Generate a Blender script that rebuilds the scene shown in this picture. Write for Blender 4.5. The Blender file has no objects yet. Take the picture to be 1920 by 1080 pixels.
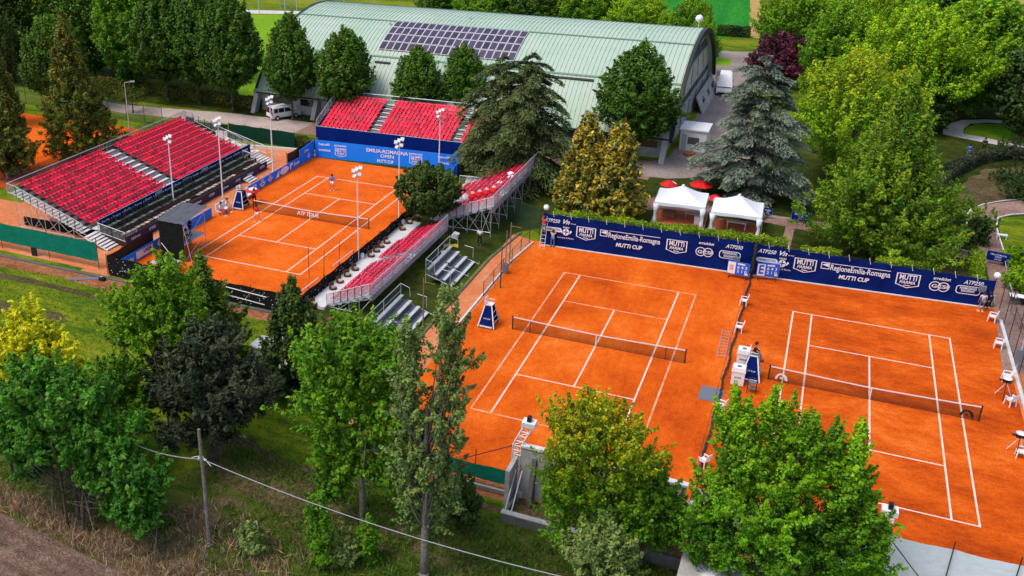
import bpy, bmesh, math, random
import numpy as np
from mathutils import Vector, Matrix, noise
random.seed(7)
PI = math.pi
R = math.radians
scene = bpy.context.scene

# ------------------------------------------------------------------ camera
cam_data = bpy.data.cameras.new('camera')
camera = bpy.data.objects.new('camera', cam_data)
scene.collection.objects.link(camera)
scene.camera = camera
cam_data.sensor_width = 36.0
cam_data.lens = 36.0 * 1844.335 / 1920
cam_data.shift_x = 231.649 / 1920
cam_data.shift_y = -72.452 / 1920
cam_data.clip_start = 0.5
cam_data.clip_end = 2000
camera.location = (-6.132, -64.771, 34.873)
camera.rotation_euler = (PI/2 - 0.401, 0, 0.422)

# ------------------------------------------------------------------ light
SUN_EL, SUN_AZ = R(60), R(222)          # direction the light comes from (azimuth clockwise from +y)
world = bpy.data.worlds.new('World')
scene.world = world
world.use_nodes = True
wn = world.node_tree.nodes
sky = wn.new('ShaderNodeTexSky')
sky.sky_type = 'NISHITA'
sky.sun_disc = False
sky.sun_elevation = SUN_EL
sky.sun_rotation = SUN_AZ
sky.air_density = 1.2
sky.dust_density = 3.0
wn['Background'].inputs['Strength'].default_value = 0.15
world.node_tree.links.new(sky.outputs['Color'], wn['Background'].inputs['Color'])
sun_data = bpy.data.lights.new('sun', 'SUN')
sun_data.energy = 1.15
sun_data.angle = R(20)
sun_data.color = (1.0, 0.96, 0.9)
sun = bpy.data.objects.new('sun', sun_data)
scene.collection.objects.link(sun)
sd = Vector((math.sin(SUN_AZ)*math.cos(SUN_EL), math.cos(SUN_AZ)*math.cos(SUN_EL), math.sin(SUN_EL)))
sun.rotation_euler = sd.to_track_quat('Z', 'Y').to_euler()
scene.view_settings.view_transform = 'Standard'
scene.view_settings.look = 'None'
scene.view_settings.exposure = 0.5
scene.view_settings.gamma = 1.0
scene.view_settings.use_curve_mapping = False

# ------------------------------------------------------------------ materials
MATS = {}
SPEC = dict(navy_banner=.08, navy_skirt=.08, blue_banner=.12, green_windscreen=.08, dark_windscreen=.08, black_windscreen=.08, print_white=.15, red_seat_plastic=.6, crimson_seat_plastic=.6, solar_cell=.5, dark_glass=.6, hall_sheet_roof=.25, tent_cloth=.1)
def srgb(r, g, b):
    f = lambda c: (c/255/12.92) if c/255 <= 0.04045 else ((c/255+0.055)/1.055)**2.4
    return (f(r), f(g), f(b))
def mat(name, col, rough=0.7, var=0.0, scale=2.0, bump=0.0, bscale=20.0, col2=None, metal=0.0, rand=0.0, detail=5.0, coat=0.0):
    """Principled material; var mixes towards col2 (or a darker shade) through noise in object space."""
    m = bpy.data.materials.new(name)
    m.use_nodes = True
    nt = m.node_tree; n = nt.nodes; L = nt.links
    b = n['Principled BSDF']
    b.inputs['Roughness'].default_value = rough
    b.inputs['Metallic'].default_value = metal
    if coat: b.inputs['Coat Weight'].default_value = coat
    b.inputs['Specular IOR Level'].default_value = SPEC.get(name, 0.3)
    c = (*col, 1)
    b.inputs['Base Color'].default_value = c
    tc = n.new('ShaderNodeNewGeometry')
    out = None
    if var > 0:
        nz = n.new('ShaderNodeTexNoise')
        nz.inputs['Scale'].default_value = scale
        nz.inputs['Detail'].default_value = detail
        nz.inputs['Roughness'].default_value = 0.65
        L.new(tc.outputs['Position'], nz.inputs['Vector'])
        rp = n.new('ShaderNodeValToRGB')
        rp.color_ramp.elements[0].position = 0.35
        rp.color_ramp.elements[1].position = 0.65
        k2 = col2 or tuple(x*0.5 for x in col)
        rp.color_ramp.elements[0].color = tuple(a*(1-var)+b_*var for a, b_ in zip(col, k2)) + (1,)
        rp.color_ramp.elements[1].color = c
        L.new(nz.outputs['Fac'], rp.inputs['Fac'])
        out = rp.outputs['Color']
    if rand > 0:
        oi = n.new('ShaderNodeObjectInfo')
        mr = n.new('ShaderNodeMapRange')
        mr.inputs['To Min'].default_value = 1-rand
        mr.inputs['To Max'].default_value = 1+rand
        L.new(oi.outputs['Random'], mr.inputs['Value'])
        vm = n.new('ShaderNodeVectorMath'); vm.operation = 'SCALE'
        if out: L.new(out, vm.inputs[0])
        else: vm.inputs[0].default_value = col
        L.new(mr.outputs['Result'], vm.inputs['Scale'])
        out = vm.outputs['Vector']
    if out: L.new(out, b.inputs['Base Color'])
    if bump > 0:
        nb = n.new('ShaderNodeTexNoise')
        nb.inputs['Scale'].default_value = bscale
        nb.inputs['Detail'].default_value = 4
        L.new(tc.outputs['Position'], nb.inputs['Vector'])
        bp = n.new('ShaderNodeBump')
        bp.inputs['Strength'].default_value = bump
        bp.inputs['Distance'].default_value = 0.1
        L.new(nb.outputs['Fac'], bp.inputs['Height'])
        L.new(bp.outputs['Normal'], b.inputs['Normal'])
    MATS[name] = m
    return m
def netmat(name, col, alpha, rough=0.7):
    """Open mesh too fine to resolve: lets part of the light through."""
    m = mat(name, col, rough)
    nt = m.node_tree; n = nt.nodes; L = nt.links
    tr = n.new('ShaderNodeBsdfTransparent'); mx = n.new('ShaderNodeMixShader')
    mx.inputs['Fac'].default_value = alpha
    L.new(tr.outputs[0], mx.inputs[1]); L.new(n['Principled BSDF'].outputs[0], mx.inputs[2])
    L.new(mx.outputs[0], n['Material Output'].inputs['Surface'])
    return m
def layered(name, stops, scales, rough=0.9, bump=0.4, bscale=25.0, stretch=None):
    """Ground material: several noises at different scales summed, then a colour ramp."""
    m = bpy.data.materials.new(name); m.use_nodes = True
    nt = m.node_tree; n = nt.nodes; L = nt.links
    b = n['Principled BSDF']; b.inputs['Roughness'].default_value = rough
    b.inputs['Specular IOR Level'].default_value = 0.04
    g = n.new('ShaderNodeNewGeometry'); src = g.outputs['Position']
    if stretch:
        mp = n.new('ShaderNodeMapping'); mp.inputs['Scale'].default_value = stretch[:3]
        mp.inputs['Rotation'].default_value = (0, 0, stretch[3])
        L.new(src, mp.inputs['Vector']); src = mp.outputs['Vector']
    acc = None
    for s, w in scales:
        z = n.new('ShaderNodeTexNoise'); z.inputs['Scale'].default_value = s; z.inputs['Detail'].default_value = 3
        L.new(src, z.inputs['Vector'])
        mm = n.new('ShaderNodeMath'); mm.operation = 'MULTIPLY_ADD'
        L.new(z.outputs['Fac'], mm.inputs[0]); mm.inputs[1].default_value = w
        if acc: L.new(acc, mm.inputs[2])
        else: mm.inputs[2].default_value = 0.5 - 0.5*sum(w for _, w in scales)
        acc = mm.outputs[0]
    rp = n.new('ShaderNodeValToRGB')
    el = rp.color_ramp.elements
    el[0].position, el[0].color = stops[0][0], (*stops[0][1], 1)
    el[1].position, el[1].color = stops[-1][0], (*stops[-1][1], 1)
    for p, c in stops[1:-1]:
        e = el.new(p); e.color = (*c, 1)
    L.new(acc, rp.inputs['Fac']); L.new(rp.outputs['Color'], b.inputs['Base Color'])
    nb = n.new('ShaderNodeTexNoise'); nb.inputs['Scale'].default_value = bscale; nb.inputs['Detail'].default_value = 5
    L.new(g.outputs['Position'], nb.inputs['Vector'])
    bp = n.new('ShaderNodeBump'); bp.inputs['Strength'].default_value = bump; bp.inputs['Distance'].default_value = 0.15
    L.new(nb.outputs['Fac'], bp.inputs['Height']); L.new(bp.outputs['Normal'], b.inputs['Normal'])
    MATS[name] = m
    return m
def leafmat(name, col, rough=0.5, trans=0.3, spec=0.4):
    """Leaf material: base colour times the tint each leaf carries, part of the light passes through."""
    m = bpy.data.materials.new(name); m.use_nodes = True
    nt = m.node_tree; n = nt.nodes; L = nt.links
    b = n['Principled BSDF']; b.inputs['Roughness'].default_value = rough
    b.inputs['Specular IOR Level'].default_value = spec
    at = n.new('ShaderNodeAttribute'); at.attribute_name = 'tint'
    mu = n.new('ShaderNodeMix'); mu.data_type = 'RGBA'; mu.blend_type = 'MULTIPLY'
    mu.inputs[0].default_value = 1.0
    mu.inputs[6].default_value = (*col, 1)
    L.new(at.outputs['Color'], mu.inputs[7]); L.new(mu.outputs[2], b.inputs['Base Color'])
    tl = n.new('ShaderNodeBsdfTranslucent'); L.new(mu.outputs[2], tl.inputs['Color'])
    mx = n.new('ShaderNodeMixShader'); mx.inputs['Fac'].default_value = trans
    L.new(b.outputs[0], mx.inputs[1]); L.new(tl.outputs[0], mx.inputs[2])
    L.new(mx.outputs[0], n['Material Output'].inputs['Surface'])
    MATS[name] = m
    return m

# ------------------------------------------------------------------ object helpers
COL = scene.collection
def link(name, mesh, material=None, parent=None, loc=None, rot=None):
    o = bpy.data.objects.new(name, mesh)
    COL.objects.link(o)
    if material and not mesh.materials: mesh.materials.append(material)
    if parent: o.parent = parent
    if loc is not None: o.location = loc
    if rot is not None: o.rotation_euler = rot
    return o
def tag(o, label=None, cat=None, group=None, kind=None):
    if label: o['label'] = label
    if cat: o['category'] = cat
    if group: o['group'] = group
    if kind: o['kind'] = kind
    return o
def thing(name, label, cat, loc=(0, 0, 0), rotz=0.0, group=None):
    o = bpy.data.objects.new(name, None); COL.objects.link(o)
    o.empty_display_size = 0.2
    o.location = loc; o.rotation_euler = (0, 0, rotz)
    return tag(o, label, cat, group)
def copy_tree(o, parent=None):
    c = o.copy(); COL.objects.link(c)
    if parent: c.parent = parent
    for ch in list(o.children): copy_tree(ch, c)
    return c
def dup(o, loc, rotz=None, label=None, group=None, scale=None):
    c = copy_tree(o); c.location = loc
    if rotz is not None: c.rotation_euler = (0, 0, rotz)
    if label: c['label'] = label
    if group: c['group'] = group
    if scale: c.scale = scale
    return c
class MB:
    def __init__(s): s.v = []; s.f = []
    def quad(s, a, b, c, d):
        k = len(s.v); s.v += [tuple(a), tuple(b), tuple(c), tuple(d)]; s.f.append((k, k+1, k+2, k+3)); return s
    def poly(s, pts):
        k = len(s.v); s.v += [tuple(p) for p in pts]; s.f.append(tuple(range(k, k+len(pts)))); return s
    def box(s, x0, y0, z0, x1, y1, z1):
        k = len(s.v)
        s.v += [(x, y, z) for z in (z0, z1) for y in (y0, y1) for x in (x0, x1)]
        for f in ((0, 2, 3, 1), (4, 5, 7, 6), (0, 1, 5, 4), (2, 6, 7, 3), (0, 4, 6, 2), (1, 3, 7, 5)):
            s.f.append(tuple(k+i for i in f))
        return s
    def cbox(s, cx, cy, z0, lx, ly, lz): return s.box(cx-lx/2, cy-ly/2, z0, cx+lx/2, cy+ly/2, z0+lz)
    def hexa(s, bot, top):
        """eight-corner block: bot and top are rings of 4 points, counter-clockwise seen from above"""
        k = len(s.v); s.v += [tuple(p) for p in bot] + [tuple(p) for p in top]
        s.f.append((k+3, k+2, k+1, k)); s.f.append((k+4, k+5, k+6, k+7))
        for i in range(4): s.f.append((k+i, k+(i+1) % 4, k+4+(i+1) % 4, k+4+i))
        return s
    def prism(s, prof, d0, d1, axis='y'):
        """extrude a 2-D outline (u, z) along an axis from d0 to d1"""
        def mk(u, z, d): return (u, d, z) if axis == 'y' else ((d, u, z) if axis == 'x' else (u, z, d))
        k = len(s.v); n = len(prof)
        s.v += [mk(u, z, d0) for u, z in prof] + [mk(u, z, d1) for u, z in prof]
        s.f.append(tuple(k+i for i in range(n))); s.f.append(tuple(k+n+i for i in reversed(range(n))))
        for i in range(n): s.f.append((k+i, k+n+i, k+n+(i+1) % n, k+(i+1) % n))
        return s
    def tube(s, pts, r, n=5, r2=None, cap=True):
        pts = [Vector(p) for p in pts]
        k = len(s.v); m = len(pts)
        for i, p in enumerate(pts):
            d = (pts[min(i+1, m-1)]-pts[max(i-1, 0)])
            d = d.normalized() if d.length > 1e-9 else Vector((0, 0, 1))
            up = Vector((0, 0, 1)) if abs(d.z) < 0.9 else Vector((1, 0, 0))
            a = d.cross(up).normalized(); b = d.cross(a)
            rr = r if r2 is None else r+(r2-r)*i/max(1, m-1)
            for j in range(n):
                t = 2*PI*j/n
                s.v.append(tuple(p+a*math.cos(t)*rr+b*math.sin(t)*rr))
        for i in range(m-1):
            for j in range(n):
                s.f.append((k+i*n+j, k+i*n+(j+1) % n, k+(i+1)*n+(j+1) % n, k+(i+1)*n+j))
        if cap:
            s.f.append(tuple(k+j for j in reversed(range(n))))
            s.f.append(tuple(k+(m-1)*n+j for j in range(n)))
        return s
    def lathe(s, prof, n=12, c=(0, 0, 0)):
        k = len(s.v)
        for r, z in prof:
            for j in range(n):
                t = 2*PI*j/n; s.v.append((c[0]+r*math.cos(t), c[1]+r*math.sin(t), c[2]+z))
        for i in range(len(prof)-1):
            for j in range(n):
                s.f.append((k+i*n+j, k+i*n+(j+1) % n, k+(i+1)*n+(j+1) % n, k+(i+1)*n+j))
        if prof[0][0] > 1e-4: s.f.append(tuple(k+j for j in reversed(range(n))))
        if prof[-1][0] > 1e-4: s.f.append(tuple(k+(len(prof)-1)*n+j for j in range(n)))
        return s
    def grid(s, fn, nu, nv):
        k = len(s.v)
        for j in range(nv+1):
            for i in range(nu+1): s.v.append(tuple(fn(i/nu, j/nv)))
        for j in range(nv):
            for i in range(nu):
                a = k+j*(nu+1)+i; s.f.append((a, a+1, a+nu+2, a+nu+1))
        return s
    def mesh(s, name, smooth=False):
        me = bpy.data.meshes.new(name); me.from_pydata(s.v, [], s.f)
        if smooth: me.polygons.foreach_set('use_smooth', [True]*len(me.polygons))
        me.update(); return me
    def build(s, name, material, parent=None, loc=None, rot=None, smooth=False):
        return link(name, s.mesh(name, smooth), material, parent, loc, rot)
_fonts = {}
def lettering(txt, height, width, origin, rot, material, parent, name='lettering', italic=0.0, align='CENTER', bold=0.0, depth=0.004):
    """flat print: text turned into a mesh, fitted to height and width; origin is its centre on the base line"""
    cu = bpy.data.curves.new('t', 'FONT'); cu.body = txt; cu.size = 1.0; cu.extrude = 0.0
    cu.offset = bold*.8+.003; cu.shear = italic; cu.align_x = align; cu.resolution_u = 3
    tmp = bpy.data.objects.new('t', cu); COL.objects.link(tmp)
    dg = bpy.context.evaluated_depsgraph_get()
    me = bpy.data.meshes.new_from_object(tmp.evaluated_get(dg))
    bpy.data.objects.remove(tmp); bpy.data.curves.remove(cu)
    xs = [v.co.x for v in me.vertices]; ys = [v.co.y for v in me.vertices]
    w = max(xs)-min(xs); h = 0.72
    sx = (width/w) if width else height/h; sy = height/h
    cx = (max(xs)+min(xs))/2
    for v in me.vertices: v.co = ((v.co.x-cx)*sx, v.co.y*sy, depth)
    me.materials.clear(); me.materials.append(material); me.name = name
    o = bpy.data.objects.new(name, me); COL.objects.link(o)
    o.parent = parent; o.location = origin; o.rotation_euler = rot
    return o
FACE_S = (PI/2, 0, 0)          # print facing -y
FACE_E = (PI/2, 0, PI/2)       # print facing +x
def flat_shape(name, outline, origin, rot, material, parent, depth=0.003):
    """filled flat print of any outline (u, v), with earcut triangulation for outlines with a hole"""
    me = MB().poly([(u, v, depth) for u, v in outline]).mesh(name)
    return link(name, me, material, parent, origin, rot)
def ring_shape(name, outer, inner, origin, rot, material, parent, depth=0.003):
    b = MB(); n = len(outer)
    for i in range(n):
        j = (i+1) % n
        b.quad((*outer[i], depth), (*outer[j], depth), (*inner[j], depth), (*inner[i], depth))
    return b.build(name, material, parent, origin, rot)
def circ(r, n=20, cx=0, cy=0, ry=None):
    return [(cx+r*math.cos(2*PI*i/n), cy+(ry or r)*math.sin(2*PI*i/n)) for i in range(n)]
def rrect(w, h, r, n=4):
    o = []
    for cx, cy, a0 in ((w/2-r, h/2-r, 0), (-w/2+r, h/2-r, PI/2), (-w/2+r, -h/2+r, PI), (w/2-r, -h/2+r, 1.5*PI)):
        for i in range(n+1):
            a = a0+PI/2*i/n; o.append((cx+r*math.cos(a), cy+r*math.sin(a)))
    return o

# ------------------------------------------------------------------ palette
M_GRASS = layered('lawn_grass', [(0.28, (0.035, 0.085, 0.005)), (0.42, (0.095, 0.160, 0.008)), (0.54, (0.18, 0.23, 0.010)), (0.64, (0.26, 0.26, 0.02)), (0.78, (0.34, 0.27, 0.07))],
                  [(0.10, 0.55), (0.6, 0.5), (2.6, 0.45), (9.0, 0.4)], bump=0.9, bscale=14, stretch=(0.28, 1.0, 1.0, 0.03))
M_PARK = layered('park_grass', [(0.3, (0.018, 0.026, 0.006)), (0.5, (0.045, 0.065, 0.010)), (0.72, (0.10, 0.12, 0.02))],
                 [(0.12, 0.6), (0.8, 0.5), (5.0, 0.4)], bump=0.8, bscale=14)  # darkened grass: the shade under the trees is mixed into these tones
M_FIELD = layered('meadow_grass', [(0.3, (0.09, 0.22, 0.008)), (0.5, (0.17, 0.33, 0.012)), (0.7, (0.26, 0.40, 0.02))],
                  [(0.08, 0.5), (1.2, 0.5)], bump=0.5, bscale=10)
M_CROP = layered('crop_green', [(0.3, (0.012, 0.12, 0.012)), (0.5, (0.02, 0.2, 0.02)), (0.7, (0.05, 0.27, 0.02))],
                 [(0.1, 0.5), (1.0, 0.5)], bump=0.6, bscale=6, stretch=(3, 0.3, 1, 0.3))
M_ROUGH = layered('rough_grass', [(0.26, (0.02, 0.035, 0.006)), (0.40, (0.055, 0.10, 0.008)), (0.52, (0.10, 0.12, 0.02)), (0.60, (0.15, 0.10, 0.05)), (0.74, (0.30, 0.20, 0.13))],
                  [(0.25, 0.6), (1.4, 0.6), (6.0, 0.5)], bump=1.0, bscale=9)
M_CLAY = layered('clay', [(0.22, (0.36, 0.046, 0.006)), (0.42, (0.63, 0.092, 0.007)), (0.55, (0.76, 0.130, 0.010)), (0.78, (0.84, 0.21, 0.035))],
                 [(0.13, 0.5), (0.6, 0.35), (3.0, 0.3), (9.0, 0.35), (22.0, 0.5)], bump=0.25, bscale=18)
M_CLAYC = layered('clay_damp', [(0.16, (0.26, 0.030, 0.005)), (0.38, (0.46, 0.062, 0.005)), (0.56, (0.65, 0.100, 0.007)), (0.84, (0.82, 0.205, 0.03))],
                  [(0.13, 0.75), (0.55, 0.55), (2.4, 0.4), (9.0, 0.4), (22.0, 0.45)], bump=0.3, bscale=18, stretch=(0.6, 1.0, 1.0, 0.12))
M_CLAYB = layered('clay_swept', [(0.18, (0.34, 0.040, 0.005)), (0.40, (0.57, 0.082, 0.006)), (0.58, (0.72, 0.122, 0.008)), (0.84, (0.83, 0.24, 0.05))],
                  [(0.12, 0.7), (0.5, 0.5), (2.4, 0.35), (9.0, 0.35), (22.0, 0.45)], bump=0.25, bscale=18, stretch=(1.0, 0.6, 1.0, -0.1))
M_CLAYW = layered('clay_worn', [(0.2, (0.5, 0.13, 0.05)), (0.45, (0.62, 0.19, 0.075)), (0.7, (0.68, 0.30, 0.15))],
                  [(0.3, 0.5), (2.0, 0.5), (10.0, 0.4)], bump=0.4)
M_EARTH = layered('red_earth', [(0.25, (0.17, 0.055, 0.025)), (0.45, (0.36, 0.12, 0.05)), (0.7, (0.5, 0.24, 0.12))],
                  [(0.5, 0.6), (3.0, 0.6), (12.0, 0.5)], bump=0.8)
M_GRAVEL = layered('gravel', [(0.25, (0.17, 0.13, 0.11)), (0.5, (0.33, 0.26, 0.24)), (0.75, (0.46, 0.40, 0.38))],
                   [(0.2, 0.4), (3.0, 0.5), (16.0, 0.7)], bump=0.6, bscale=30)
M_PINK = layered('pink_gravel', [(0.25, (0.16, 0.085, 0.065)), (0.5, (0.34, 0.20, 0.16)), (0.75, (0.52, 0.36, 0.30))],
                 [(0.4, 0.5), (4.0, 0.5), (16.0, 0.9)], bump=0.8, bscale=22)
M_PATHL = layered('pale_gravel_path', [(0.25, (0.30, 0.21, 0.18)), (0.5, (0.50, 0.39, 0.34)), (0.75, (0.62, 0.52, 0.47))], [(0.4, 0.5), (4.0, 0.5), (16.0, 0.6)], bump=0.5)
M_CONCP = layered('pale_path', [(0.3, (0.48, 0.43, 0.41)), (0.7, (0.68, 0.64, 0.62))], [(0.5, 0.5), (5, 0.5)], bump=0.3)
M_SOIL = layered('ploughed_soil', [(0.25, (0.07, 0.04, 0.03)), (0.5, (0.17, 0.105, 0.08)), (0.75, (0.30, 0.20, 0.155))],
                 [(0.6, 0.5), (4.0, 0.6), (14.0, 0.5)], bump=1.0, bscale=8)
M_TRACK = layered('farm_track', [(0.3, (0.32, 0.19, 0.06)), (0.7, (0.55, 0.36, 0.13))], [(0.3, 0.5), (2, 0.5)], bump=0.4)
M_LEAFLIT = layered('leaf_litter', [(0.28, (0.04, 0.035, 0.014)), (0.5, (0.12, 0.09, 0.04)), (0.72, (0.26, 0.18, 0.10))],
                    [(0.4, 0.5), (3.0, 0.6), (9.0, 0.6)], bump=1.0, bscale=12)
M_LINE = mat('line_white', (0.82, 0.72, 0.62), 0.6, 0.55, 1.6, col2=(0.75, 0.30, 0.12))
M_LINEDIM = mat('line_dusty', (0.80, 0.52, 0.36), 0.7, 0.95, 1.1, col2=(0.78, 0.17, 0.03))
M_WHITE = mat('white_paint', (0.78, 0.78, 0.78), 0.45, 0.3, 3, col2=(0.55, 0.55, 0.54))
M_LAMP = mat('lamp_housing', (0.50, 0.51, 0.53), 0.5)
M_WPLAST = mat('white_plastic', (0.8, 0.8, 0.8), 0.35)
M_TENT = mat('tent_cloth', (0.82, 0.83, 0.86), 0.6, 0.25, 0.8, col2=(0.62, 0.64, 0.68), bump=0.15, bscale=3)
M_PRINT = mat('print_white', (0.82, 0.84, 0.88), 0.6, 0.35, 6, col2=(0.5, 0.55, 0.7))
M_NAVY = mat('navy_banner', (0.001, 0.010, 0.10), 0.6, 0.5, 0.9, bump=0.3, bscale=2.5, col2=(0.002, 0.024, 0.19))
M_NAVYD = mat('navy_skirt', (0.002, 0.018, 0.19), 0.6, 0.4, 1.3, bump=0.35, bscale=3, col2=(0.003, 0.01, 0.09))
M_BLUE = mat('blue_banner', (0.010, 0.21, 0.92), 0.5, 0.4, 1.2, bump=0.2, bscale=3, col2=(0.02, 0.28, 0.95))
M_PURPLE = mat('purple_board', (0.028, 0.016, 0.06), 0.55, 0.4, 2)
M_GREENM = mat('green_windscreen', (0.005, 0.19, 0.12), 0.75, 0.45, 1.0, bump=0.5, bscale=3, col2=(0.003, 0.09, 0.06))
M_GREEND = mat('dark_windscreen', (0.006, 0.045, 0.025), 0.8, 0.5, 1.0, bump=0.5, bscale=3)
M_BLACK = mat('black_windscreen', (0.008, 0.009, 0.009), 0.75, 0.6, 3.0, bump=0.6, bscale=6, col2=(0.02, 0.022, 0.02))
M_BLACKP = mat('black_plastic', (0.012, 0.013, 0.014), 0.45)
M_BROWNF = mat('brown_mesh', (0.045, 0.022, 0.014), 0.8, 0.5, 2)
M_STEEL = mat('galvanised_steel', (0.58, 0.60, 0.63), 0.45, 0.4, 4, metal=0.3)
M_DECK = mat('deck_aluminium', (0.55, 0.55, 0.56), 0.5, 0.5, 1.5, metal=0.1, rand=0.12)
M_DECKD = mat('deck_dark', (0.12, 0.105, 0.11), 0.8, 0.5, 2)
M_TREADW = mat('pale_tread', (0.72, 0.70, 0.68), 0.6, 0.4, 2, rand=0.1)
M_RED = mat('red_seat_plastic', (0.88, 0.010, 0.055), 0.36, rand=0.32)
M_RED2 = mat('crimson_seat_plastic', (0.70, 0.012, 0.06), 0.38, rand=0.25)
M_REDCL = mat('red_cloth', (0.65, 0.01, 0.012), 0.6)
M_GREENR = mat('hall_sheet_roof', (0.35, 0.48, 0.355), 0.5, 0.7, 0.11, bump=0.0, col2=(0.50, 0.54, 0.455), metal=0.0)
M_SEAM = mat('roof_seam', (0.15, 0.25, 0.18), 0.5)
M_CONC = mat('concrete', (0.50, 0.48, 0.46), 0.85, 0.6, 0.7, bump=0.4, bscale=8, col2=(0.22, 0.21, 0.20))
M_CONCD = mat('dark_concrete', (0.14, 0.135, 0.13), 0.9, 0.6, 1.2, bump=0.5, bscale=8)
M_GABLE = mat('gable_panel', (0.78, 0.68, 0.58), 0.6, 0.5, 0.8, col2=(0.2, 0.17, 0.14))
M_DARKTRIM = mat('dark_trim', (0.03, 0.028, 0.026), 0.5)
M_SOLAR = mat('solar_cell', (0.050, 0.034, 0.060), 0.35, rand=0.4)
M_SOLARF = mat('solar_frame', (0.75, 0.68, 0.74), 0.5)
M_GLASS = mat('dark_glass', (0.015, 0.02, 0.024), 0.08)
M_RUBBER = mat('rubber', (0.015, 0.015, 0.015), 0.8)
M_BARK = mat('bark', (0.11, 0.085, 0.065), 0.9, 0.7, 5, bump=0.9, bscale=12)
M_BARKP = mat('pale_bark', (0.26, 0.23, 0.20), 0.9, 0.7, 5, bump=0.9, bscale=12, col2=(0.08, 0.07, 0.06))
M_WOOD = mat('old_wood', (0.25, 0.19, 0.14), 0.9, 0.6, 4, bump=0.4)
M_CABLE = mat('grey_cable', (0.34, 0.35, 0.37), 0.6)
M_DARKWIRE = mat('dark_wire', (0.03, 0.03, 0.03), 0.6)
M_SKIN = mat('skin', (0.42, 0.2, 0.13), 0.6)
M_HAIR = mat('dark_hair', (0.02, 0.014, 0.01), 0.7)
M_BLUECL = mat('blue_cloth', (0.03, 0.2, 0.55), 0.7)
M_BLACKCL = mat('black_cloth', (0.012, 0.012, 0.014), 0.8)
M_GREYCL = mat('grey_cloth', (0.15, 0.16, 0.19), 0.8)
M_PINKCL = mat('pale_pink_cloth', (0.6, 0.4, 0.4), 0.8)
M_JEANS = mat('blue_jeans', (0.07, 0.17, 0.38), 0.8)
M_PALECL = mat('pale_cloth', (0.55, 0.55, 0.6), 0.8)
M_WHITECL = mat('white_cloth', (0.8, 0.8, 0.8), 0.7)
M_SCREEN = mat('score_panel_blue', (0.015, 0.12, 0.6), 0.4)
M_WICKER = mat('wicker', (0.13, 0.05, 0.03), 0.7, 0.6, 12, bump=0.5, bscale=30)
M_BRICKR = mat('red_brick_edge', (0.32, 0.09, 0.05), 0.85, 0.5, 4)
M_TERRA = mat('terracotta', (0.42, 0.13, 0.06), 0.8)
M_PAVER = mat('tent_floor', (0.45, 0.12, 0.05), 0.8, 0.5, 3, rand=0.15)
M_YELL = mat('yellow_cloth', (0.6, 0.42, 0.03), 0.7)
M_PALESCR = mat('pale_windscreen', (0.72, 0.77, 0.88), 0.8, 0.5, 1.4, bump=0.3, bscale=3, col2=(0.62, 0.67, 0.80))
M_NET = netmat('net_mesh', (0.02, 0.012, 0.01), 0.38)
M_NETG = netmat('fence_mesh_green', (0.02, 0.07, 0.06), 0.30)
M_NETS = netmat('fence_mesh_steel', (0.20, 0.20, 0.21), 0.22)
M_NETP = netmat('rail_netting_mauve', (0.75, 0.60, 0.70), 0.45)
M_NETB = netmat('rail_netting_dark', (0.05, 0.09, 0.09), 0.35)

# ================================================================== THE SETTING: ground
def patch(name, pts, m, z, jit=0.0, step=1.0, seed=0, kind='structure'):
    """flat sheet on the ground; jit roughens its outline"""
    rnd = random.Random(seed+len(pts))
    o = []
    n = len(pts)
    for i in range(n):
        a = Vector(pts[i]); b = Vector(pts[(i+1) % n])
        L = (b-a).length; k = max(1, int(L/step)) if jit else 1
        nn = Vector((-(b-a).y, (b-a).x)).normalized() if L else Vector((0, 0))
        for j in range(k):
            p = a+(b-a)*j/k
            if jit: p = p+nn*(rnd.random()-.5)*2*jit
            o.append((p.x, p.y, z))
    # counter-clockwise so that it faces up
    ar = sum(o[i][0]*o[(i+1) % len(o)][1]-o[(i+1) % len(o)][0]*o[i][1] for i in range(len(o)))
    if ar < 0: o.reverse()
    return tag(MB().poly(o).build(name, m), kind=kind)
def rect(x0, y0, x1, y1): return [(x0, y0), (x1, y0), (x1, y1), (x0, y1)]
patch('ground', rect(-700, -400, 700, 1100), M_GRASS, 0.0)
# rough strip between lawn and ploughed field
patch('rough_ground', [(-56.75, -29.07), (-49.88, -26.97), (-41.21, -27.38), (-35.02, -24.31), (-31.49, -21.54), (-26.05, -22.54), (-16.77, -21.74), (-9.47, -22.61), (-2.9, -26.36), (-13.94, -38.64), (-41.34, -45.26)], M_ROUGH, 0.004, 0.5, 1.2)
# ploughed field with real furrows, lower left
fa, fb = Vector((-46.94, -32.46)), Vector((-33.63, -34.18))
fu = (fb-fa).normalized(); fv = Vector((fu.y, -fu.x))
if fv.y > 0: fv = -fv
def furrow(u, v):
    p = fa+fu*(-30+u*75)+fv*(v*26)
    q = v*26
    edge = min(1.0, q/1.2)
    z = 0.012+edge*(0.09+0.07*math.sin(q*2*PI/0.9)+0.05*noise.noise(Vector((p.x*1.3, p.y*1.3, 0)))+0.09*noise.noise(Vector((p.x*4, p.y*4, 3))))
    return (p.x, p.y, z)
fld = MB().grid(furrow, 210, 120).build('ploughed_field', M_SOIL, smooth=True); tag(fld, kind='structure')
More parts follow.
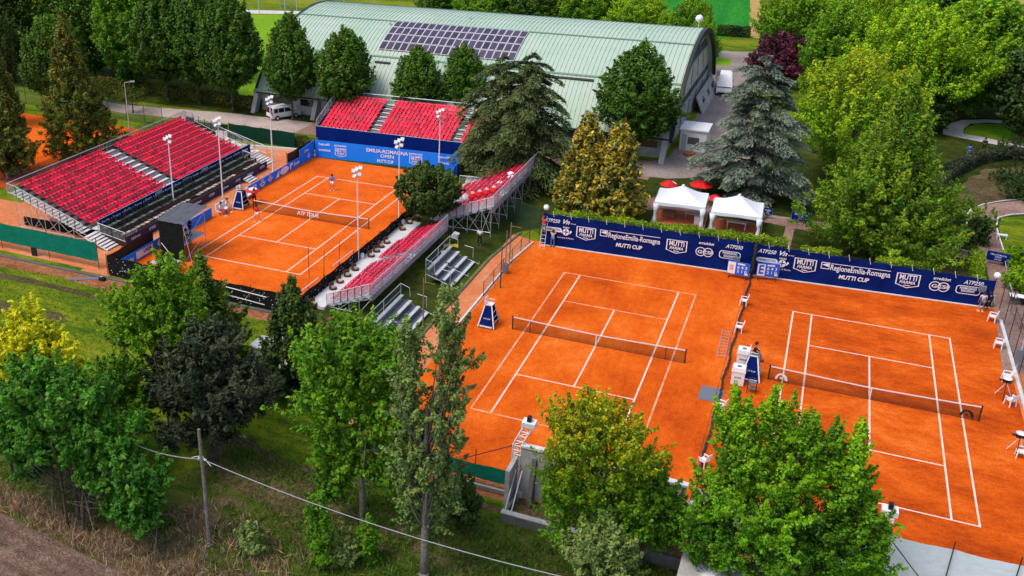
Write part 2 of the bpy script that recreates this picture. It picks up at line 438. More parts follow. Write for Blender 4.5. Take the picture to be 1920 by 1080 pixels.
# lawn bank behind the court fence is slightly paler where mown; red earth strip along the fences
patch('earth_strip', [(-75.19, -4.85), (-71.06, -5.16), (-63.66, -5.3), (-58.77, -5.17), (-53.78, -5.02), (-46.38, -5.21), (-38.58, -5.37), (-38.91, -4.73), (-37.82, -3.24), (-36.65, -3.72), (-37.39, -6.75), (-42.41, -6.5), (-45.36, -6.82), (-52.55, -6.69), (-57.28, -7.5), (-63.65, -6.64), (-69.14, -7.14), (-73.12, -6.88)], M_EARTH, 0.004, 0.15, 1.0)
patch('worn_track', [(-70.41, -8.33), (-64.85, -7.89), (-58.89, -8.22), (-52.15, -8.64), (-51.8, -9.11), (-58.74, -9.04), (-64.08, -8.73), (-69.64, -9.09)], M_LEAFLIT, 0.004, 0.12, 1.0, 3)
patch('worn_track', [(-21.03, -21.1), (-17.03, -20.86), (-14.16, -21.54), (-14.22, -21.9), (-16.9, -21.31), (-20.87, -21.55)], M_LEAFLIT, 0.004, 0.12, 1.0, 4)
patch('bare_patch', [(-65.59, -12.55), (-61.76, -12.44), (-58.0, -11.79), (-56.68, -12.71), (-59.19, -14.04), (-61.37, -14.01), (-63.41, -14.73)], M_LEAFLIT, 0.004, 0.5, 1.0, 5)
patch('bare_patch', [(-38.15, -20.71), (-33.09, -21.34), (-28.07, -22.62), (-24.47, -25.93), (-28.58, -26.8), (-34.16, -25.07), (-37.1, -23.45)], M_LEAFLIT, 0.008, 0.5, 1.0, 6)
patch('leaf_litter', [(-44.5, -30.0), (-39.88, -29.02), (-33.94, -30.66), (-27.14, -31.6), (-31.41, -35.53), (-36.48, -34.08), (-45.1, -31.9)], M_LEAFLIT, 0.010, 0.4, 1.0, 7)
# centre court clay, clay west of it and under the grandstand
patch('clay_surround', rect(-62.2, -4.9, -59.2, 33.0), M_CLAYW, 0.004)
patch('centre_court_clay', rect(-59.2, -4.75, -41.2, 31.9), M_CLAY, 0.008)
patch('clay_under_stand', [(-100, -3.9), (-62.2, -4.4), (-62.2, 33.0), (-79, 33.2), (-79, 6), (-100, 6)], M_CLAYW, 0.004)
patch('practice_court_clay', [(-112, 8.5), (-83.5, 8.5), (-82.6, 33), (-112, 33)], M_CLAY, 0.004)
# clay of the two side courts, with a worn margin
patch('side_courts_margin', [(-30.6, -19.8), (9.9, -19.8), (9.9, 19.25), (8.75, 19.15), (-9.1, 17.98), (-27.4, 17.22), (-30.6, 18.5)], M_CLAYW, 0.004)
patch('lawn_shade_patch', [(-40.2, -5.2), (-31, -5.4), (-31, 12), (-30.4, 19), (-26, 24), (-26, 32), (-40.2, 32)], M_PARK, 0.003)  # dark grass tone paints shade onto the lawn around the bleachers
patch('side_court_clay', rect(-28.6, -18.9, -9.1, 17.7), M_CLAYB, 0.008)
patch('side_court_clay', [(-9.1, -18.9), (9.05, -18.9), (9.05, 18.9), (-9.1, 17.75)], M_CLAYC, 0.008)
patch('side_court_margin_south', rect(-30.6, -20.4, -18.3, -19.0), M_EARTH, 0.006)
# shaded ground, paths and yards behind the courts
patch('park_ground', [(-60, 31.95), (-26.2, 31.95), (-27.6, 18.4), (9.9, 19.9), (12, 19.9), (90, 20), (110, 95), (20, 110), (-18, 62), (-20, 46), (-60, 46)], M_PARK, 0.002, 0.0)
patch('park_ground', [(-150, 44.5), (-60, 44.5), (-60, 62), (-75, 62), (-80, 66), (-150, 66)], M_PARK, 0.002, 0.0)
patch('gravel_path', [(-100.74, 42.76), (-94.71, 42.22), (-86.58, 43.35), (-78.7, 44.45), (-71.44, 44.76), (-65.07, 44.78), (-62.78, 40.44), (-65.45, 39.76), (-71.36, 39.23), (-78.29, 39.97), (-86.25, 39.28), (-91.83, 38.55), (-96.58, 38.86)], M_PATHL, 0.006, 0.1, 1.5)
patch('gravel_path', [(-66, 39.8), (-30, 40.5), (-22, 39.5), (-22, 46.4), (-66, 46.4)], M_PINK, 0.0075)
patch('gravel_yard', [(-24.22, 45.19), (-21.39, 47.99), (-21.16, 51.04), (-20.89, 80.63), (-23.94, 114.19), (-17.48, 115.61), (-15.01, 106.51), (-15.99, 82.83), (-11.22, 45.81), (-20.18, 40.8), (-22.58, 40.71)], M_GRAVEL, 0.009, 0.15, 1.5)
patch('brick_path', [(-21.77, 32.65), (-20.16, 34.26), (-14.79, 34.06), (-9.13, 33.78), (-4.71, 33.69), (0.49, 33.73), (5.89, 32.95), (8.17, 31.48), (8.01, 29.29), (3.11, 29.48), (-1.33, 30.27), (-6.01, 30.81), (-8.93, 31.33), (-14.48, 31.7), (-21.25, 29.98)], M_PINK, 0.006, 0.0)
patch('brick_path', [(-7.28, 32.07), (-6.46, 32.13), (-6.59, 24.86), (-7.4, 24.76)], M_PINK, 0.010)
patch('brick_path', [(8.52, 7.59), (9.0, 16.78), (9.24, 23.27), (9.3, 27.46), (9.19, 31.94), (8.82, 34.83), (8.63, 38.14), (8.82, 41.35), (9.43, 43.75), (10.67, 45.66), (12.49, 47.34), (15.6, 49.6), (15.05, 45.12), (12.81, 43.63), (11.62, 42.29), (11.15, 39.27), (11.1, 35.57), (11.1, 31.72), (11.2, 26.49), (11.35, 17.83), (11.24, 8.82)], M_PINK, 0.010)
patch('park_path', [(8.62, 74.87), (9.9, 79.01), (11.28, 81.04), (14.19, 82.63), (19.5, 83.88), (19.32, 82.4), (14.03, 80.86), (12.08, 79.42), (11.16, 76.81), (10.84, 74.01), (13.34, 73.07), (17.85, 70.19), (17.67, 68.7), (12.56, 70.72), (8.48, 72.43)], M_CONCP, 0.006)
patch('park_lawn', [(10.96, 74.07), (11.45, 77.49), (12.71, 79.71), (19.21, 81.52), (17.91, 70.69), (13.36, 73.34)], M_FIELD, 0.008, 0.1, 1.0)
patch('park_lawn', [(11.34, 39.36), (11.89, 42.25), (14.94, 44.26), (12.85, 27.23), (11.33, 27.76), (11.21, 32.85)], M_GRASS, 0.008)
patch('bare_bank', [(6.42, 41.08), (7.57, 47.6), (9.58, 53.57), (12.07, 58.72), (16.65, 62.46), (15.64, 53.99), (12.62, 48.62), (10.77, 46.74), (9.28, 44.36), (8.46, 39.61), (6.57, 37.22)], M_LEAFLIT, 0.006, 0.3, 1.0)
patch('bare_bank', [(3.07, 28.12), (6.38, 26.77), (7.98, 26.25), (7.32, 20.19), (2.86, 20.98)], M_LEAFLIT, 0.012, 0.3, 1.0)
patch('gravel_apron', [(-40.44, 32.69), (-37.76, 33.9), (-37.67, 30.05), (-39.49, 29.24)], M_CONCP, 0.010)
patch('meadow', [(-116.92, 112.2), (-107.83, 116.28), (-94.93, 101.31), (-84.32, 66.96), (-77.68, 51.8), (-81.45, 50.11), (-99.86, 82.62)], M_FIELD, 0.010, 0.2)
patch('far_path', [(-123.55, 116.53), (-105.65, 121.59), (-104.1, 118.67), (-121.0, 112.51)], M_CONCP, 0.014)
patch('crop_field', [(-53.42, 224.74), (-29.93, 235.29), (-20.31, 131.31), (-24.92, 125.85), (-35.12, 123.52)], M_CROP, 0.006)
patch('farm_track', [(-29.93, 235.29), (-27.62, 236.33), (-18.12, 128.9), (-20.1, 129.13)], M_TRACK, 0.010, 0.3, 3)
patch('stubble_field', [(-9.28, 244.56), (50.49, 271.39), (38.16, 186.16), (18.38, 188.02)], M_TRACK, 0.006)
patch('yard_lawn', [(-23.78, 109.42), (-20.8, 107.5), (-20.49, 103.17), (-23.07, 101.14)], M_FIELD, 0.013)
# kerbs
def kerb(pts, w=0.14, h=0.12, m=M_CONC, name='kerb'):
    b = MB()
    for i in range(len(pts)-1):
        a = Vector(pts[i]); c = Vector(pts[i+1]); d = (c-a).normalized(); n = Vector((-d.y, d.x))*w/2
        c = c - d*0.004
        b.hexa([(*(a-n), 0), (*(c-n), 0), (*(c+n), 0), (*(a+n), 0)][:], [(*(a-n), h), (*(c-n), h), (*(c+n), h), (*(a+n), h)])
    return tag(b.build(name, m), kind='structure')
kerb([(-28.85, -5), (-28.85, 12.0), (-28.3, 17.2)], m=M_TREADW)
kerb([(-30.7, -5), (-30.7, 12), (-30.0, 19.0)], m=M_CONCD)
kerb([(9.35, -18), (9.3, 16.8)], 0.22, 0.1, M_TREADW)
kerb([(-100, -5.0), (-62, -5.35), (-58, -5.3), (-41.4, -5.2)], 0.3, 0.1, M_CONCD)
kerb([(-30.6, -19.75), (-18.6, -19.75)], 0.15, 0.22, M_CONC)
kerb([(-74, 31.2), (-60.8, 33.4)], 0.3, 0.28, M_TREADW)
for k_, pp in enumerate(([(8.59, 38.28), (8.77, 41.33), (9.44, 43.93), (10.69, 45.84), (12.53, 47.7), (15.39, 49.86)], [(11.61, 42.12), (11.15, 39.27), (11.1, 35.57), (11.1, 31.72)], [(11.4, 41.87), (12.8, 43.46), (14.78, 44.84)])):
    kerb(pp, 0.12, 0.08, M_TREADW)

# court lines: each painted line is its own strip
HALF, SING, LEN, SERV = 5.485, 4.115, 11.885, 6.40
def court_lines(cx, cy, m_of, z=0.013):
    w = 0.055
    L = {'w': (-HALF, -LEN-.0, -HALF, LEN), 'e': (HALF, -LEN, HALF, LEN), 'sw': (-SING, -LEN, -SING, LEN), 'se': (SING, -LEN, SING, LEN),
         's': (-HALF, -LEN, HALF, -LEN), 'n': (-HALF, LEN, HALF, LEN), 'ss': (-SING, -SERV, SING, -SERV), 'sn': (-SING, SERV, SING, SERV), 'c': (0, -SERV, 0, SERV)}
    for i, (k, (x0, y0, x1, y1)) in enumerate(L.items()):
        e = w if k in 'sn' and len(k) == 1 else -w-0.002 if k != 'e' and k != 'w' else -w-0.002
        b = MB()
        # cut in short lengths so scuffed ones can sit at slightly different angles
        if x0 == x1: b.quad((cx+x0-w, cy+y0-e, z), (cx+x0+w, cy+y0-e, z), (cx+x0+w, cy+y1+e, z), (cx+x0-w, cy+y1+e, z))
        else: b.quad((cx+x0-e, cy+y0-w, z), (cx+x1+e, cy+y0-w, z), (cx+x1+e, cy+y0+w, z), (cx+x0-e, cy+y0+w, z))
        tag(b.build('court_line', m_of(k)), kind='structure')
AX, AY, BX, BY = -49.93, 13.99, -18.43, -0.075
court_lines(AX, AY, lambda k: M_LINE)
court_lines(BX, BY, lambda k: M_LINEDIM if k in ('w', 'n', 'sn', 'e', 's') else M_LINE)
court_lines(0, 0, lambda k: M_LINE)

# ================================================================== nets
def tennis_net(cx, cy, label, h_side=1.07, h_mid=0.914):
    t = thing('tennis_net', label, 'tennis net', (cx, cy, 0))
    N = HALF+0.914
    def top(x): return h_mid+(h_side-h_mid)*(abs(x)/N)**1.3
    b = MB(); K = 26
    for i in range(K):
        a = -N+2*N*i/K; c = -N+2*N*(i+1)/K
        b.quad((a, 0.008*math.sin(a*3), 0.02), (c, 0.008*math.sin(c*3), 0.02), (c, 0, top(c)-.06), (a, 0, top(a)-.06))
    b.build('net_mesh', M_NET, t)
    bb = MB()
    for i in range(K):
        a = -N+2*N*i/K; c = -N+2*N*(i+1)/K
        bb.hexa([(a, -.018, top(a)-.07), (c, -.018, top(c)-.07), (c, .018, top(c)-.07), (a, .018, top(a)-.07)],
                [(a, -.018, top(a)), (c, -.018, top(c)), (c, .018, top(c)), (a, .018, top(a))])
    bb.build('net_tape', M_WHITE, t)
    MB().box(-.03, -.025, 0.02, .03, .025, h_mid-.07).build('centre_strap', M_WHITE, t)
    for s in (-1, 1):
        p = MB().tube([(s*N, 0, 0), (s*N, 0, h_side+.03)], .05, 8).build('net_post', M_DARKTRIM, t)
        MB().tube([(s*N, 0, h_side+.03), (s*N, 0, h_side+.07)], .06, 8).build('post_cap', M_BLACKP, p)
    b = MB().box(-N, -.03, 0.012, N, -.012, .035); b.build('net_hem', M_DARKTRIM, t)
    return t
netA = tennis_net(AX, AY, 'tennis net across the centre court with tour lettering on its mesh')
lettering('ATP TOUR', 0.38, 2.4, (-0.2, -0.03, 0.34), FACE_S, M_PRINT, netA, bold=0.02, italic=0.2)
netB = tennis_net(BX, BY, 'tennis net across the empty clay court in the middle')
netC = tennis_net(0, 0, 'tennis net with arch emblems across the right-hand clay court')
for o_, m_, cx in ((netC, M_WHITE, -5.6), (netC, M_BLACKP, 5.65)):
    oo = [(0.38*math.cos(PI*i/12)+(0.06 if i < 4 else 0), 0.5*math.sin(PI*i/12)-0.05*(i < 3)) for i in range(13)]
    ii = [(0.24*math.cos(PI*i/12), 0.36*math.sin(PI*i/12)) for i in range(13)]
    b = MB()
    for i in range(12): b.quad((*oo[i], 0.02), (*oo[i+1], 0.02), (*ii[i+1], 0.02), (*ii[i], 0.02))
    b.poly([(x*.32, .12+y*.32, .02) for x, y in circ(.25, 10)])
    b.build('emblem', m_, netC, (cx, -0.012, 0.18), FACE_S)
for s in (-1, 1):
    st = thing('singles_stick', 'thin singles stick holding up the %s of the middle court net' % ('left end' if s < 0 else 'right end'), 'net stick', (BX+s*(SING+.914), BY, 0))
    MB().tube([(0, .03, 0), (0, .03, 1.07)], .025, 6).build('stick', M_DARKTRIM, st)
    MB().box(-.06, -.0, 0, .06, .08, .02).build('foot', M_DARKTRIM, st)

# ================================================================== navy banner walls of the side courts
def crest(parent, o, rot, s=1.0):
    """crowned oval town crest"""
    b = MB()
    b.poly([(x*s, y*s, .004) for x, y in circ(.30, 16, 0, 0, .34)])
    for i in range(-2, 3):
        b.poly([((i*.11-.05)*s, .38*s, .004), ((i*.11+.05)*s, .38*s, .004), (i*.13*s, .56*s, .004)])
    b.build('crest', M_PRINT, parent, o, rot)
    d = MB()
    d.quad((-.22*s, -.03*s, .008), (.22*s, -.03*s, .008), (.22*s, .05*s, .008), (-.22*s, .05*s, .008))
    d.quad((-.04*s, -.26*s, .012), (.04*s, -.26*s, .012), (.04*s, .28*s, .012), (-.04*s, .28*s, .012))
    d.build('crest_cross', M_NAVY, parent, o, rot)
    for sg in (-1, 1):
        MB().poly([(sg*.34*s, -.2*s, .004), (sg*.55*s, .1*s, .004), (sg*.42*s, .22*s, .004), (sg*.34*s, .05*s, .004)][::sg]).build('crest_wing', M_PRINT, parent, o, rot)
def shield(parent, o, rot, w=1.75, h=1.25, top='MUTTI', low='PARMA', m=M_PRINT, fill=None):
    out = [(-w/2, h*.5), (w/2, h*.5), (w/2, -h*.30), (0, -h*.52), (-w/2, -h*.30)]
    k = .90
    inn = [(x*k, y*k) for x, y in out]
    if fill: flat_shape('shield_field', out[::-1], o, rot, fill, parent, .002)
    ring_shape('shield_outline', out[::-1], inn[::-1], o, rot, m, parent, .006)
    z = Vector(o)
    lettering(top, h*.36, w*.72, (z.x, z.y, z.z+h*.06), rot, m, parent, bold=.03, depth=.007)
    lettering(low, h*.22, w*.66, (z.x, z.y, z.z-h*.22), rot, m, parent, bold=.02, depth=.007, italic=.2)
    flat_shape('shield_bar', [(-w*.14, -h*.36), (w*.14, -h*.36), (w*.14, -h*.31), (-w*.14, -h*.31)], o, rot, m, parent, .007)
def banner_wall(x0, y0, x1, y1, h0, h1, label, first):
    L = math.hypot(x1-x0, y1-y0); a = math.atan2(y1-y0, x1-x0)
    t = thing('banner_wall', label, 'court banner', (x0, y0, 0), a)
    def surf(u, v):
        h = h0+(h1-h0)*u
        sag = -0.09*abs(math.sin(u*L/1.62*PI))
        return (u*L, 0.055*math.sin(u*L*1.7+v*3+math.sin(u*L*.6))*math.sin(v*PI)+0.015*math.sin(u*L*5.3+v*7), 0.03+v*(h+sag-0.03))
    MB().grid(surf, 110, 8).build('banner_cloth', M_NAVY, t, smooth=True)
    pb = MB(); n = 9
    for i in range(n+1):
        x = L*i/n; h = h0+(h1-h0)*i/n
        MB().tube([(x, .12, 0), (x, .12, h+.12)], .035, 6).build('fence_post', M_DARKTRIM, t)
    MB().tube([(0, .09, h0+.02), (L, .09, h1+.02)], .015, 5).build('top_wire', M_DARKWIRE, t)
    for i in range(11):
        u = (i+.6)/11.4; h = h0+(h1-h0)*u
        MB().tube([(u*L, -.07, h-.28), (u*L-.10, .02, h+.08), (u*L-.12, .12, h+.2)], .017, 4).build('tie_strap', M_WHITE, t)
    MB().box(0, -.25, 0, L, -.10, .07).build('footing', M_TREADW, t)
    def hz(u): return (h0+(h1-h0)*u)/3.0
    Y = -.095
    def P_(u, z): return (u*L, Y, z*hz(u))
    r = FACE_S
    lettering('ATP250', .34, 1.45, P_(.045, 2.25), r, M_PRINT, t, italic=.3, bold=.02)
    lettering('PARMACOTTO', .2, 1.35, P_(.05, 1.52), r, M_NAVY, t, bold=.02, depth=.012)
    flat_shape('logo_pill', rrect(1.7, .42, .2), (P_(.05, 1.6)[0], Y, 1.6*hz(.05)), r, M_PRINT, t)
    lettering('Vn', .42, .6, P_(.118, 2.26), r, M_PRINT, t, italic=.4, bold=.03)
    lettering('ervoar', .14, .5, (P_(.118, 2.3)[0]+.62, Y, 2.3*hz(.118)), r, M_PRINT, t)
    crest(t, P_(.118, 1.5), r, 1.0)
    lettering('Comune di Parma', .15, 1.5, P_(.118, .88), r, M_PRINT, t)
    shield(t, P_(.218, 1.62), r)
    # region logo: small flag, rule above, name
    fx = .305*L
    ring_shape('flag_frame', [(fx-.33, .30), (fx+.33, .30), (fx+.33, -.30), (fx-.33, -.30)], [(fx-.27, .24), (fx+.27, .24), (fx+.27, -.24), (fx-.27, -.24)], (0, Y, 1.92*hz(.3)), r, M_PRINT, t)
    flat_shape('flag_wave', [(fx-.27, .05), (fx+.05, .20), (fx+.24, .22), (fx+.24, -.10), (fx-.02, -.02)][::-1], (0, Y, 1.92*hz(.3)), r, M_PRINT, t)
    flat_shape('logo_rule', [(fx+.42, .0), (fx+4.9, .0), (fx+4.9, .05), (fx+.42, .05)], (0, Y, 2.18*hz(.35)), r, M_PRINT, t)
    lettering('RegioneEmilia-Romagna', .5, 4.5, (fx+.42+2.25, Y, 1.6*hz(.42)), r, M_PRINT, t, bold=.012)
    lettering('MUTTI CUP', .36, 2.3, (fx+2.3, Y, .85*hz(.42)), r, M_PRINT, t, bold=.035, italic=.15)
    shield(t, P_(.655, 1.62), r)
    lettering('erredobet', .26, 1.25, P_(.79, 2.2), r, M_PRINT, t, bold=.02, italic=.2)
    for dx, rr in ((-.32, .42), (.3, .42)):
        ring_shape('logo_ring', circ(rr, 22), circ(rr-.07, 22), (.785*L+dx, Y, 1.5*hz(.79)), r, M_PRINT, t)
    lettering('GCSF', .3, 1.3, (.79*L, Y-.02, 1.36*hz(.79)), r, M_PRINT, t, bold=.03, depth=.012)
    lettering('ATP250', .34, 1.4, P_(.915, 2.2), r, M_PRINT, t, italic=.3, bold=.02)
    ring_shape('logo_frame', rrect(1.75, .72, .24), rrect(1.62, .60, .19), (P_(.90, 1.55)[0], Y, 1.55*hz(.9)), r, M_PRINT, t)
    lettering('PARMIGIANO', .2, 1.2, P_(.90, 1.62), r, M_PRINT, t, bold=.025)
    lettering('REGGIANO', .2, .95, P_(.90, 1.34), r, M_PRINT, t, bold=.025)
    return t
banner_wall(-27.45, 17.18, -9.35, 17.95, 3.1, 2.95, 'long navy sponsor banner wall behind the middle clay court', True)
banner_wall(-9.05, 17.97, 8.75, 19.1, 2.9, 2.35, 'long navy sponsor banner wall behind the right-hand clay court', False)

# ================================================================== blue sponsor boards of the centre court
def board(x0, y0, x1, y1, h0, h1, label, name='sponsor_board', m=M_BLUE, back=M_DARKTRIM, thick=.06):
    L = math.hypot(x1-x0, y1-y0); a = math.atan2(y1-y0, x1-x0)
    t = thing(name, label, 'sponsor board', (x0, y0, 0), a)
    MB().hexa([(0, 0, .03), (L, 0, .03), (L, thick, .03), (0, thick, .03)], [(0, 0, h0), (L, 0, h1), (L, thick, h1), (0, thick, h0)]).build('panel', m, t)
    n = max(2, int(L/2.5))
    for i in range(n+1):
        MB().tube([(L*i/n, thick+.04, 0), (L*i/n, thick+.04, h0+(h1-h0)*i/n)], .025, 5).build('post', M_STEEL, t)
    return t, L
tA, LA = board(-58.9, 31.95, -41.6, 33.4, 2.1, 2.0, 'tall blue sponsor board across the far end of the centre court')
lettering('EMILIA-ROMAGNA', .42, 5.0, (.512*LA, -.03, 1.35), FACE_S, M_PRINT, tA, bold=.02)
lettering('OPEN', .38, 1.6, (.512*LA, -.03, .82), FACE_S, M_PRINT, tA, bold=.02)
lettering('MUTTI CUP', .36, 2.0, (.5*LA, -.03, .22), FACE_S, M_PRINT, tA, bold=.035)
shield(tA, (3.2, -.03, .86), FACE_S, 1.4, 1.05, 'MUTTI', 'PARMA', M_PRINT)
lettering('parmacotto', .24, 1.5, (3.2, -.03, 1.58), FACE_S, M_PRINT, tA, bold=.03)
lettering('RegioneER', .26, 1.4, (1.2, -.03, 1.55), FACE_S, M_PRINT, tA, bold=.03)
lettering('erredobet', .3, 1.5, (1.2, -.03, .85), FACE_S, M_PRINT, tA, bold=.03)
lettering('parmacotto', .24, 1.6, (12.3, -.03, 1.55), FACE_S, M_PRINT, tA, bold=.03)
shield(tA, (12.3, -.03, .86), FACE_S, 1.5, 1.1, 'MUTTI', 'PARMA', M_PRINT)
lettering('RegioneER', .26, 1.4, (15.6, -.03, 1.5), FACE_S, M_PRINT, tA, bold=.03)
lettering('COMUNE', .26, 1.2, (15.6, -.03, .8), FACE_S, M_PRINT, tA, bold=.03)
tR, LR = board(-41.5, 33.3, -41.0, 29.2, 1.9, 1.4, 'blue board closing the right far corner of the centre court')
tL, LL = board(-59.0, 28.6, -59.0, 31.9, 1.75, 2.05, 'blue board closing the left far corner of the centre court')
for o_ in (tL,):
    lettering('COMUNE', .26, 1.1, (1.4, -.03, 1.2), FACE_S, M_PRINT, o_, bold=.03)
    crest(o_, (1.9, -.03, .55), FACE_S, .7)
tW, LW = board(-59.0, 17.2, -59.0, 28.45, 1.0, 1.02, 'low blue sponsor board left of the centre court, far of the net')
xx = 1.0
for k_, (s_, w_) in enumerate((('MUTTI', 1.3),)): lettering(s_, .5, 1.5, (xx, -.03, .3), FACE_S, M_PRINT, tW, bold=.06)
crest(tW, (3.0, -.03, .40), FACE_S, 1.05)
crest(tW, (4.6, -.03, .45), FACE_S, .9)
flat_shape('logo_arrow', [(5.7, -.4), (6.5, -.4), (6.6, .35), (6.2, .1)], (0, -.03, .52), FACE_S, M_PRINT, tW)
flat_shape('logo_disc', circ(.95, 22, 0, 0, .42), (7.7, -.03, .5), FACE_S, M_PRINT, tW)
flat_shape('logo_flag', [(8.9, -.3), (9.1, -.3), (9.2, .1), (9.6, .15), (9.6, .38), (8.9, .34)], (0, -.03, .5), FACE_S, M_PRINT, tW)
lettering('Zonin', .34, 1.3, (10.4, -.03, .4), FACE_S, M_PRINT, tW, bold=.05)
tV, LV = board(-59.0, -3.6, -59.0, 10.6, .98, .98, 'low blue sponsor board left of the centre court, near of the net')
lettering('ZONIN', .4, 1.4, (1.2, -.03, .2), FACE_S, M_PRINT, tV, bold=.04)
flat_shape('logo_plate', [(-1.2, -.34), (1.2, -.34), (1.2, .34), (-1.2, .34)], (3.5, -.03, .5), FACE_S, M_PRINT, tV)
lettering('LAGA', .34, 1.1, (3.9, -.04, .45), FACE_S, M_NAVY, tV, bold=.04, depth=.008)
flat_shape('logo_disc', circ(.62, 20, 0, 0, .4), (6.0, -.03, .5), FACE_S, M_PRINT, tV)
lettering('ATP', .3, .8, (6.0, -.04, .4), FACE_S, M_NAVY, tV, bold=.02, depth=.008)
lettering('MUTTI', .5, 1.6, (8.2, -.03, .28), FACE_S, M_PRINT, tV, bold=.05)
crest(tV, (9.7, -.03, .42), FACE_S, .9)

# ================================================================== windscreens and fences
def screen(pts, h, m, label, name='windscreen', cat='windscreen', postm=M_DARKTRIM, gap=0.05, step=2.5, posth=0.15, thick=.03, flecks=0, rails=(), side=1):
    t = thing(name, label, cat, (pts[0][0], pts[0][1], 0))
    o = Vector(pts[0])
    b = MB()
    rnd = random.Random(len(label))
    for i in range(len(pts)-1):
        a = Vector(pts[i])-o; c = Vector(pts[i+1])-o; L = (c-a).length; d = (c-a)/L; n = Vector((-d.y, d.x))
        def sf(u, v):
            p = a+(c-a)*u+n*(.03*math.sin(u*L*2.3+v*2)+.015*math.sin(u*L*7))
            zz = gap+v*(h-gap)-(0.05*abs(math.sin(u*L/step*PI)) if v > .9 else 0)
            return (p.x, p.y, zz)
        b.grid(sf, max(4, int(L*3)), 5)
        k = max(1, round(L/step))
        for j in range(k+(i == len(pts)-2)):
            p = a+(c-a)*j/k
            q = p+n*.09*side
            MB().tube([(q.x, q.y, 0), (q.x, q.y, h+posth)], .03, 5).build('fence_post', postm, t)
        if flecks:
            fb = MB()
            for _ in range(int(L*flecks)):
                u = rnd.random()*L; z = .15+rnd.random()*(h-.25); s = .02+.02*rnd.random()
                p = a+d*u-n*.055
                e = d*s
                fb.quad((p.x-e.x, p.y-e.y, z), (p.x+e.x, p.y+e.y, z), (p.x+e.x, p.y+e.y, z+2*s), (p.x-e.x, p.y-e.y, z+2*s))
            fo = fb.build('cable_tie', M_PRINT, t); fo['kind'] = 'stuff'
        for z in rails:
            p = a-n*.10; q = c-n*.10
            MB().tube([(p.x, p.y, z), (q.x, q.y, z)], .028, 5).build('rail', postm, t)
    b.build('screen_cloth', m, t, smooth=True)
    return t
screen([(-59.2, -4.75), (-53.4, -4.85)], 1.85, M_BLACK, 'black windscreen left of the camera tower along the near end of the centre court', flecks=9)
screen([(-53.2, -4.85), (-42.3, -4.9)], 1.75, M_BLACK, 'black windscreen beside the dark conifer along the near end of the centre court', flecks=9)
screen([(-41.1, -5.0), (-40.95, 11), (-41.1, 29.0)], 1.25, M_BLACK, 'low black windscreen along the right side of the centre court', flecks=6)
screen([(-59.25, -4.75), (-59.25, 1.6)], 1.85, M_BROWNF, 'dark brown windscreen behind the near left blue boards')
screen([(-59.3, 26.2), (-59.3, 31.8)], 2.0, M_BROWNF, 'dark brown windscreen at the far left corner of the centre court')
# lengths of pipe resting against the black screens
for i, (a, b) in enumerate([((-55.9, -5.1, 1.1), (-53.1, -5.1, 1.0)), ((-47.2, -5.15, 1.45), (-43.4, -5.15, 1.25)), ((-47.0, -5.15, .75), (-43.6, -5.15, .55)), ((-41.25, -4.7, 1.5), (-41.2, -.6, 1.45)), ((-41.2, 2.0, 1.5), (-41.15, 5.6, 1.45))]):
    tag(MB().tube([a, b], .04, 6).build('scaffold_pipe', M_TREADW), ['pale pipe fixed across the black screen left of the tower', 'upper pale pipe across the black screen right of the conifer', 'lower pale pipe across the black screen right of the conifer', 'pale pipe on the near corner of the side screen', 'pale pipe along the side screen in front of the floodlight'][i], 'pipe')
for i, (px, py, tilt) in enumerate([(-43.4, 1.8, .0), (-41.6, -3.6, 0), (-41.7, 1.4, .25), (-41.5, 3.8, .2), (-41.3, -4.9, .1)]):
    tag(MB().tube([(px, py-tilt, 0), (px, py+tilt*.3, 2.9)], .025, 5).build('fence_post', M_DARKTRIM), ['thin dark post standing alone on the clay', 'dark post near the open corner gate', 'leaning dark post of the right side fence', 'second leaning dark post by the right fence', 'dark post at the near right corner'][i], 'post')
screen([(-102, -3.6), (-84, -3.75), (-72, -3.95), (-60.9, -4.1)], 2.55, M_GREENM, 'green windscreen hung on posts in front of the red grandstand', gap=.75, posth=.3, postm=M_GREEND, step=4.5)
tag(MB().box(-68.35, -4.1, .02, -67.75, -4.02, .8).build('screen_flap', M_BLACKCL), 'dark flap hanging under the green windscreen', 'cloth')
screen([(-72.2, 34.3), (-62.8, 34.0)], 1.95, M_GREEND, 'dark green windscreen behind the far steps of the left grandstand')
screen([(-79, 33.6), (-72.3, 34.25)], 1.8, M_GREEND, 'dark green windscreen past the corner of the left grandstand')
screen([(-30.2, -19.1), (-18.9, -18.95)], 1.05, M_GREENM, 'green windscreen low across the near end of the middle court', posth=.9, postm=M_DARKTRIM)
screen([(.35, -18.95), (11.5, -18.7)], 3.0, M_PALESCR, 'pale grey windscreen across the near end of the right-hand court', posth=.55, step=3.0, side=-1)
screen([(-8.9, -19.0), (-.4, -18.98)], 3.0, M_PALESCR, 'pale grey windscreen hidden partly by the maple crown', posth=.2, step=3.0, side=-1)
for i, (a, b) in enumerate([((.5, -19.3, 2.9), (3.6, -20.4, 0)),]):
    tag(MB().tube([a, b], .03, 5).build('guy_wire', M_DARKWIRE), 'dark stay running down from the lettered mast', 'cable')
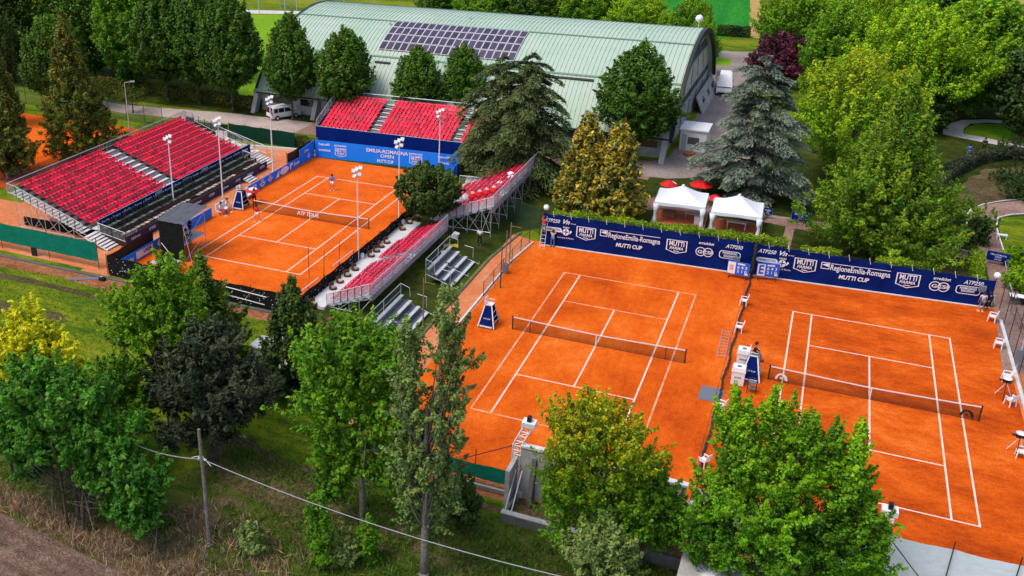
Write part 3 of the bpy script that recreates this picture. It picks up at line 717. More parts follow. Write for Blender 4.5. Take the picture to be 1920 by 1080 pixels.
def mesh_fence(pts, h, m, label, step=3.0, postm=M_DARKTRIM, wires=True):
    t = thing('mesh_fence', label, 'mesh fence', (pts[0][0], pts[0][1], 0)); o = Vector(pts[0])
    b = MB(); w = MB()
    for i in range(len(pts)-1):
        a = Vector(pts[i])-o; c = Vector(pts[i+1])-o; L = (c-a).length
        b.quad((a.x, a.y, .03), (c.x, c.y, .03), (c.x, c.y, h), (a.x, a.y, h))
        w.tube([(a.x, a.y, h+.01), (c.x, c.y, h+.01)], .02, 4); w.tube([(a.x, a.y, .06), (c.x, c.y, .06)], .012, 4)
        k = max(1, round(L/step))
        for j in range(k+(i == len(pts)-2)):
            p = a+(c-a)*j/k
            MB().tube([(p.x, p.y, 0), (p.x, p.y, h+.1)], .032, 5).build('fence_post', postm, t)
    b.build('mesh', m, t); w.build('line_wire', postm, t)
    return t
mesh_fence([(9.35, 18.6), (9.55, 8), (9.7, -2), (9.8, -18.6)], 2.6, M_NETS, 'steel mesh fence beside the path right of the right-hand court')
mesh_fence([(10.2, 19.0), (10.9, 9.0), (11.2, 0)], 1.6, M_NETS, 'second lower mesh fence along the reddish path')
mesh_fence([(-28.6, 17.0), (-28.7, 12.0), (-28.75, 4.5)], 1.25, M_NETS, 'low mesh fence along the left side of the middle court')
mesh_fence([(-34.0, 22.6), (-28.4, 19.6), (-27.6, 17.35)], 2.4, M_NETG, 'mesh fence panels between the far stand and the navy banner')
mesh_fence([(-112, 8.2), (-84, 8.2), (-83.2, 34)], 1.2, M_NETB, 'low mesh fence round the practice court behind the left grandstand', postm=M_CONCD)
mesh_fence([(-110, 37), (-83, 35.5)], 2.4, M_NETG, 'green mesh fence beyond the practice court under the conifers')
mesh_fence([(-30.9, -20.0), (-24.5, -20.0), (-18.8, -20.0)], .55, M_NETB, 'knee-high mesh fence outside the green windscreen')
# net curtain drawn down between the two side courts
t = thing('divider_net', 'dark bunched divider net lying between the two side courts', 'divider net', (-9.2, 0, 0))
rnd = random.Random(3)
pts = [(.0+.05*math.sin(y*1.3)+rnd.uniform(-.04, .04), y, .13+rnd.uniform(-.03, .05)) for y in [17.6-36.2*i/110 for i in range(111)]]
MB().tube(pts, .075, 6).build('bunched_net', M_DARKWIRE, t)
MB().tube([(0.05, 17.6, 3.0), (.05, 0, 2.85), (.05, -18.7, 3.0)], .012, 4).build('support_wire', M_DARKWIRE, t)
b = MB()
for i in range(5):
    a = [(.05*math.sin(i*2+z*5)+.05, 17.55-.12*i, z) for z in [0+.2*k for k in range(16)]]
    b.tube(a, .06, 5)
b.build('gathered_end', M_DARKWIRE, t)
MB().tube([(0.05, 17.7, 0), (.05, 17.7, 3.1)], .05, 6).build('post', M_DARKTRIM, t)

# ================================================================== grandstands
def seat_mesh(name='seat', w=.195):
    prof = [(.24, .36), (.20, .44), (-.16, .42), (-.23, .74)]
    ys = [-w, -w*.5, w*.5, w]
    v = []; f = []
    for lay in (0, 1):
        for j, y in enumerate(ys):
            dip = 0 if j in (0, 3) else -.035
            for i, (x, z) in enumerate(prof):
                e = .04 if (i == 3 and j in (0, 3)) else 0
                if lay: v.append((x-(.035 if i == 3 else 0), y, z+dip-e-(.035 if i < 3 else 0)))
                else: v.append((x, y, z+dip-e))
    for j in range(3):
        for i in range(3):
            a = j*4+i; f.append((a, a+4, a+5, a+1)); f.append((16+a, 16+a+1, 16+a+5, 16+a+4))
    for j in range(3):
        a = j*4; f.append((a, 16+a, 16+a+4, a+4)); a += 3; f.append((a, a+4, 16+a+4, 16+a))
    for i in range(3): f.append((i, i+1, 16+i+1, 16+i)); f.append((12+i, 16+12+i, 16+12+i+1, 12+i+1))
    me = bpy.data.meshes.new(name); me.from_pydata(v, [], f); me.update(); return me
def seats(t, spots, m, rot, maxn=300):
    """spots: local (x, y, z), the ones that show largest first; the first maxn are parts, the rest one piece of stuff"""
    me = seat_mesh(); me.materials.append(m)
    for i, (x, y, z) in enumerate(spots[:maxn]):
        o = bpy.data.objects.new('seat', me); COL.objects.link(o); o.parent = t
        o.location = (x, y, z); o.rotation_euler = (0, random.uniform(-.10, .07), rot+random.uniform(-.07, .07))
    rest = spots[maxn:]
    if rest:
        vs = [v.co.copy() for v in me.vertices]; fs = [tuple(p.vertices) for p in me.polygons]
        V = []; F = []
        for (x, y, z) in rest:
            k = len(V); M = Matrix.Translation((x, y, z)) @ Matrix.Rotation(rot, 4, 'Z')
            V += [tuple(M @ c) for c in vs]; F += [tuple(k+i for i in f) for f in fs]
        mm = bpy.data.meshes.new('seat_rows'); mm.from_pydata(V, [], F); mm.materials.append(m)
        o = bpy.data.objects.new('seat_rows', mm); COL.objects.link(o); o.parent = t; o['kind'] = 'stuff'
def railing(b, pts, h=1.05, step=.14, n=4, top=.038):
    """steel railing following pts (its foot line)"""
    for i in range(len(pts)-1):
        a = Vector(pts[i]); c = Vector(pts[i+1]); L = (c-a).length
        b.tube([a+Vector((0, 0, h)), c+Vector((0, 0, h))], top, 5)
        b.tube([a+Vector((0, 0, .12)), c+Vector((0, 0, .12))], .02, 4)
        k = max(1, int(L/step))
        for j in range(k+1):
            p = a+(c-a)*j/k
            b.tube([p+Vector((0, 0, .1)), p+Vector((0, 0, h))], .013, 3, cap=False)
        for p in (a, c): b.tube([p, p+Vector((0, 0, h+.02))], top, 5)
def steel_rail(t, pts, h=1.05, net=None, bars=True, name='railing'):
    b = MB()
    if bars: railing(b, pts, h)
    else:
        for i in range(len(pts)-1):
            a = Vector(pts[i]); c = Vector(pts[i+1]); L = (c-a).length
            b.tube([a+Vector((0, 0, h)), c+Vector((0, 0, h))], .045, 5); b.tube([a+Vector((0, 0, h*.5)), c+Vector((0, 0, h*.5))], .025, 4)
            k = max(1, round(L/1.6))
            for j in range(k+1):
                p = a+(c-a)*j/k; b.tube([p, p+Vector((0, 0, h))], .028, 4)
    b.build(name, M_STEEL, t)
    if net:
        nb = MB()
        for i in range(len(pts)-1):
            a = pts[i]; c = pts[i+1]
            nb.quad((a[0], a[1], a[2]+.05), (c[0], c[1], c[2]+.05), (c[0], c[1], c[2]+h-.03), (a[0], a[1], a[2]+h-.03))
        nb.build('rail_netting', net, t)

# ---- west grandstand, red seats (along the left side of the centre court)
ws = thing('grandstand', 'large red-seated scaffold grandstand left of the centre court, navy front board', 'grandstand', (-65.0, 0, 0))
NR, PX_, RZ = 10, .83, .285
X0, Z0 = -1.5, 1.05
Y0, Y1, A0, A1 = 1.5, 27.6, 13.35, 15.25
spots = []
for i in range(NR):
    x = X0-PX_*i; z = Z0+RZ*i
    for a, b_ in ((Y0, A0), (A1, Y1)):
        n = int((b_-a)/.5)
        for j in range(n):
            if i == NR-1 or (i < NR): spots.append((x, a+.25+j*(b_-a-.5)/(n-1), z))
    p = MB().box(x-.42, Y0-.1, z-.09, x+.40, Y1+.1, z-.012); p.build('deck_plank', M_DECKD, ws)
    MB().box(x-.425, Y0-.1, z, x-.405, Y1+.1, z+RZ-.1).build('riser', M_DECKD, ws)
    MB().box(x-.40, A0-.02, z+.02, x+.02, A1+.02, z+.10).build('aisle_tread', M_TREADW, ws)
    MB().box(x+.10, A0-.02, z-.13, x+.42, A1+.02, z-.05).build('aisle_tread', M_TREADW, ws)
    # stair on the near end
    MB().box(x-.40, .22, z-.02, x-.03, 1.36, z+.03).build('stair_tread', M_TREADW, ws)
    MB().box(x+.03, .22, z-.17, x+.38, 1.36, z-.12).build('stair_tread', M_TREADW, ws)
    MB().box(x-.40, Y1+.25, z-.02, x-.03, Y1+1.1, z+.03).build('stair_tread', M_DECK, ws)
spots.sort(key=lambda s: s[1])
seats(ws, spots, M_RED, 0.0)
XB = X0-PX_*(NR-1)-.5; ZB = Z0+RZ*(NR-1)
steel_rail(ws, [(XB, y, ZB) for y in [0.2+28.6*i/14 for i in range(15)]], 1.0, M_NETS, bars=False)
for yy, nm in ((.12, 1), (Y1+1.2, 1)):
    pts = [(X0+.5-PX_*i*1.0, yy, Z0+RZ*i-.15) for i in range(NR+1)]
    pts[-1] = (XB, yy, ZB)
    steel_rail(ws, pts, 1.0, M_NETS if yy < 1 else None)
MB().box(X0+.42, 1.4, Z0-.14, -.12, Y1, Z0-.06).build('front_walkway', M_TREADW, ws)
MB().hexa([(-.08, 1.35, 1.0), (0, 1.35, 1.0), (0, Y1+.05, 1.0), (-.08, Y1+.05, 1.0)], [(-.08, 1.35, 1.98), (0, 1.35, 1.98), (0, Y1+.05, 1.98), (-.08, Y1+.05, 1.98)]).build('front_board', M_NAVY, ws)
MB().tube([(-.04, 1.35, 2.02), (-.04, Y1+.05, 2.02)], .03, 5).build('top_rail', M_STEEL, ws)
yy = 2.2
for k, s_ in enumerate(['Emilia', 'Romagna', 'Emilia', 'Romagna', 'Emilia', 'ATP250', 'Romagna', 'Emilia', '', 'Emilia', 'ATP250', 'Romagna', 'Emilia', 'Romagna', 'Emilia', 'Romagna']):
    if s_: lettering(s_, .3 if s_ != 'ATP250' else .42, 1.1 if s_ != 'ATP250' else 1.25, (.012, yy, 1.5), FACE_E, M_PRINT, ws, bold=.02, italic=.15 if s_ == 'ATP250' else 0)
    else:
        for q, ss in enumerate(('EMILIA-ROMAGNA', 'OPEN', 'MUTTI CUP')):
            lettering(ss, .17, (1.3, .6, .8)[q], (.012, yy, 1.68-q*.24), FACE_E, M_PRINT, ws, bold=.01)
    if k < 15: flat_shape('logo_diamond', [(-.08, 0), (0, -.1), (.08, 0), (0, .1)], (.012, yy+.82, 1.62), FACE_E, M_PRINT, ws)
    yy += 1.62
# scaffold under the near end and along the back
def scaffold(t, xs, ztop, y, name='scaffold_frame', braces=True, base=0.0):
    b = MB()
    for i, x in enumerate(xs):
        b.tube([(x, y, base), (x, y, ztop[i])], .03, 5); b.cbox(x, y, base, .18, .18, .03)
    for i in range(len(xs)-1):
        b.tube([(xs[i], y, ztop[i]-.08), (xs[i+1], y, ztop[i+1]-.08)], .03, 5)
        lo = min(ztop[i], ztop[i+1])
        if lo > 1.0: b.tube([(xs[i], y, .35), (xs[i+1], y, .35)], .022, 4)
        if braces:
            b.tube([(xs[i], y, .2), (xs[i+1], y, ztop[i+1]-.3)], .022, 4)
            b.tube([(xs[i], y, ztop[i]-.3), (xs[i+1], y, .2)], .022, 4)
    b.build(name, M_STEEL, t)
xs = [-.6-1.66*i for i in range(6)]; zt = [Z0+RZ*(-x-1.0)/PX_-.15 for x in xs]
for k in range(12):
    scaffold(ws, xs, zt, .3+2.5*k, braces=(k < 2 or k > 10))
b = MB()
for i, x in enumerate(xs):
    b.tube([(x, .3, zt[i]-.25), (x, 27.8, zt[i]-.25)], .03, 4)
    if i > 2: b.tube([(x, .3, .4), (x, 27.8, .4)], .025, 4)
b.build('ledger', M_STEEL, ws)
MB().box(-9.3, 1.4, .02, -.8, 1.44, .9).build('under_skirt', M_BLACK, ws)
# courtside boxes in front: low platform with loose chairs, its own thing
bx = thing('box_platform', 'low courtside box platform with purple front board before the red grandstand', 'box platform', (-65.0, 0, 0))
steps_z = [.80, .66, .52]
for i, (xa, xb) in enumerate(((.05, 1.12), (1.12, 2.12), (2.12, 3.12))):
    MB().box(xa, 1.0, 0.0 if i else .02, xb-.003, 25.9, steps_z[i]).build('deck', M_BROWNF, bx)
MB().box(3.13, 1.0, .02, 3.20, 25.9, .86).build('front_board', M_PURPLE, bx)
MB().tube([(3.165, 1.0, .90), (3.165, 25.9, .90)], .025, 5).build('top_rail', M_DARKTRIM, bx)
for k in range(10):
    lettering('ATP250' if k % 2 else 'Emilia-Romagna', .26, 1.3 if k % 2 == 0 else .95, (3.215, 2.3+k*2.5, .42), FACE_E, M_PRINT, bx, bold=.02)
b = MB(); railing(b, [(0.05, 1.0, .86), (1.6, 1.0, .62), (3.1, 1.0, .38)], 1.0); railing(b, [(3.1, 1.0, .4), (3.15, 2.6, .4)], .85)
b.build('railing', M_STEEL, bx)
b = MB(); railing(b, [(0.05, 25.9, .86), (1.4, 25.9, .62)], .9); b.build('railing', M_STEEL, bx)
def steps(x0, y0, y1, ztop, n, dx, label, sgn=1):
    t = thing('steps', label, 'steps', (x0, (y0+y1)/2, 0)); w = (y1-y0)/2
    for i in range(n):
        z = ztop*(n-i)/n
        MB().box(sgn*dx*i if sgn > 0 else -dx*(i+1), -w, z-.05, sgn*dx*i+dx if sgn > 0 else -dx*i, w, z).build('step_tread', M_TREADW, t)
    for s in (-w+.03, w-.03):
        MB().tube([(0, s, ztop-.1), (sgn*dx*n, s, .03)], .035, 4).build('stringer', M_STEEL, t)
    return t
steps(-65.3, -.55, 1.0, 1.0, 7, .36, 'pale steps down from the near end of the left grandstand')
steps(-65.3, 26.4, 28.6, 1.0, 8, .36, 'pale steps at the far end of the left grandstand')
st3 = steps(-61.75, 20.7, 22.2, .45, 3, .3, 'three small steps up to the courtside boxes')
fs = thing('stair_rail', 'stepped steel handrail beyond the far end of the left grandstand', 'railing', (-65, 30.2, 0))
b = MB(); railing(b, [(-5.0, 0, 1.5), (-4.0, 0, 1.25), (-3, 0, 1.0), (-2, 0, .75), (-1, 0, .5), (0.6, 0, .1)], 1.0); b.build('railing', M_STEEL, fs)
for i in range(5): MB().box(-5+i, -1.0, 1.45-.25*i, -4.2+i, -.05, 1.5-.25*i).build('step_tread', M_TREADW, fs)
pn = thing('plywood_panel', 'white upright panel at the head of the far steps', 'panel', (-71.2, 31.2, 0))
MB().box(-.8, -.03, 0.02, .8, .03, 1.9).build('board', M_WHITE, pn); MB().tube([(.7, .1, 0), (.7, .1, 2.1)], .03, 5).build('post', M_STEEL, pn)
cr = thing('crate_heap', 'heap of folded grey chairs at the top of the left grandstand', 'folded chairs', (-73.4, 28.15, ZB-.1))
for i in range(9):
    a = random.uniform(-.4, .4)
    MB().hexa([(i*.1-.4, -.25, .06*i % .2+.02), (i*.1-.37, -.25, .06*i % .2+.02), (i*.1-.37, .22, .02), (i*.1-.4, .22, .02)], [(i*.1-.4+a*.3, -.25, .55), (i*.1-.37+a*.3, -.25, .55), (i*.1-.37+a*.3, .22, .6), (i*.1-.4+a*.3, .22, .6)]).build('folded_chair', M_GREYCL, cr)

# loose black chairs in the boxes
def box_chair(mseat, mtop, label, group):
    t = thing('box_chair', label, 'chair', (0, 0, 0), 0, group)
    MB().hexa([(-.2, -.22, .40), (.22, -.22, .42), (.22, .22, .42), (-.2, .22, .40)], [(-.2, -.22, .45), (.22, -.22, .47), (.22, .22, .47), (-.2, .22, .45)]).build('seat', mseat, t)
    MB().hexa([(-.24, -.22, .45), (-.20, -.22, .45), (-.20, .22, .45), (-.24, .22, .45)], [(-.32, -.2, .84), (-.28, -.2, .85), (-.28, .2, .85), (-.32, .2, .84)]).build('backrest', mtop, t)
    b = MB()
    for x in (-.2, .2):
        for y in (-.2, .2): b.tube([(x, y, 0), (x, y, .42)], .015, 4)
    b.build('leg_frame', M_BLACKP, t)
    return t
M_TOPL = mat('chair_back_grey', (0.02, 0.024, 0.02), 0.4, rand=.6)
M_SEATG = mat('chair_seat_grey', (0.10, 0.115, 0.09), 0.35, rand=.7)
M_CUSH = mat('chair_cushion', (0.45, 0.36, 0.30), 0.6, rand=.4)
M_TUB = mat('tub_chair_brown', (0.04, 0.018, 0.016), 0.6, rand=.4)
c0 = box_chair(M_SEATG, M_TOPL, 'black folding chair in the rear box row right under the navy board', 'black chairs in the upper box rows')
c1 = box_chair(M_CUSH, M_TUB, 'dark tub chair with pale cushion in the front box row', 'tub chairs in the front box row')
first = [True, True]
for i, (xr, zr) in enumerate(((-64.55, .805), (-63.5, .665), (-62.45, .525))):
    n = 40; y = 1.6
    while y < 25.5:
        src = c0 if i < 2 else c1; k = 0 if i < 2 else 1
        if i == 2 and (20.4 < y < 22.4 or 12.0 < y < 12.8): y += .6; continue
        loc = (xr+random.uniform(-.06, .06), y, zr); rz = random.uniform(-.12, .12)
        if first[k]: src.location = loc; first[k] = False
        else: dup(src, loc, rz, ('black folding chair in the rear box row right under the navy board', 'black folding chair in the middle box row, second from the navy board', None)[i])
        y += .61 if i < 2 else .66

# ---- north grandstand behind the blue board
ns = thing('grandstand', 'red-seated grandstand on a navy skirt behind the far end of the centre court', 'grandstand', (-62.1, 38.2, 0))
L2 = 20.6; NR2 = 8; Zb = 1.75
a0, a1 = 6.7, 8.0
b0, b1 = 17.2, 18.3
spots = []
sk = Vector((1, .035, 0))
for i in range(NR2):
    y = .6+.76*i; z = Zb-.35+.32*i
    for a, b_ in ((.35, a0), (a1, b0), (b1, L2-.1)):
        n = max(2, int((b_-a)/.5))
        if i == NR2-1 and a == a1: pass
        for j in range(n):
            x = a+.25+j*(b_-a-.5)/(n-1); spots.append((x, y+.035*x, z))
    MB().hexa([(0.1, y-.38, z-.09), (L2, y-.38+.72, z-.09), (L2, y+.36+.72, z-.09), (.1, y+.36, z-.09)], [(0.1, y-.38, z-.012), (L2, y-.38+.72, z-.012), (L2, y+.36+.72, z-.012), (.1, y+.36, z-.012)]).build('deck_plank', M_DECKD, ns)
    for a, b_ in ((a0, a1), (b0, b1)):
        yy = y+.035*a
        MB().box(a+.08, yy-.05, z, b_-.08, yy+.30, z+.05).build('aisle_tread', M_TREADW, ns)
        MB().box(a+.08, yy-.40, z-.16, b_-.08, yy-.12, z-.11).build('aisle_tread', M_DECK, ns)
spots.sort(key=lambda s: s[1])
seats(ns, spots, M_RED, -PI/2)
MB().grid(lambda u, v: (u*L2, .035*u*L2+.04*math.sin(u*40)*(1-v)+.02*math.sin(u*97), .02+v*(Zb-.02)), 80, 4).build('skirt', M_NAVYD, ns, smooth=True)
MB().grid(lambda u, v: (-.03+.03*math.sin(u*30), .0+u*6.2, .02+v*(Zb-.02+u*1.6)), 20, 4).build('skirt', M_NAVYD, ns, smooth=True)
MB().tube([(0, 0, Zb+.02), (L2, .72, Zb+.02)], .03, 5).build('front_rail', M_TREADW, ns)
yb = .6+.76*(NR2-1)+.5; zb = Zb-.35+.32*(NR2-1)
steel_rail(ns, [(x, yb+.035*x, zb) for x in [L2*i/12 for i in range(13)]], 1.05, M_NETG, bars=False)
steel_rail(ns, [(0.0, y, Zb-.2+.32*(y-.3)/.76) for y in [0.1+i*(yb-.1)/7 for i in range(8)]], 1.0, M_NETS)
for k in range(6): scaffold(ns, [0.4+4*k], [zb-.1], yb-.1+.035*4*k, braces=False)

# ---- east grandstands (right of the centre court)
es = thing('grandstand', 'narrow near east grandstand, crimson seats and mauve rail netting', 'grandstand', (-39.9, -2.6, 0))
LE = 16.6; NE = 6
spots = []
for i in range(NE):
    x = .85+.62*i; z = .30+.26*i
    for a, b_ in ((.3, 8.2), (9.3, LE-.2)):
        n = int((b_-a)/.5)
        for j in range(n):
            if i == 0 and a > 9 and j > n-6: continue
            spots.append((x, a+.25+j*(b_-a-.5)/(n-1), z))
    MB().box(x-.30, 0, z-.08, x+.30, LE, z-.012).build('deck_plank', M_DECK, es)
    MB().box(x-.28, 8.25, z, x+.1, 9.25, z+.06).build('aisle_tread', M_DECK, es)
spots.sort(key=lambda s: s[1])
seats(es, spots, M_RED2, PI)
MB().box(-1.05, -.5, .02, .5, LE+3, .26).build('front_walkway', M_TREADW, es)
xb = .85+.62*(NE-1)+.42; zb = .30+.26*(NE-1)
steel_rail(es, [(xb, y, zb) for y in [LE*i/8 for i in range(9)]], 1.15, M_NETP, bars=False)
MB().quad((xb+.03, 0, zb-.35), (xb+.03, LE, zb-.35), (xb+.03, LE, zb+.1), (xb+.03, 0, zb+.1)).build('back_cloth', M_NETP, es)
steel_rail(es, [(.5+.62*i, -.03, .22+.26*i) for i in range(NE+1)], 1.0, M_NETP)
xs = [.6, 1.5, 2.4, 3.3]
for k in range(7):
    y = .1+2.7*k; b = MB()
    for i, x in enumerate(xs):
        zt_ = .30+.26*(x-.85)/.62-.1
        b.tube([(x, y, 0), (x, y, zt_)], .03, 5)
        if i < 3: b.tube([(x, y, .06), (xs[i+1], y, .30+.26*(xs[i+1]-.85)/.62-.15)], .025, 4)
    b.tube([(xs[0], y, .06), (xs[-1], y, .06)], .03, 5); b.tube([(xs[-1], y, .06), (xb, y, zb-.12)], .035, 5)
    b.tube([(xs[0], y, .2), (xb, y, zb-.12)], .035, 5)
    b.build('scaffold_frame', M_STEEL, es)
ef = thing('grandstand', 'tall far east grandstand with crimson seats stepping up behind the round tree', 'grandstand', (-39.0, 16.6, 0))
LF = 15.5; NF = 9
spots = []; pale = []
for i in range(NF):
    x = .5+.72*i; z = .5+.30*i
    for a, b_ in ((.5 if i > 1 else 1.6, 3.6), (4.9, LF-.2 if i > 1 else LF-4)):
        n = int((b_-a)/.5)
        for j in range(n): spots.append((x, a+.25+j*(b_-a-.5)/max(1, n-1), z))
    MB().box(x-.34, 0 if i > 1 else 1.2, z-.08, x+.36, LF, z-.012).build('deck_plank', M_DECK, ef)
    for yy in (3.7, 4.3): MB().box(x-.3, yy, z+.001, x+.05, yy+.5, z+.06).build('aisle_tread', M_DECK, ef)
    if 1 < i < 8: pale.append((x, 4.35, z))
spots.sort(key=lambda s: s[1])
seats(ef, spots, M_RED2, PI)
pf = MB()
for k, (x, y, z) in enumerate(pale):
    o = thing('folded_umbrella', 'red and white round cover in the aisle, step %s of the far east stand' % ['one', 'two', 'three', 'four', 'five', 'six'][k], 'seat cover', (-39.0+x, 16.6+y, z+.06))
    MB().lathe([(.12, 0), (.42, .25), (.46, .5), (.3, .78), (.02, .9)], 10).build('cover', M_REDCL if k > 1 else M_PALECL, o)
    MB().lathe([(.30, .72), (.16, .90), (.02, .96)], 10).build('cap', M_PINKCL, o)
xb = .5+.72*(NF-1)+.45; zb = .5+.30*(NF-1)
steel_rail(ef, [(xb, y, zb) for y in [LF*i/8 for i in range(9)]], 1.15, M_NETP, bars=False)
MB().quad((xb+.03, 0, zb-.5), (xb+.03, LF, zb-.5), (xb+.03, LF, zb+.1), (xb+.03, 0, zb+.1)).build('back_cloth', M_NETP, ef)
steel_rail(ef, [(1.2+.72*i, -.03, .75+.30*i) for i in range(NF)], 1.0, M_NETP)
steel_rail(ef, [(.5+.72*i, LF+.03, .4+.30*i) for i in range(NF+1)], 1.0, M_NETS)
xs = [1.6, 3.0, 4.4, 5.8, xb]
for k in range(7):
    y = .1+2.5*k; b = MB()
    for i, x in enumerate(xs):
        zt_ = .42+.30*(x-.5)/.72
        b.tube([(x, y, 0), (x, y, zt_)], .03, 5)
        if i < 4:
            b.tube([(x, y, .5), (xs[i+1], y, .5)], .025, 4)
            b.tube([(x, y, .3), (xs[i+1], y, .3+.30*(xs[i+1])/.72)], .025, 4)
            b.tube([(x, y, zt_-.1), (xs[i+1], y, .42+.30*(xs[i+1]-.5)/.72-.1)], .035, 4)
            b.tube([(x, y, zt_-.1), (xs[i+1], y, .3)], .022, 4)
    b.build('scaffold_frame', M_STEEL, ef)
# white folded chairs piled by the stands
cz = 0
for k, (x, y, z) in enumerate([(-34.2, 8.2, .0), (-34.3, 9.4, .0), (-34.5, 10.6, 0), (-35.2, 15.2, 0), (-33.2, 25.6, 2.9), (-33.6, 26.6, 2.9), (-33.9, 24.3, 2.6)]):
    t = thing('chair_pile', ['white plastic chairs stacked behind the near east stand, nearest pile', 'white plastic chairs stacked behind the near east stand, middle pile', 'white plastic chairs stacked behind the near east stand, farthest pile', 'white chairs heaped where the two east stands meet', 'white boxes on the upper seats of the far east stand', 'white bag topmost on the far east stand', 'white bag left of the boxes on the far east stand'][k], 'chair pile', (x, y, z))
    for q in range(4 if z == 0 else 2):
        MB().hexa([(-.25, -.25, .05+.14*q), (.25, -.22, .05+.14*q), (.25, .25, .08+.14*q), (-.22, .25, .08+.14*q)], [(-.3, -.25, .14+.14*q), (.22, -.25, .12+.14*q), (.25, .25, .15+.14*q), (-.25, .25, .17+.14*q)]).build('chair_shell', M_WPLAST, t, rot=(random.uniform(-.2, .2), random.uniform(-.2, .2), random.uniform(-.4, .4)))
    if z == 0:
        b = MB()
        for dx in (-.22, .22):
            for dy in (-.22, .22): b.tube([(dx, dy, 0), (dx, dy, .5)], .02, 4)
        b.build('leg', M_WPLAST, t)
# crush barriers by the far east stand
for k, (x, y) in enumerate([(-39.0, 29.6), (-36.6, 30.1), (-34.5, 32.6)]):
    t = thing('crowd_barrier', ['steel crowd barrier at the court end of the far east stand', 'middle steel crowd barrier behind the far east stand', 'steel crowd barrier under the cedar'][k], 'barrier', (x, y, 0), .1)
    b = MB(); railing(b, [(-1.1, 0, 0), (1.1, 0, 0)], 1.1, .14); b.build('railing', M_STEEL, t)
    MB().box(-.8, -.25, 0, -.75, .25, .03).box(.75, -.25, 0, .8, .25, .03).build('foot', M_STEEL, t)

# ---- two small bleachers with white benches
M_BENCH = mat('bench_pale', (0.55, 0.57, 0.56), 0.5, 0.4, 2)
M_FOOTD = mat('bleacher_deck', (0.10, 0.11, 0.14), 0.7, 0.5, 2)
def bleacher(x, y, L, label):
    t = thing('bleacher', label, 'bleacher', (x, y, 0))
    for i in range(4):
        xx = .3+.72*i; z = 1.25-.36*i
        MB().box(xx-.3, 0, z-.42, xx+.40, L, z-.37).build('foot_deck', M_FOOTD, t)
        if i < 4:
            br = i in (1, 2)
            MB().box(xx-.28, .1, z-.02, xx, L*.46 if br else L-.1, z+.05).build('bench', M_BENCH, t)
            if br: MB().box(xx-.28, L*.52, z-.02, xx, L-.1, z+.05).build('bench', M_BENCH, t)
        for yy in (.3, L/2, L-.3):
            MB().box(xx-.2, yy-.03, z-.37, xx-.14, yy+.03, z-.02).build('bracket', M_STEEL, t)
    b = MB()
    for yy in (0.02, L/2, L-.02):
        b.tube([(.0, yy, 0), (.0, yy, 2.2)], .03, 5); b.tube([(2.8, yy, 0), (2.8, yy, .25)], .03, 5); b.tube([(.0, yy, .85), (2.8, yy, .0)], .03, 5)
    b.build('scaffold_frame', M_STEEL, t)
    b = MB(); b.tube([(0, 0, 2.2), (0, L, 2.2)], .03, 5); b.tube([(0, 0, 1.6), (0, L, 1.6)], .02, 4)
    for yy in (0, L):
        b.tube([(0, yy, 2.2), (.75, yy, 1.95), (.8, yy, 1.2)], .025, 5); b.tube([(1.4, yy, 1.55), (2.2, yy, 1.45), (2.2, yy, .5)], .025, 5)
    b.build('railing', M_STEEL, t)
    MB().quad((0, 0, .9), (0, L, .9), (0, L, 2.18), (0, 0, 2.18)).build('rail_netting', M_NETB, t)
    b = MB().quad((0, 0, .9), (.78, 0, .8), (.78, 0, 1.95), (0, 0, 2.18)); b.build('rail_netting', M_NETB, t)
    return t
bleacher(-34.0, -6.9, 6.6, 'near grey bleacher with white benches facing the middle court')
bleacher(-34.0, 4.9, 5.6, 'far grey bleacher with white benches facing the middle court')

# ================================================================== the arched sports hall
hall = thing('sports_hall', 'long arched sports hall with pale green ribbed roof and solar panels', 'sports hall', (-76, 46, 0))
HL = 54.7
def arch_y(s):
    """s 0..1 along the arc from the near eave to the far eave -> (y, z) in world metres"""
    a0 = math.atan2(2.6+12.3, 47.2-66); a1 = PI-a0
    a = a0+(a1-a0)*s
    return 66+24*math.cos(a), -12.3+24*math.sin(a)
N = 40
b = MB()
for i in range(N):
    y0, z0 = arch_y(i/N); y1, z1 = arch_y((i+1)/N)
    b.quad((0, y0-46, z0), (HL, y0-46, z0), (HL, y1-46, z1), (0, y1-46, z1))
    b.quad((0, y1-46, z1-.3), (HL, y1-46, z1-.3), (HL, y0-46, z0-.3), (0, y0-46, z0-.3))
b.build('roof', M_GREENR, hall, smooth=True)
b = MB(); k = 0
x = .25
while x < HL:
    for i in range(0, N, 2):
        y0, z0 = arch_y(i/N); y1, z1 = arch_y((i+2)/N)
        b.quad((x-.03, y0-46, z0), (x, y0-46, z0+.07), (x, y1-46, z1+.07), (x-.03, y1-46, z1))
        b.quad((x, y0-46, z0+.07), (x+.03, y0-46, z0), (x+.03, y1-46, z1), (x, y1-46, z1+.07))
    x += .56
o = b.build('roof_seam', M_SEAM, hall); o['kind'] = 'stuff'
for s in (.17, .36, .62):
    y0, z0 = arch_y(s); y1, z1 = arch_y(s+.006)
    MB().hexa([(0, y0-46, z0+.02), (HL, y0-46, z0+.02), (HL, y1-46, z1+.02), (0, y1-46, z1+.02)], [(0, y0-46-.02, z0+.09), (HL, y0-46-.02, z0+.09), (HL, y1-46, z1+.09), (0, y1-46, z1+.09)]).build('lap_joint', M_SEAM, hall)
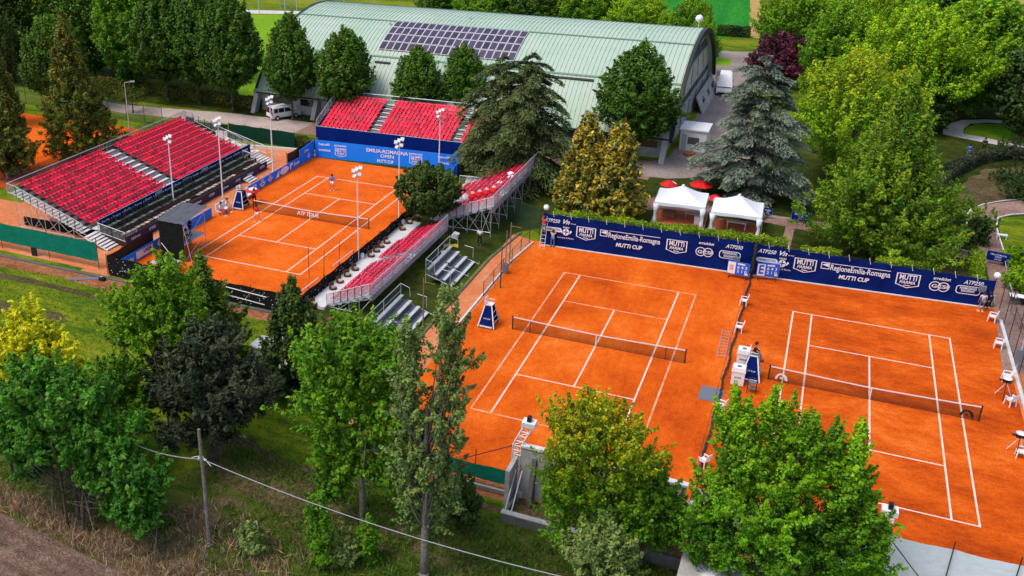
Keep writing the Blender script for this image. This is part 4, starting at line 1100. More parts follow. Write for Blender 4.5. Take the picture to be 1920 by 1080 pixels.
# rib edge at each gable
for x0, x1 in ((-.35, -.002), (HL+.002, HL+.45)):
    b = MB()
    for i in range(N):
        y0, z0 = arch_y(i/N); y1, z1 = arch_y((i+1)/N)
        b.hexa([(x0, y0-46, z0-.45), (x1, y0-46, z0-.45), (x1, y1-46, z1-.45), (x0, y1-46, z1-.45)], [(x0, y0-46, z0+.12), (x1, y0-46, z0+.12), (x1, y1-46, z1+.12), (x0, y1-46, z1+.12)])
    b.build('verge', M_DARKTRIM, hall)
# gable wall, right: glazed and sheeted in bands
def gable(x, sgn):
    bands = [(0, 3.2, M_CONC), (3.2, 4.6, M_DARKTRIM), (4.6, 7.6, M_GABLE), (7.6, 9.4, M_DECKD), (9.4, 11.3, M_GABLE)]
    for z0, z1, m in bands:
        K = 24; b = MB()
        def half(z):
            v = 24**2-(z+12.3)**2
            return math.sqrt(max(v, .01))-.3
        h0, h1 = min(half(z0), 18.6), min(half(z1), 18.6)
        ym = 66-46
        for j in range(K):
            a = -1+2*j/K; c = -1+2*(j+1)/K
            b.quad((x, ym+a*h0, z0), (x, ym+c*h0, z0), (x, ym+c*h1, z1), (x, ym+a*h1, z1))
        b.build('gable_band', m, hall)
        for j in range(1, 6):
            a = -1+2*j/6
            MB().tube([(x+sgn*.06, ym+a*h0, z0+.02), (x+sgn*.06, ym+a*h1, z1-.02)], .035, 4).build('mullion', M_DECKD, hall)
    for z in (3.2, 4.6, 7.6, 9.4):
        h = half(z)
        MB().box(x-.02 if sgn < 0 else x, ym-h, z-.09, x+sgn*.16 if sgn > 0 else x, ym+h, z+.09).build('transom', M_STEEL, hall)
gable(HL-.6, 1); gable(.6, -1)
# buttress feet and low wall between
for i, x in enumerate([.1, 9.2, 18.2, 27.3, 36.4, 45.5, 54.3]):
    for s in (0, 1):
        yf = (-.2 if s == 0 else 40.2); yt = (2.6 if s == 0 else 37.4); sg = 1 if s == 0 else -1
        MB().hexa([(x-.3, min(yf, yf+sg*1.0), 0), (x+.3, min(yf, yf+sg*1.0), 0), (x+.3, max(yf, yf+sg*1.0), 0), (x-.3, max(yf, yf+sg*1.0), 0)],
                  [(x-.3, min(yt-sg*1.3, yt), 3.0), (x+.3, min(yt-sg*1.3, yt), 3.0), (x+.3, max(yt-sg*1.3, yt), 3.0), (x-.3, max(yt-sg*1.3, yt), 3.0)]).build('buttress', M_CONC, hall)
MB().box(.4, 1.9, 0, HL-.65, 2.1, 2.75).build('side_wall', M_CONC, hall)
MB().box(0, 1.0, 2.45, HL, 1.25, 2.62).build('gutter', M_DARKTRIM, hall)
for i in range(12):
    MB().box(2.0+4.4*i, 1.84, 1.2, 5.0+4.4*i, 1.897, 2.2).build('side_window', M_GLASS, hall)
# solar panels
cols, rows = 19, 4
s0, s1 = None, None
def s_at(y):
    lo, hi = 0, .5
    for _ in range(40):
        m = (lo+hi)/2
        if arch_y(m)[0] < y: lo = m
        else: hi = m
    return lo
sa, sb = s_at(53.6), s_at(59.9)
pm = None
for r in range(rows):
    u0 = sa+(sb-sa)*(r+.03)/rows; u1 = sa+(sb-sa)*(r+.97)/rows
    ya, za = arch_y(u0); yb_, zb_ = arch_y(u1)
    L = math.hypot(yb_-ya, zb_-za); tl = math.atan2(zb_-za, yb_-ya)
    pmesh = MB().box(-.47, 0, .0, .47, L, .05).mesh('solar_panel'); pmesh.materials.append(M_SOLARF)
    cmesh = MB().box(-.42, .06, .052, .42, L-.06, .058).mesh('cells'); cmesh.materials.append(M_SOLAR)
    for c in range(cols):
        X_ = 76-60.3+c*.985
        p = link('solar_panel', pmesh, None, hall, (X_, ya-46, za+.16), (tl, 0, 0))
        link('cells', cmesh, None, p)
for xx in (11.3+4.2, 0):
    pass
for (x0, x1, yy) in ((15.6, 17.8, 51.7), (38.5, 44.5, 52.0), (45.2, 47.0, 50.6), (28.5, 33, 52.2)):
    s = s_at(yy); y0, z0 = arch_y(s); y1, z1 = arch_y(s+.006)
    MB().hexa([(x0, y0-46, z0+.02), (x1, y0-46, z0+.02), (x1, y1-46, z1+.02), (x0, y1-46, z1+.02)], [(x0, y0-46-.1, z0+.16), (x1, y0-46-.1, z0+.16), (x1, y1-46-.1, z1+.16), (x0, y1-46-.1, z1+.16)]).build('roof_vent', M_DARKTRIM, hall)
for x0, yy in ((14.6, 59), (24.7, 63), (47, 64.5)):
    s = s_at(yy); y0, z0 = arch_y(s)
    MB().tube([(x0, y0-46, z0), (x0, y0-46, z0+.35)], .12, 8).build('roof_outlet', M_STEEL, hall)
lm = thing('globe_lamp', 'white globe lamp on a short pole above the hall gable', 'lamp', (-21.6, 64.3, 11.6))
MB().tube([(0, 0, 0), (0, 0, 1.5)], .05, 6).build('pole', M_WHITE, lm)
MB().lathe([(.02, 0), (.35, .15), (.5, .5), (.35, .85), (.02, 1.0)], 12).build('globe', M_WPLAST, lm, (0, 0, 1.4), smooth=True)
# sloping parapet wall with dark slit windows along the gable
an = thing('annexe_wall', 'leaning concrete wall with dark slit openings along the hall gable', 'wall', (-20.5, 70.0, 0))
def sl(v, w, z): return (-.46*z+w, v, z)
for i in range(8):
    v0 = i*2.3+.004; v1 = (i+1)*2.3-.004
    if i % 2:
        for za, zb in ((0, .75), (1.55, 2.2)):
            MB().hexa([sl(v0, 0, za), sl(v0, .22, za), sl(v1, .22, za), sl(v1, 0, za)][::1], [sl(v0, 0, zb), sl(v0, .22, zb), sl(v1, .22, zb), sl(v1, 0, zb)]).build('panel', M_CONC, an)
        MB().hexa([sl(v0, .02, .753), sl(v0, .1, .753), sl(v1, .1, .753), sl(v1, .02, .753)], [sl(v0, .02, 1.547), sl(v0, .1, 1.547), sl(v1, .1, 1.547), sl(v1, .02, 1.547)]).build('window', M_GLASS, an)
    else: MB().hexa([sl(v0, 0, 0), sl(v0, .22, 0), sl(v1, .22, 0), sl(v1, 0, 0)], [sl(v0, 0, 2.2), sl(v0, .22, 2.2), sl(v1, .22, 2.2), sl(v1, 0, 2.2)]).build('panel', M_CONC, an)
sh = thing('service_hut', 'small white service hut at the foot of the hall gable', 'hut', (-20.7, 52.2, 0))
MB().box(0, 0, 0, 3.0, 3.6, 2.5).build('wall', M_WHITE, sh)
MB().box(-.15, -.15, 2.503, 3.15, 3.75, 2.65).build('roof', M_WPLAST, sh)
MB().box(.9, -.06, .9, 2.2, -.003, 1.7).build('grille', M_DECKD, sh)
MB().box(.2, -.04, .0, .75, -.003, 2.0).build('door', M_DECK, sh)
pt = thing('round_mat', 'round terracotta tub cover on the gravel by the white hut', 'tub', (-19.2, 50.6, 0))
MB().lathe([(.65, 0), (.7, .3), (.62, .36), (.1, .38)], 14).build('tub', M_TERRA, pt)
ac = thing('air_unit', 'white air-conditioning unit on the hall wall beside the yellow magnolia', 'air unit', (-30.6, 47.3, 1.2))
MB().box(-.6, -.5, 0, .6, 0, 1.1).build('case', M_WPLAST, ac); MB().lathe([(.4, 0), (.4, .03), (.05, .04)], 12).build('fan_grille', M_DARKTRIM, ac, (0, -.50, .55), (PI/2, 0, 0))

# ================================================================== vehicles
def vehicle(label, loc, rotz, L, Wd, prof, glass_side, cat='car', rails=False, win_rear=True, body=M_WHITE):
    """prof: side outline (x, z) from the rear bumper over the roof to the front; glass_side: list of side window outlines"""
    t = thing('car' if cat != 'van' else 'van', label, cat, loc, rotz)
    hw = Wd/2
    belt = .95
    b = MB(); n = len(prof)
    def inset(z): return 0 if z <= belt else (z-belt)*.17
    def nose(x): return max(0, (abs(x)-L/2+.35))*.35
    secs = []
    for sy in (-1, 1):
        k = len(b.v)
        for x, z in prof: b.v.append((x, sy*(hw-inset(z)-nose(x)), z))
        secs.append(k)
    for i in range(n):
        j = (i+1) % n
        b.f.append((secs[0]+j, secs[0]+i, secs[1]+i, secs[1]+j))
    b.f.append(tuple(secs[0]+i for i in range(n))); b.f.append(tuple(secs[1]+i for i in reversed(range(n))))
    o = b.build('body', body, t)
    bv = o.modifiers.new('bevel', 'BEVEL'); bv.width = .05; bv.segments = 2; bv.limit_method = 'ANGLE'
    for sy in (-1, 1):
        for g in glass_side:
            m = MB(); pts = [(x, sy*(hw-inset(z)+.012), z) for x, z in g]
            if sy > 0: pts.reverse()
            m.poly(pts); m.build('side_window', M_GLASS, t)
        MB().box(-L/2+.4, sy*hw-.02, .25, L/2-.5, sy*hw+.02, .38).build('sill_trim', M_RUBBER, t)
        MB().box(L*.22, sy*(hw+.02)-.08, .95, L*.22+.12, sy*(hw+.02)+.08, 1.1).build('mirror', M_BLACKP, t)
    # front and rear screens follow the outline
    up = [p for p in prof if p[1] > belt-.01]
    def screen_(p, q, nm):
        ins0, ins1 = inset(p[1])+.12, inset(q[1])+.12
        dx = .02 if p[0] > 0 else -.02
        MB().poly([(p[0]*.97+q[0]*.03+dx, -(hw-ins0), p[1]+.04), (p[0]*.97+q[0]*.03+dx, hw-ins0, p[1]+.04), (q[0]+dx, hw-ins1, q[1]-.04), (q[0]+dx, -(hw-ins1), q[1]-.04)][::1 if p[0] > 0 else -1]).build(nm, M_GLASS, t)
    screen_(up[-1], up[-2], 'windscreen'); screen_(up[0], up[1], 'rear_window')
    for x in (-L*.31, L*.31):
        for sy in (-1, 1):
            w = MB().lathe([(.18, -.1), (.32, -.1), (.33, 0), (.32, .1), (.18, .1)], 16).build('wheel', M_RUBBER, t, (x, sy*(hw-.08), .33), (PI/2, 0, 0))
            MB().lathe([(.02, -.112), (.19, -.105), (.19, .105), (.02, .112)], 10).build('rim', M_STEEL, w)
    for sy in (-1, 1):
        MB().cbox(L/2-.07, sy*(hw-.30), .66, .12, .32, .16).build('headlight', M_WPLAST, t)
        MB().cbox(-L/2+.05, sy*(hw-.12), .75, .10, .16, .45).build('tail_light', M_REDCL, t)
    MB().cbox(-L/2-.005, 0, .34, .08, Wd*.7, .16).build('bumper', M_RUBBER, t)
    MB().cbox(L/2-.02, 0, .30, .08, Wd*.7, .22).build('bumper', M_RUBBER, t)
    if rails:
        zt = max(z for _, z in prof)
        for sy in (-1, 1): MB().tube([(-L*.36, sy*(hw-.25), zt+.0), (-L*.34, sy*(hw-.25), zt+.08), (L*.08, sy*(hw-.25), zt+.08), (L*.1, sy*(hw-.25), zt)], .025, 5).build('roof_rail', M_DARKTRIM, t)
    return t
mp = [(-2.15, .28), (-2.2, .62), (-2.15, .95), (-1.95, 1.72), (-.0+.35, 1.80), (1.15, 1.02), (1.95, .86), (2.15, .62), (2.15, .28)]
vehicle('white family van with black roof rails parked under the trees by the path', (-70.8, 45.4, 0), 1.0, 4.35, 1.8, [(x, z) if z != 1.02 else (x, 1.02) for x, z in mp],
        [[(-1.85, 1.05), (-1.25, 1.05), (-1.25, 1.55), (-1.75, 1.55)], [(-1.15, 1.05), (-.35, 1.05), (-.35, 1.58), (-1.15, 1.58)], [(-.25, 1.05), (.85, 1.05), (.42, 1.55), (-.25, 1.60)]], 'car', True)
vp = [(-2.6, .3), (-2.6, .95), (-2.55, 2.25), (.9, 2.35), (1.75, 1.2), (2.45, 1.0), (2.6, .6), (2.6, .3)]
vehicle('large white delivery van parked nose down the yard beside the hall', (-19.3, 84.3, 0), -PI/2+.08, 6.0, 2.3, [(x*1.13, z*1.12) for x, z in vp], [[(.25, 1.4), (1.6, 1.4), (.95, 2.15), (.25, 2.2)]], 'van')

# ================================================================== floodlight masts
def floodlight(x, y, h, label, lamps, kind='cluster', m=M_WHITE, face=0.0, r=.075):
    t = thing('floodlight_mast', label, 'floodlight', (x, y, 0), face)
    MB().tube([(0, 0, 0), (0, 0, h*.5), (0, 0, h)], r, 8, r2=r*.65).build('mast', m, t)
    MB().lathe([(.2, 0), (.2, .06), (.1, .12)], 8).build('base', M_CONC, t)
    if kind == 'cluster':
        b = MB(); b.tube([(-.45, 0, h-.1), (.45, 0, h+.35)], .03, 4); b.tube([(-.35, 0, h-.55), (.4, 0, h-.25)], .03, 4); b.build('bracket', M_STEEL, t)
        for (dx, dz, yw, tl) in lamps:
            p = MB().hexa([(-.20, -.12, -.22), (.20, -.12, -.22), (.20, .08, -.22), (-.20, .08, -.22)], [(-.24, -.16, .22), (.24, -.16, .22), (.14, .12, .2), (-.14, .12, .2)]).build('lamp_head', M_LAMP, t, (dx*.85, -.08, h+dz*.85), (tl, .15, yw)); p.scale = (.78, .78, .78)
            MB().box(-.19, -.165, -.17, .19, -.145, .19).build('lamp_glass', M_WPLAST, p)
    else:
        MB().tube([(-.02, 0, h), (.75, 0, h+.10)], .035, 5).build('arm', m, t)
        p = MB().cbox(.95, 0, h+.04, .55, .28, .14).build('lamp_head', m, t)
        MB().cbox(.95, 0, h+.02, .45, .22, .015).build('lamp_glass', M_WPLAST, p)
    return t
cl = [(-.38, .05, .5, -.5), (.05, .30, -.2, -.4), (.40, .48, .3, -.5), (-.20, -.45, -.3, -.6), (.28, -.20, .4, -.5)]
floodlight(*(-63.71, 10.92), 7.23, 'floodlight mast rising from the box seats, nearest of three by the left grandstand', cl[:3]+cl[4:])
floodlight(*(-60.98, 15.57), 8.18, 'floodlight mast on the clay, second along the left grandstand', cl)
floodlight(*(-60.66, 25.24), 8.14, 'floodlight mast at the far left corner of the centre court', cl, r=.085)
floodlight(*(-41.03, 6.5), 8.39, 'tall white floodlight mast standing nearest at the right of the centre court', cl)
floodlight(*(-41.08, 15.52), 8.43, 'white floodlight mast halfway along the right of the centre court', cl)
floodlight(*(-43.77, 32.82), 6.71, 'white floodlight mast in front of the far red grandstand', cl[:4])
floodlight(*(-85.48, 20.56), 6.38, 'grey street-type light in front of the reddish conifer', None, 'arm', M_STEEL, .6)
floodlight(*(-85.31, 31.63), 6.29, 'grey street-type light on the lawn left of the path', None, 'arm', M_STEEL, .6)
floodlight(*(-85.95, 11.27), 6.3, 'grey street-type light at the left edge beside the dark conifer', None, 'arm', M_STEEL, .6)
for i, (px, py, ty) in enumerate([(955,462,385),(793,610,500),(938,545,440)]):
    x, y = [(-28.8, 11.61), (-31.11, -2.7), (-27.97, 6.57)][i]; h = [3.9, 4.2, 3.7][i]
    t = thing('lamp_post', ['rusty steel post between the grass and the side path', 'pale wooden post beside the near bleacher', 'brown post beside the far bleacher'][i], 'post', (x, y, 0))
    MB().tube([(0, 0, 0), (0, 0, h)], .06, 7, r2=.045).build('pole', [M_WOOD, M_WOOD, M_BARK][i], t)
    MB().tube([(-.1, 0, h-.3), (.9, 0, h-.35)], .025, 4).build('crossbar', M_WOOD, t)
t = thing('junction_box', 'grey electrical box standing by the left fence of the middle court', 'electrical box', (*(-17.12, 1.24), 0)) if False else thing('junction_box', 'grey electrical box standing by the left fence of the middle court', 'electrical box', (*(-28.54, 9.61), 0))
MB().cbox(0, 0, .1, .45, .35, .8).build('cabinet', M_GREYCL, t); MB().cbox(0, 0, 0, .3, .25, .1).build('plinth', M_CONC, t); MB().tube([(0, 0, .9), (0, 0, 3.9)], .04, 6).build('conduit', M_WOOD, t)
t = thing('lamp_post', 'white-topped lamp post with grey cabinet beside the right-hand path', 'lamp post', (*(9.5, 8.85), 0))
MB().tube([(0, 0, 0), (0, 0, 5.5)], .06, 7).build('pole', M_STEEL, t); MB().cbox(0, -.05, .55, .5, .35, .95).build('cabinet', M_GREYCL, t)
for i, (px, py) in enumerate([(1022, 408), (1866, 530)]):
    x, y = [(-27.3, 17.35), (8.75, 19.25)][i]; h = [3.3, 2.45][i]
    t = thing('globe_lamp', ['white globe lamp at the left end of the navy banner', 'white round lamp at the right end of the navy banner'][i], 'lamp', (x, y, 0))
    MB().tube([(0, 0, 0), (0, 0, h)], .04, 6).build('pole', M_DARKTRIM, t)
    MB().lathe([(.02, 0), (.2, .08), (.27, .27), (.2, .46), (.02, .54)], 12).build('globe', M_WPLAST, t, (0, 0, h), smooth=True)

# ================================================================== wooden utility pole and cable, foreground
up = thing('utility_pole', 'weathered wooden utility pole standing in the rough grass', 'utility pole', (-31.93, -30.46, 0))
MB().tube([(0, 0, -.1), (.02, 0, 3.6), (-.05, .02, 7.3)], .13, 9, r2=.085).build('pole', M_BARKP, up)
b = MB(); b.tube([(-.55, -.1, 5.55), (.0, 0, 5.75), (.6, -.1, 5.35)], .02, 4); b.tube([(-.3, 0, 5.4), (.3, 0, 5.6)], .02, 4); b.build('cable_bracket', M_STEEL, up)
for s in (-.18, .18): MB().lathe([(.03, 0), (.06, .05), (.03, .12)], 7, (s, 0, 5.5)).build('insulator', M_WPLAST, up)
def cable(p, q, sag, r, label, m=M_CABLE, n=24, name='overhead_cable'):
    p = Vector(p); q = Vector(q)
    pts = [p+(q-p)*i/n-Vector((0, 0, sag*4*(i/n)*(1-i/n))) for i in range(n+1)]
    t = MB().tube(pts, r, 6).build(name, m); return tag(t, label, 'cable')
pc = Vector((-31.93, -30.46, 5.55))
qx, qy = (-12.93, -30.72)
cable(pc, (qx, qy, 5.0), .55, .021, 'pale overhead cable sagging from the utility pole across the lawn')
qx, qy = (-35.98, -31.15)
cable(pc, (qx, qy, 5.9), .25, .021, 'pale overhead cable running left from the utility pole into the trees')

# ================================================================== camera tower at the near left corner of the centre court
tw = thing('camera_tower', 'scaffold camera tower with black screens and grey tarpaulin roof', 'camera tower', (-57.4, .3, 0))
b = MB()
W_, D_ = 2.45, 3.3
M_TARP = mat('tarpaulin_grey', (0.10, 0.10, 0.115), .6, .5, 1.5, bump=.6, bscale=4)
for x in (0, W_):
    for y in (0, D_): b.tube([(x, y, 0), (x, y, 3.9 if x == 0 else 3.7)], .035, 5)
for z in (1.6, 2.6):
    for a, c in (((0, 0), (W_, 0)), ((W_, 0), (W_, D_)), ((W_, D_), (0, D_)), ((0, D_), (0, 0))): b.tube([(*a, z), (*c, z)], .028, 4)
b.tube([(W_, 0, .1), (W_, D_, 1.6)], .028, 4); b.tube([(W_, D_, .1), (W_, 0, 2.6)], .028, 4); b.tube([(0, 0, 1.6), (W_, 0, .1)], .028, 4)
b.tube([(W_, 0, 1.6), (W_, D_, 3.6)], .028, 4); b.tube([(W_, 0, 3.6), (W_+1.2, -.6, 0)], .028, 4); b.tube([(-.0, -.03, 1.5), (2.9, -1.3, .1)], .03, 4)
b.build('scaffold_frame', M_STEEL, tw)
MB().box(-.06, -.07, .12, 2.5, -.04, 3.55).build('black_screen', M_BLACK, tw)
MB().box(-.07, -.03, .12, -.045, D_, 3.55).build('black_screen', M_BLACK, tw)
MB().box(.05, .05, 1.52, W_-.05, D_-.05, 1.58).build('platform', M_DECK, tw)
MB().grid(lambda u, v: (-.15+u*(W_+.35), -.15+v*(D_+.7), 3.62+.35*math.sin(v*PI*.5)-.12*math.sin(u*PI)*math.sin(v*PI)+.02*math.sin(u*25)), 20, 14).build('tarpaulin', M_TARP, tw, smooth=True)
pl = thing('low_platform', 'small grey scaffold deck in front of the camera tower', 'platform', (-56.6, -2.6, 0))
MB().box(0, 0, .75, 2.4, 1.5, .82).build('deck', M_DECK, pl)
b = MB()
for x in (.05, 2.35):
    for y in (.05, 1.45): b.tube([(x, y, 0), (x, y, .75)], .03, 5)
b.tube([(.05, .05, .1), (2.35, .05, .7)], .025, 4); b.build('leg_frame', M_STEEL, pl)

# ================================================================== umpire chairs
def umpire(x, y, rz, label, sc=1.0):
    t = thing('umpire_chair', label, 'umpire chair', (x, y, 0), rz)
    b = MB()
    for sx in (-1, 1):
        for sy in (-1, 1): b.tube([(sx*.62, sy*.72, 0), (sx*.27, sy*.30, 1.75)], .03, 5)
    for z in (.4, .8, 1.2): 
        k = 1-z/1.75*.56
        b.tube([(.62*k, -.72*k, z), (.62*k, .72*k, z)], .022, 4)
    b.build('frame', M_WHITE, t)
    for sx in (-1,):
        pass
    # navy cloth on three sides
    for (a, c) in (((-1, -1), (1, -1)), ((-1, 1), (-1, -1)), ((1, 1), (-1, 1))):
        e = .03
        MB().poly([(a[0]*(.62+e), a[1]*(.72+e), .08), (c[0]*(.62+e), c[1]*(.72+e), .08), (c[0]*(.27+e), c[1]*(.30+e), 1.7), (a[0]*(.27+e), a[1]*(.30+e), 1.7)]).build('side_cloth', M_NAVY, t)
    b = MB()
    for sx in (-1, 1): b.hexa([(sx*.64-.045, -.785, .1), (sx*.64+.045, -.785, .1), (sx*.64+.045, -.77, .1), (sx*.64-.045, -.77, .1)], [(sx*.29-.045, -.36, 1.7), (sx*.29+.045, -.36, 1.7), (sx*.29+.045, -.345, 1.7), (sx*.29-.045, -.345, 1.7)])
    b.build('white_edge', M_WHITE, t)
    MB().box(-.5, -.80, .12, .5, -.77, .24).build('white_band', M_PRINT, t)
    tl = math.atan2(1.65, .42)
    lettering('ATP TOUR', .12, .55, (0, -.62, .72), (tl, 0, 0), M_PRINT, t, italic=.2)
    MB().box(-.3, -.3, 1.75, .3, .3, 1.82).build('seat', M_WPLAST, t)
    MB().box(-.3, -.33, 1.83, -.26, .33, 2.35).build('backrest', M_WPLAST, t)
    for yy in (-.32, .32): MB().tube([(-.28, yy, 2.05), (.3, yy, 2.05)], .025, 4).build('armrest', M_WHITE, t)
    return t
umpire(-57.75, 14.05, 0, 'navy-clad umpire chair by the net of the centre court')
umpire(-26.7, -.1, 0, 'navy-clad umpire chair half hidden behind the poplar, middle court')
umpire(-7.55, -.15, 0, 'navy-clad umpire chair with seated umpire, right-hand court')
for k, (x, y, lab) in enumerate([(-8.25, 1.4, 'white drinks cooler behind the umpire of the right-hand court'), (-8.3, -1.35, 'white drinks cooler nearest the maple, beside the umpire chair')]):
    t = thing('drinks_cooler', lab, 'cooler', (x, y, 0))
    MB().box(-.42, -.36, 0, .42, .36, 1.0).build('cabinet', M_WPLAST, t)
    MB().hexa([(-.46, -.40, 1.003), (.46, -.40, 1.003), (.46, .40, 1.003), (-.46, .40, 1.003)], [(-.42, -.34, 1.3), (.42, -.34, 1.3), (.42, .38, 1.3), (-.42, .38, 1.3)]).build('lid', M_WPLAST, t)
    lettering('acqua', .14, .45, (0, -.365, .55), FACE_S, M_NAVY, t, bold=.02)
    MB().lathe([(.16, 0), (.16, .01)], 10, (0, 0, 1.302)).build('lid_ring', M_GREYCL, t)
t = thing('towel_rack', 'dark two-tier rack standing near the maple on the right-hand court', 'rack', (-7.3, -2.3, 0))
b = MB()
for x in (-.28, .28):
    b.tube([(x, -.2, 0), (x, -.2, 1.0)], .02, 4); b.tube([(x, .2, 0), (x, .2, 1.0)], .02, 4)
b.tube([(-.28, -.2, 1.0), (.28, -.2, 1.0)], .02, 4); b.tube([(-.28, .2, 1.0), (.28, .2, 1.0)], .02, 4); b.build('frame', M_BLACKP, t)
MB().box(-.26, -.19, .35, .26, .19, .40).build('shelf', M_GREYCL, t); MB().box(-.26, -.19, .75, .26, .19, .80).build('shelf', M_GREYCL, t)
# bench and towels at the centre court
t = thing('player_bench', 'white player bench with red towel left of the centre court umpire chair', 'bench', (-58.6, 12.0, 0))
MB().box(-.3, -.8, .38, .3, .8, .46).build('seat', M_WPLAST, t); MB().box(-.38, -.8, .46, -.3, .8, 1.1).build('backrest', M_WPLAST, t)
MB().box(-.25, -.6, 0, -.2, -.5, .38).box(.2, -.6, 0, .25, -.5, .38).box(-.25, .5, 0, -.2, .6, .38).box(.2, .5, 0, .25, .6, .38).build('leg', M_WPLAST, t)
MB().grid(lambda u, v: (-.05+u*.5, -.75+v*.7, .49+.03*math.sin(u*6)*math.cos(v*5)-.25*max(0, u-.7)), 8, 8).build('red_towel', M_REDCL, t)
t = thing('player_bench', 'white player bench far of the centre court umpire chair', 'bench', (-58.6, 16.6, 0))
MB().box(-.3, -.7, .38, .3, .7, .46).build('seat', M_WPLAST, t); MB().box(-.38, -.7, .46, -.3, .7, 1.0).build('backrest', M_WPLAST, t); MB().box(-.25, -.6, 0, -.2, .6, .38).build('leg', M_WPLAST, t)
t = thing('parasol', 'small red and white parasol held over the bench by the net post', 'parasol', (-57.3, 15.6, 0))
MB().tube([(0, 0, 0), (0, 0, 1.7)], .025, 5).build('pole', M_DARKTRIM, t); MB().lathe([(.75, 1.35), (.7, 1.4), (.3, 1.62), (.02, 1.72)], 10).build('canopy', M_REDCL, t); MB().lathe([(.45, 1.56), (.3, 1.64), (.02, 1.74)], 10).build('canopy_top', M_WPLAST, t)

# ================================================================== white plastic chairs
def plastic_chair(label, cat='chair', group=None):
    t = thing('plastic_chair', label, cat, (0, 0, 0), 0, group)
    MB().hexa([(-.24, -.24, .40), (.24, -.24, .40), (.24, .24, .40), (-.24, .24, .40)], [(-.25, -.25, .44), (.25, -.25, .44), (.25, .25, .44), (-.25, .25, .44)]).build('seat', M_WPLAST, t)
    b = MB()
    for y in (-.2, -.07, .07, .2): b.hexa([(-.25, y-.04, .44), (-.22, y-.04, .44), (-.22, y+.04, .44), (-.25, y+.04, .44)], [(-.36, y-.04, .86), (-.33, y-.04, .86), (-.33, y+.04, .86), (-.36, y+.04, .86)])
    b.hexa([(-.37, -.26, .84), (-.32, -.26, .84), (-.32, .26, .84), (-.37, .26, .84)], [(-.38, -.24, .92), (-.34, -.24, .92), (-.34, .24, .92), (-.38, .24, .92)]); b.build('backrest', M_WPLAST, t)
    for x in (-.22, .22):
        for y in (-.22, .22): MB().hexa([(x*1.15-.03, y*1.15-.03, 0), (x*1.15+.03, y*1.15-.03, 0), (x*1.15+.03, y*1.15+.03, 0), (x*1.15-.03, y*1.15+.03, 0)], [(x-.03, y-.03, .4), (x+.03, y-.03, .4), (x+.03, y+.03, .4), (x-.03, y+.03, .4)]).build('leg', M_WPLAST, t)
    for y in (-.26, .26): MB().box(-.33, y-.03, .62, .22, y+.03, .66).box(.16, y-.025, .44, .21, y+.025, .62).build('armrest', M_WPLAST, t)
    return t
spots = [(1393,572,PI,'white plastic chair by the divider net, farthest of the middle court side'), (1384,624,PI,'white plastic chair by the divider net above the laid-down ladder'),
         (1318,872,2.6,'white plastic chair at the divider net between the two near trees'), (1856,602,PI-.2,'white plastic chair below the banner corner of the right-hand court'),
         (1870,652,PI-.1,'white plastic chair second down the right fence'), (1885,714,PI,'white plastic chair above the upper camera tripod at the right fence'),
         (1893,762,2.2,'white plastic chair beside the upper camera tripod'), (1912,856,PI,'white plastic chair beside the lower camera tripod at the right edge'), (1352,795,2.8,'white plastic chair at the divider net by the maple top'),
         (1852,575,2.6,'white plastic chair occupied by the line judge at the banner corner'), (742,770,.3,'white plastic chair glimpsed behind the bushy tree')]
pos = [(-9.23, 11.47), (-9.07, 6.53), (-9.08, -12.31), (8.61, 16.4), (8.59, 11.7), (8.57, 6.5), (8.45, 2.99), (8.3, -3.55), (-8.93, -5.53), (8.59, 19.47), (-27.54, -15.95)]
pc0 = None
for (px, py, rz, lab), p in zip(spots, pos):
    if pc0 is None: pc0 = plastic_chair(lab, group='white chairs round the side courts'); pc0.location = (*p, 0.01); pc0.rotation_euler = (0, 0, rz)
    else: dup(pc0, (*p, 0.01), rz, lab)
# ladders
def ladder(label, p, q, rungs, w=.4, m=M_WHITE):
    p = Vector(p); q = Vector(q)
    t = thing('ladder', label, 'ladder', p); d = q-p
    side = d.cross(Vector((0, 0, 1))) if abs(d.normalized().z) < .95 else Vector((1, 0, 0))
    if abs(d.normalized().z) > .5: side = Vector((1, 0, 0))
    side = side.normalized()*w/2
    for s in (-1, 1): MB().tube([s*side, d+s*side], .025, 4).build('stile', m, t)
    for i in range(rungs):
        c = d*(i+.6)/rungs; MB().tube([c-side, c+side], .018, 4).build('rung', m, t)
    return t
ladder('white stepladder leaning at the left end of the navy banner', (-27.2, 16.2, 0), (-27.2, 16.9, 2.3), 7, .45)
ladder('pale ladder lying flat on the clay beside the divider net', (*(-9.74, 1.73), .05), (*(-9.9, 6.34), .05), 9, .55, M_CABLE)
t = tag(MB().box(0, 0, 0, 1.5, 1.9, .02).build('door_mat', M_GREYCL), 'grey mat lying on the clay by the divider net', 'mat'); t.location = (*(-10.48, -4.64), .016)
t = tag(MB().box(0, 0, 0, .12, 1.9, .06).build('white_bar', M_WPLAST), 'short white bar lying beside the grey mat', 'bar'); t.location = (*(-9.23, -4.96), .03)
